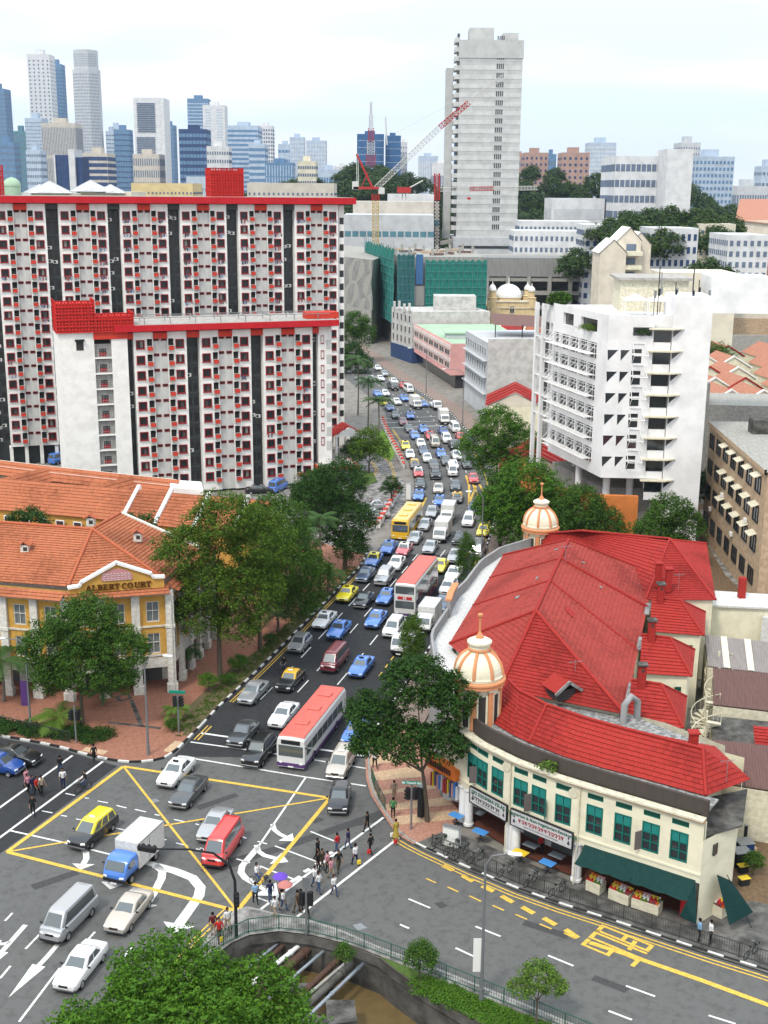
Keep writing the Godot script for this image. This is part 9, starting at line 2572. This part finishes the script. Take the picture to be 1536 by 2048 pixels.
	for k in range(0, ix.size(), 3):
		var m := (v[ix[k + 2]] - v[ix[k]]).cross(v[ix[k + 1]] - v[ix[k]])
		for j in 3: nn[ix[k + j]] += m
	for k in nn.size(): nn[k] = nn[k].normalized()
	var x := nb()
	for h in hands:
		for k in 5:
			var sd := v3(0.0, 0, 1).cross(h[1]).normalized()
			var r0: Vector3 = h[0] + v3(0, 0, 1) * (k - 2) * 0.017 if k else h[0] - h[1] * 0.05 + v3(0, 0, 0.035)
			var dr: Vector3 = h[1] if k else (h[1] + v3(0, 0, 1)).normalized()
			x.tube([r0, r0 + dr * (0.035 if k else 0.03), r0 + dr * [0.05, 0.065, 0.075, 0.07, 0.055][k] - sd * h[2] * 0.012], [0.009, 0.0085, 0.006], 5)
	var nf := x.v.size()
	x.box(v3(-0.03, 1.615, 0.102), v3(0.022, 0.012, 0.012)).box(v3(0.03, 1.615, 0.102), v3(0.022, 0.012, 0.012)).box(v3(0, 1.55, 0.097), v3(0.04, 0.01, 0.01))
	for i in x.ix: ix.append(i + v.size())
	for k in x.v.size(): reg.append(0 if k < nf else 4)
	v.append_array(x.v); nn.append_array(x.n)
	POSE[key] = [v, nn, reg, ix]
func person(label: String, at: Vector3, yaw: float, key: String, shirt: Color, legs: Color, hair := Color(0.012, 0.01, 0.01), skirt := false, group := "people on foot") -> void:
	var o := thing("person", label, "person", at, yaw, group)
	var q: Array = POSE[key]
	var sk := Color(0.24, 0.13, 0.08).lerp(Color(0.42, 0.26, 0.18), rng.randf())
	var cols := [sk, shirt, legs, Color(0.03, 0.025, 0.02), Color(0.03, 0.01, 0.01)]
	var c := PackedColorArray()
	for r in q[2]: c.append(cols[r])
	var a: Array = []
	a.resize(Mesh.ARRAY_MAX)
	a[Mesh.ARRAY_VERTEX] = q[0]; a[Mesh.ARRAY_NORMAL] = q[1]; a[Mesh.ARRAY_COLOR] = c; a[Mesh.ARRAY_INDEX] = q[3]
	var am := ArrayMesh.new()
	am.add_surface_from_arrays(Mesh.PRIMITIVE_TRIANGLES, a)
	am.surface_set_material(0, M.person)
	put(o, "body", am)
	var hm := nb()
	hm.use_col = true; hm.col = hair
	hm.lathe([[0.098, -0.06], [0.105, 0.0], [0.098, 0.05], [0.06, 0.1], [0.0, 0.115]], 10, v3(0, 1.635, 0.0))
	made(o, "hair", hm, M.person)
	if skirt:
		hm = nb()
		hm.use_col = true; hm.col = legs
		hm.lathe([[0.27, 0.2], [0.2, 0.6], [0.15, 0.98]], 12)
		made(o, "skirt", hm, M.person)
	var s := rng.randf_range(0.95, 1.05)
	o.scale = v3(s, s, s)
func build_people() -> void:
	var m := mat("person", Color(1, 1, 1), 0.85, "grain", 1.5)
	m.vertex_color_use_as_albedo = true
	pose("a", 0.45); pose("b", -0.4); pose("c", 0.12); pose("ride", 0.0, true)
	var C: Dictionary = {"w": Color(0.7, 0.7, 0.7), "k": Color(0.02, 0.02, 0.022), "n": Color(0.025, 0.03, 0.08), "r": Color(0.45, 0.03, 0.03), "b": Color(0.2, 0.36, 0.55), "j": Color(0.05, 0.08, 0.16), "g": Color(0.06, 0.22, 0.08), "t": Color(0.35, 0.28, 0.2), "p": Color(0.55, 0.25, 0.3), "y": Color(0.4, 0.3, 0.06), "m": Color(0.12, 0.02, 0.03), "o": Color(0.1, 0.075, 0.05)}
	var L: Array = [
		[-0.6, -95.8, 200, "a", "wk", "man in white shirt waiting under the far signal post", false, 0.14],
		[1.0, -90.3, 190, "b", "tt", "man in beige shirt walking up the salmon pavement", false, 0.14],
		[0.9, -87.3, 180, "c", "gk", "person in green top at the corner signal post", false, 0.14],
		[-1.1, -85.2, 250, "a", "kk", "walker in black stepping off the corner kerb", false, 0.02],
		[-2.5, -82.7, 250, "a", "nj", "man in navy shirt and jeans on the crossing", false, 0.02],
		[-3.3, -82.1, 240, "b", "rj", "man in red shirt and red cap on the crossing", false, 0.02],
		[-0.8, -82.0, 230, "b", "kk", "walker in black carrying a small red bag", false, 0.02],
		[-1.9, -80.4, 225, "a", "wn", "man in white shirt and dark trousers mid crossing", false, 0.02],
		[-3.1, -79.5, 20, "b", "ko", "person in black top on the right crossing line", false, 0.02],
		[1.1, -84.0, 210, "c", "yy", "woman in yellow dress at the kerb corner", true, 0.14],
		[-4.7, -81.1, 60, "a", "kk", "person in black leading the crossing group", false, 0.02],
		[-4.3, -79.9, 60, "b", "oo", "person in brown behind the leader of the group", false, 0.02],
		[-3.9, -79.4, 60, "c", "pk", "woman in pink top inside the crossing group", false, 0.02],
		[-3.6, -78.6, 50, "a", "pt", "woman in pale pink at the right of the group", false, 0.02],
		[-4.6, -79.5, 60, "c", "kk", "walker in black at the left of the group", false, 0.02],
		[-4.7, -77.4, 55, "a", "wj", "man in white shirt on the crossing line", false, 0.02],
		[-4.4, -76.7, 60, "b", "wj", "man in white shirt with plastic bag", false, 0.02],
		[-3.3, -76.4, 40, "a", "wj", "man in white tee shirt and jeans apart from the group", false, 0.02],
		[-8.7, -75.3, 200, "a", "bk", "woman in light blue shirt at the crossing end", false, 0.02],
		[-7.7, -75.6, 200, "b", "nj", "man in navy top and jeans at the crossing end", false, 0.02],
		[-7.0, -75.8, 60, "c", "pk", "walker under the purple umbrella", false, 0.02],
		[-6.7, -74.5, 70, "a", "wj", "woman in white top under the pink umbrella", false, 0.02],
		[-7.2, -73.6, 50, "b", "wt", "man in striped shirt and pale trousers", false, 0.02],
		[-5.7, -74.2, 240, "a", "oo", "person in brown near the canal signal post", false, 0.02],
		[-5.5, -74.5, 240, "c", "kk", "person in dark clothes behind the canal signal post", false, 0.02],
		[-5.0, -73.8, 60, "b", "kk", "walker in black just past the canal signal post", false, 0.02],
		[-11.1, -71.4, 200, "c", "mt", "person in maroon top on the canal pavement", false, 0.14],
		[-10.6, -70.7, 20, "b", "ro", "person in red shirt on the canal pavement", false, 0.14],
		[-10.2, -71.9, 30, "a", "wt", "man in white shirt beside the signal gantry", false, 0.14],
		[-27.2, -94.6, 210, "a", "kj", "walker in dark top and jeans on the left crossing", false, 0.02],
		[-26.3, -92.0, 20, "c", "wn", "man in white shirt on the left crossing", false, 0.02],
		[-29.3, -92.0, 60, "a", "pk", "woman in pink at the back of the left group", false, 0.02],
		[-28.9, -91.0, 60, "b", "pk", "woman in pale pink in the left group", false, 0.02],
		[-28.5, -90.9, 60, "c", "nj", "man in blue at the front of the left group", false, 0.02],
		[-28.1, -90.7, 60, "a", "rk", "person in red in the left group", false, 0.02],
		[-27.7, -90.7, 60, "b", "tk", "person with tan bag at the right of the left group", false, 0.02],
		[-27.5, -87.4, 20, "a", "kk", "lone walker in black near the left stop line", false, 0.02],
		[-24.8, -96.6, 210, "b", "kk", "woman in black stepping onto the court pavement", false, 0.14],
		[21.0, -71.1, 90, "c", "bk", "man in light blue shirt behind the kerb railing", false, 0.14],
		[21.7, -70.9, 95, "c", "wk", "man in white shirt behind the kerb railing", false, 0.14],
		[11.9, -81.9, 30, "c", "rk", "waiter in red shirt among the restaurant tables", false, 0.14],
		[19.4, -168.1, 10, "a", "kk", "distant walker in black on the roadside footpath", false, 0.14]
	]
	for e in L: person(e[5], v3(e[0], e[7], e[1]), deg_to_rad(e[2]), e[3], C[e[4][0]], C[e[4][1]], Color(0.012, 0.01, 0.01), e[6])
	for e in [[p2(-24.52, -91.49), -0.7, "k", "cyclist in dark clothes on the cross street"], [p2(-8.66, -77.58), 1.1, "w", "cyclist in pale shirt beside the turn arrow"], [p2(-10.18, -117.32), -0.3, "k", "rider in dark clothes left of the black taxi"]]:
		person(e[3], V(e[0], 0.06) + Basis(Vector3.UP, e[1]) * v3(0, 0, -0.22), e[1], "ride", C[e[2]], C.j, Color(0.02, 0.02, 0.02), false, "riders")
	for e in [[p2(-7.01, -75.82), Color(0.16, 0.08, 0.5), "open purple umbrella over a walker on the crossing"], [p2(-6.58, -74.78), Color(0.5, 0.2, 0.18), "open pink umbrella over a walker near the canal"]]:
		var o := thing("umbrella", e[2], "umbrella", V(e[0], 0.0), 0.0, "open umbrellas")
		var k := nb()
		k.use_col = true; k.col = e[1]
		k.lathe([[0.55, 1.84], [0.42, 1.95], [0.22, 2.05], [0.0, 2.1]], 8)
		made(o, "canopy", k, M.person)
		made(o, "handle", nb().tube([v3(0.0, 1.1, 0.0), v3(0, 2.1, 0)], 0.01, 5), M.dark_metal)
	for e in [[p2(-0.92, -81.76), "sign_red", "small red bag carried by the walker in black"], [p2(-1.63, -80.28), "table_yellow", "yellow bag carried by the man in white shirt"], [p2(-10.02, -71.85), "trim", "black briefcase carried near the signal gantry"], [p2(-10.42, -70.62), "table_yellow", "yellow bag carried beside the red shirt"], [p2(0.81, -84.25), "plate", "white carrier bag beside the woman in yellow"], [p2(1.07, -83.22), "sign_red", "red trolley bag at the kerb corner"]]:
		var o := thing("carried_bag", e[2], "bag", V(e[0], 0.15), 0.5, "bags")
		made(o, "bag", nb().cbox(v3(0, 0.22, 0), v3(0.3, 0.36, 0.14), 0.04), M[e[1]])
		made(o, "strap", nb().tube([v3(-0.08, 0.4, 0), v3(0, 0.58, 0), v3(0.08, 0.4, 0)], 0.012, 4), M.trim)
func _ready() -> void:
	rng.seed = 12345
	setup_view()
	setup_materials()
	plant_kit()
	build_ground()
	build_flats()
	build_shophouses()
	build_right_side()
	build_white_block()
	build_court()
	build_road_far()
	build_skyline()
	build_vehicles()
	build_trees()
	build_street()
	build_people()
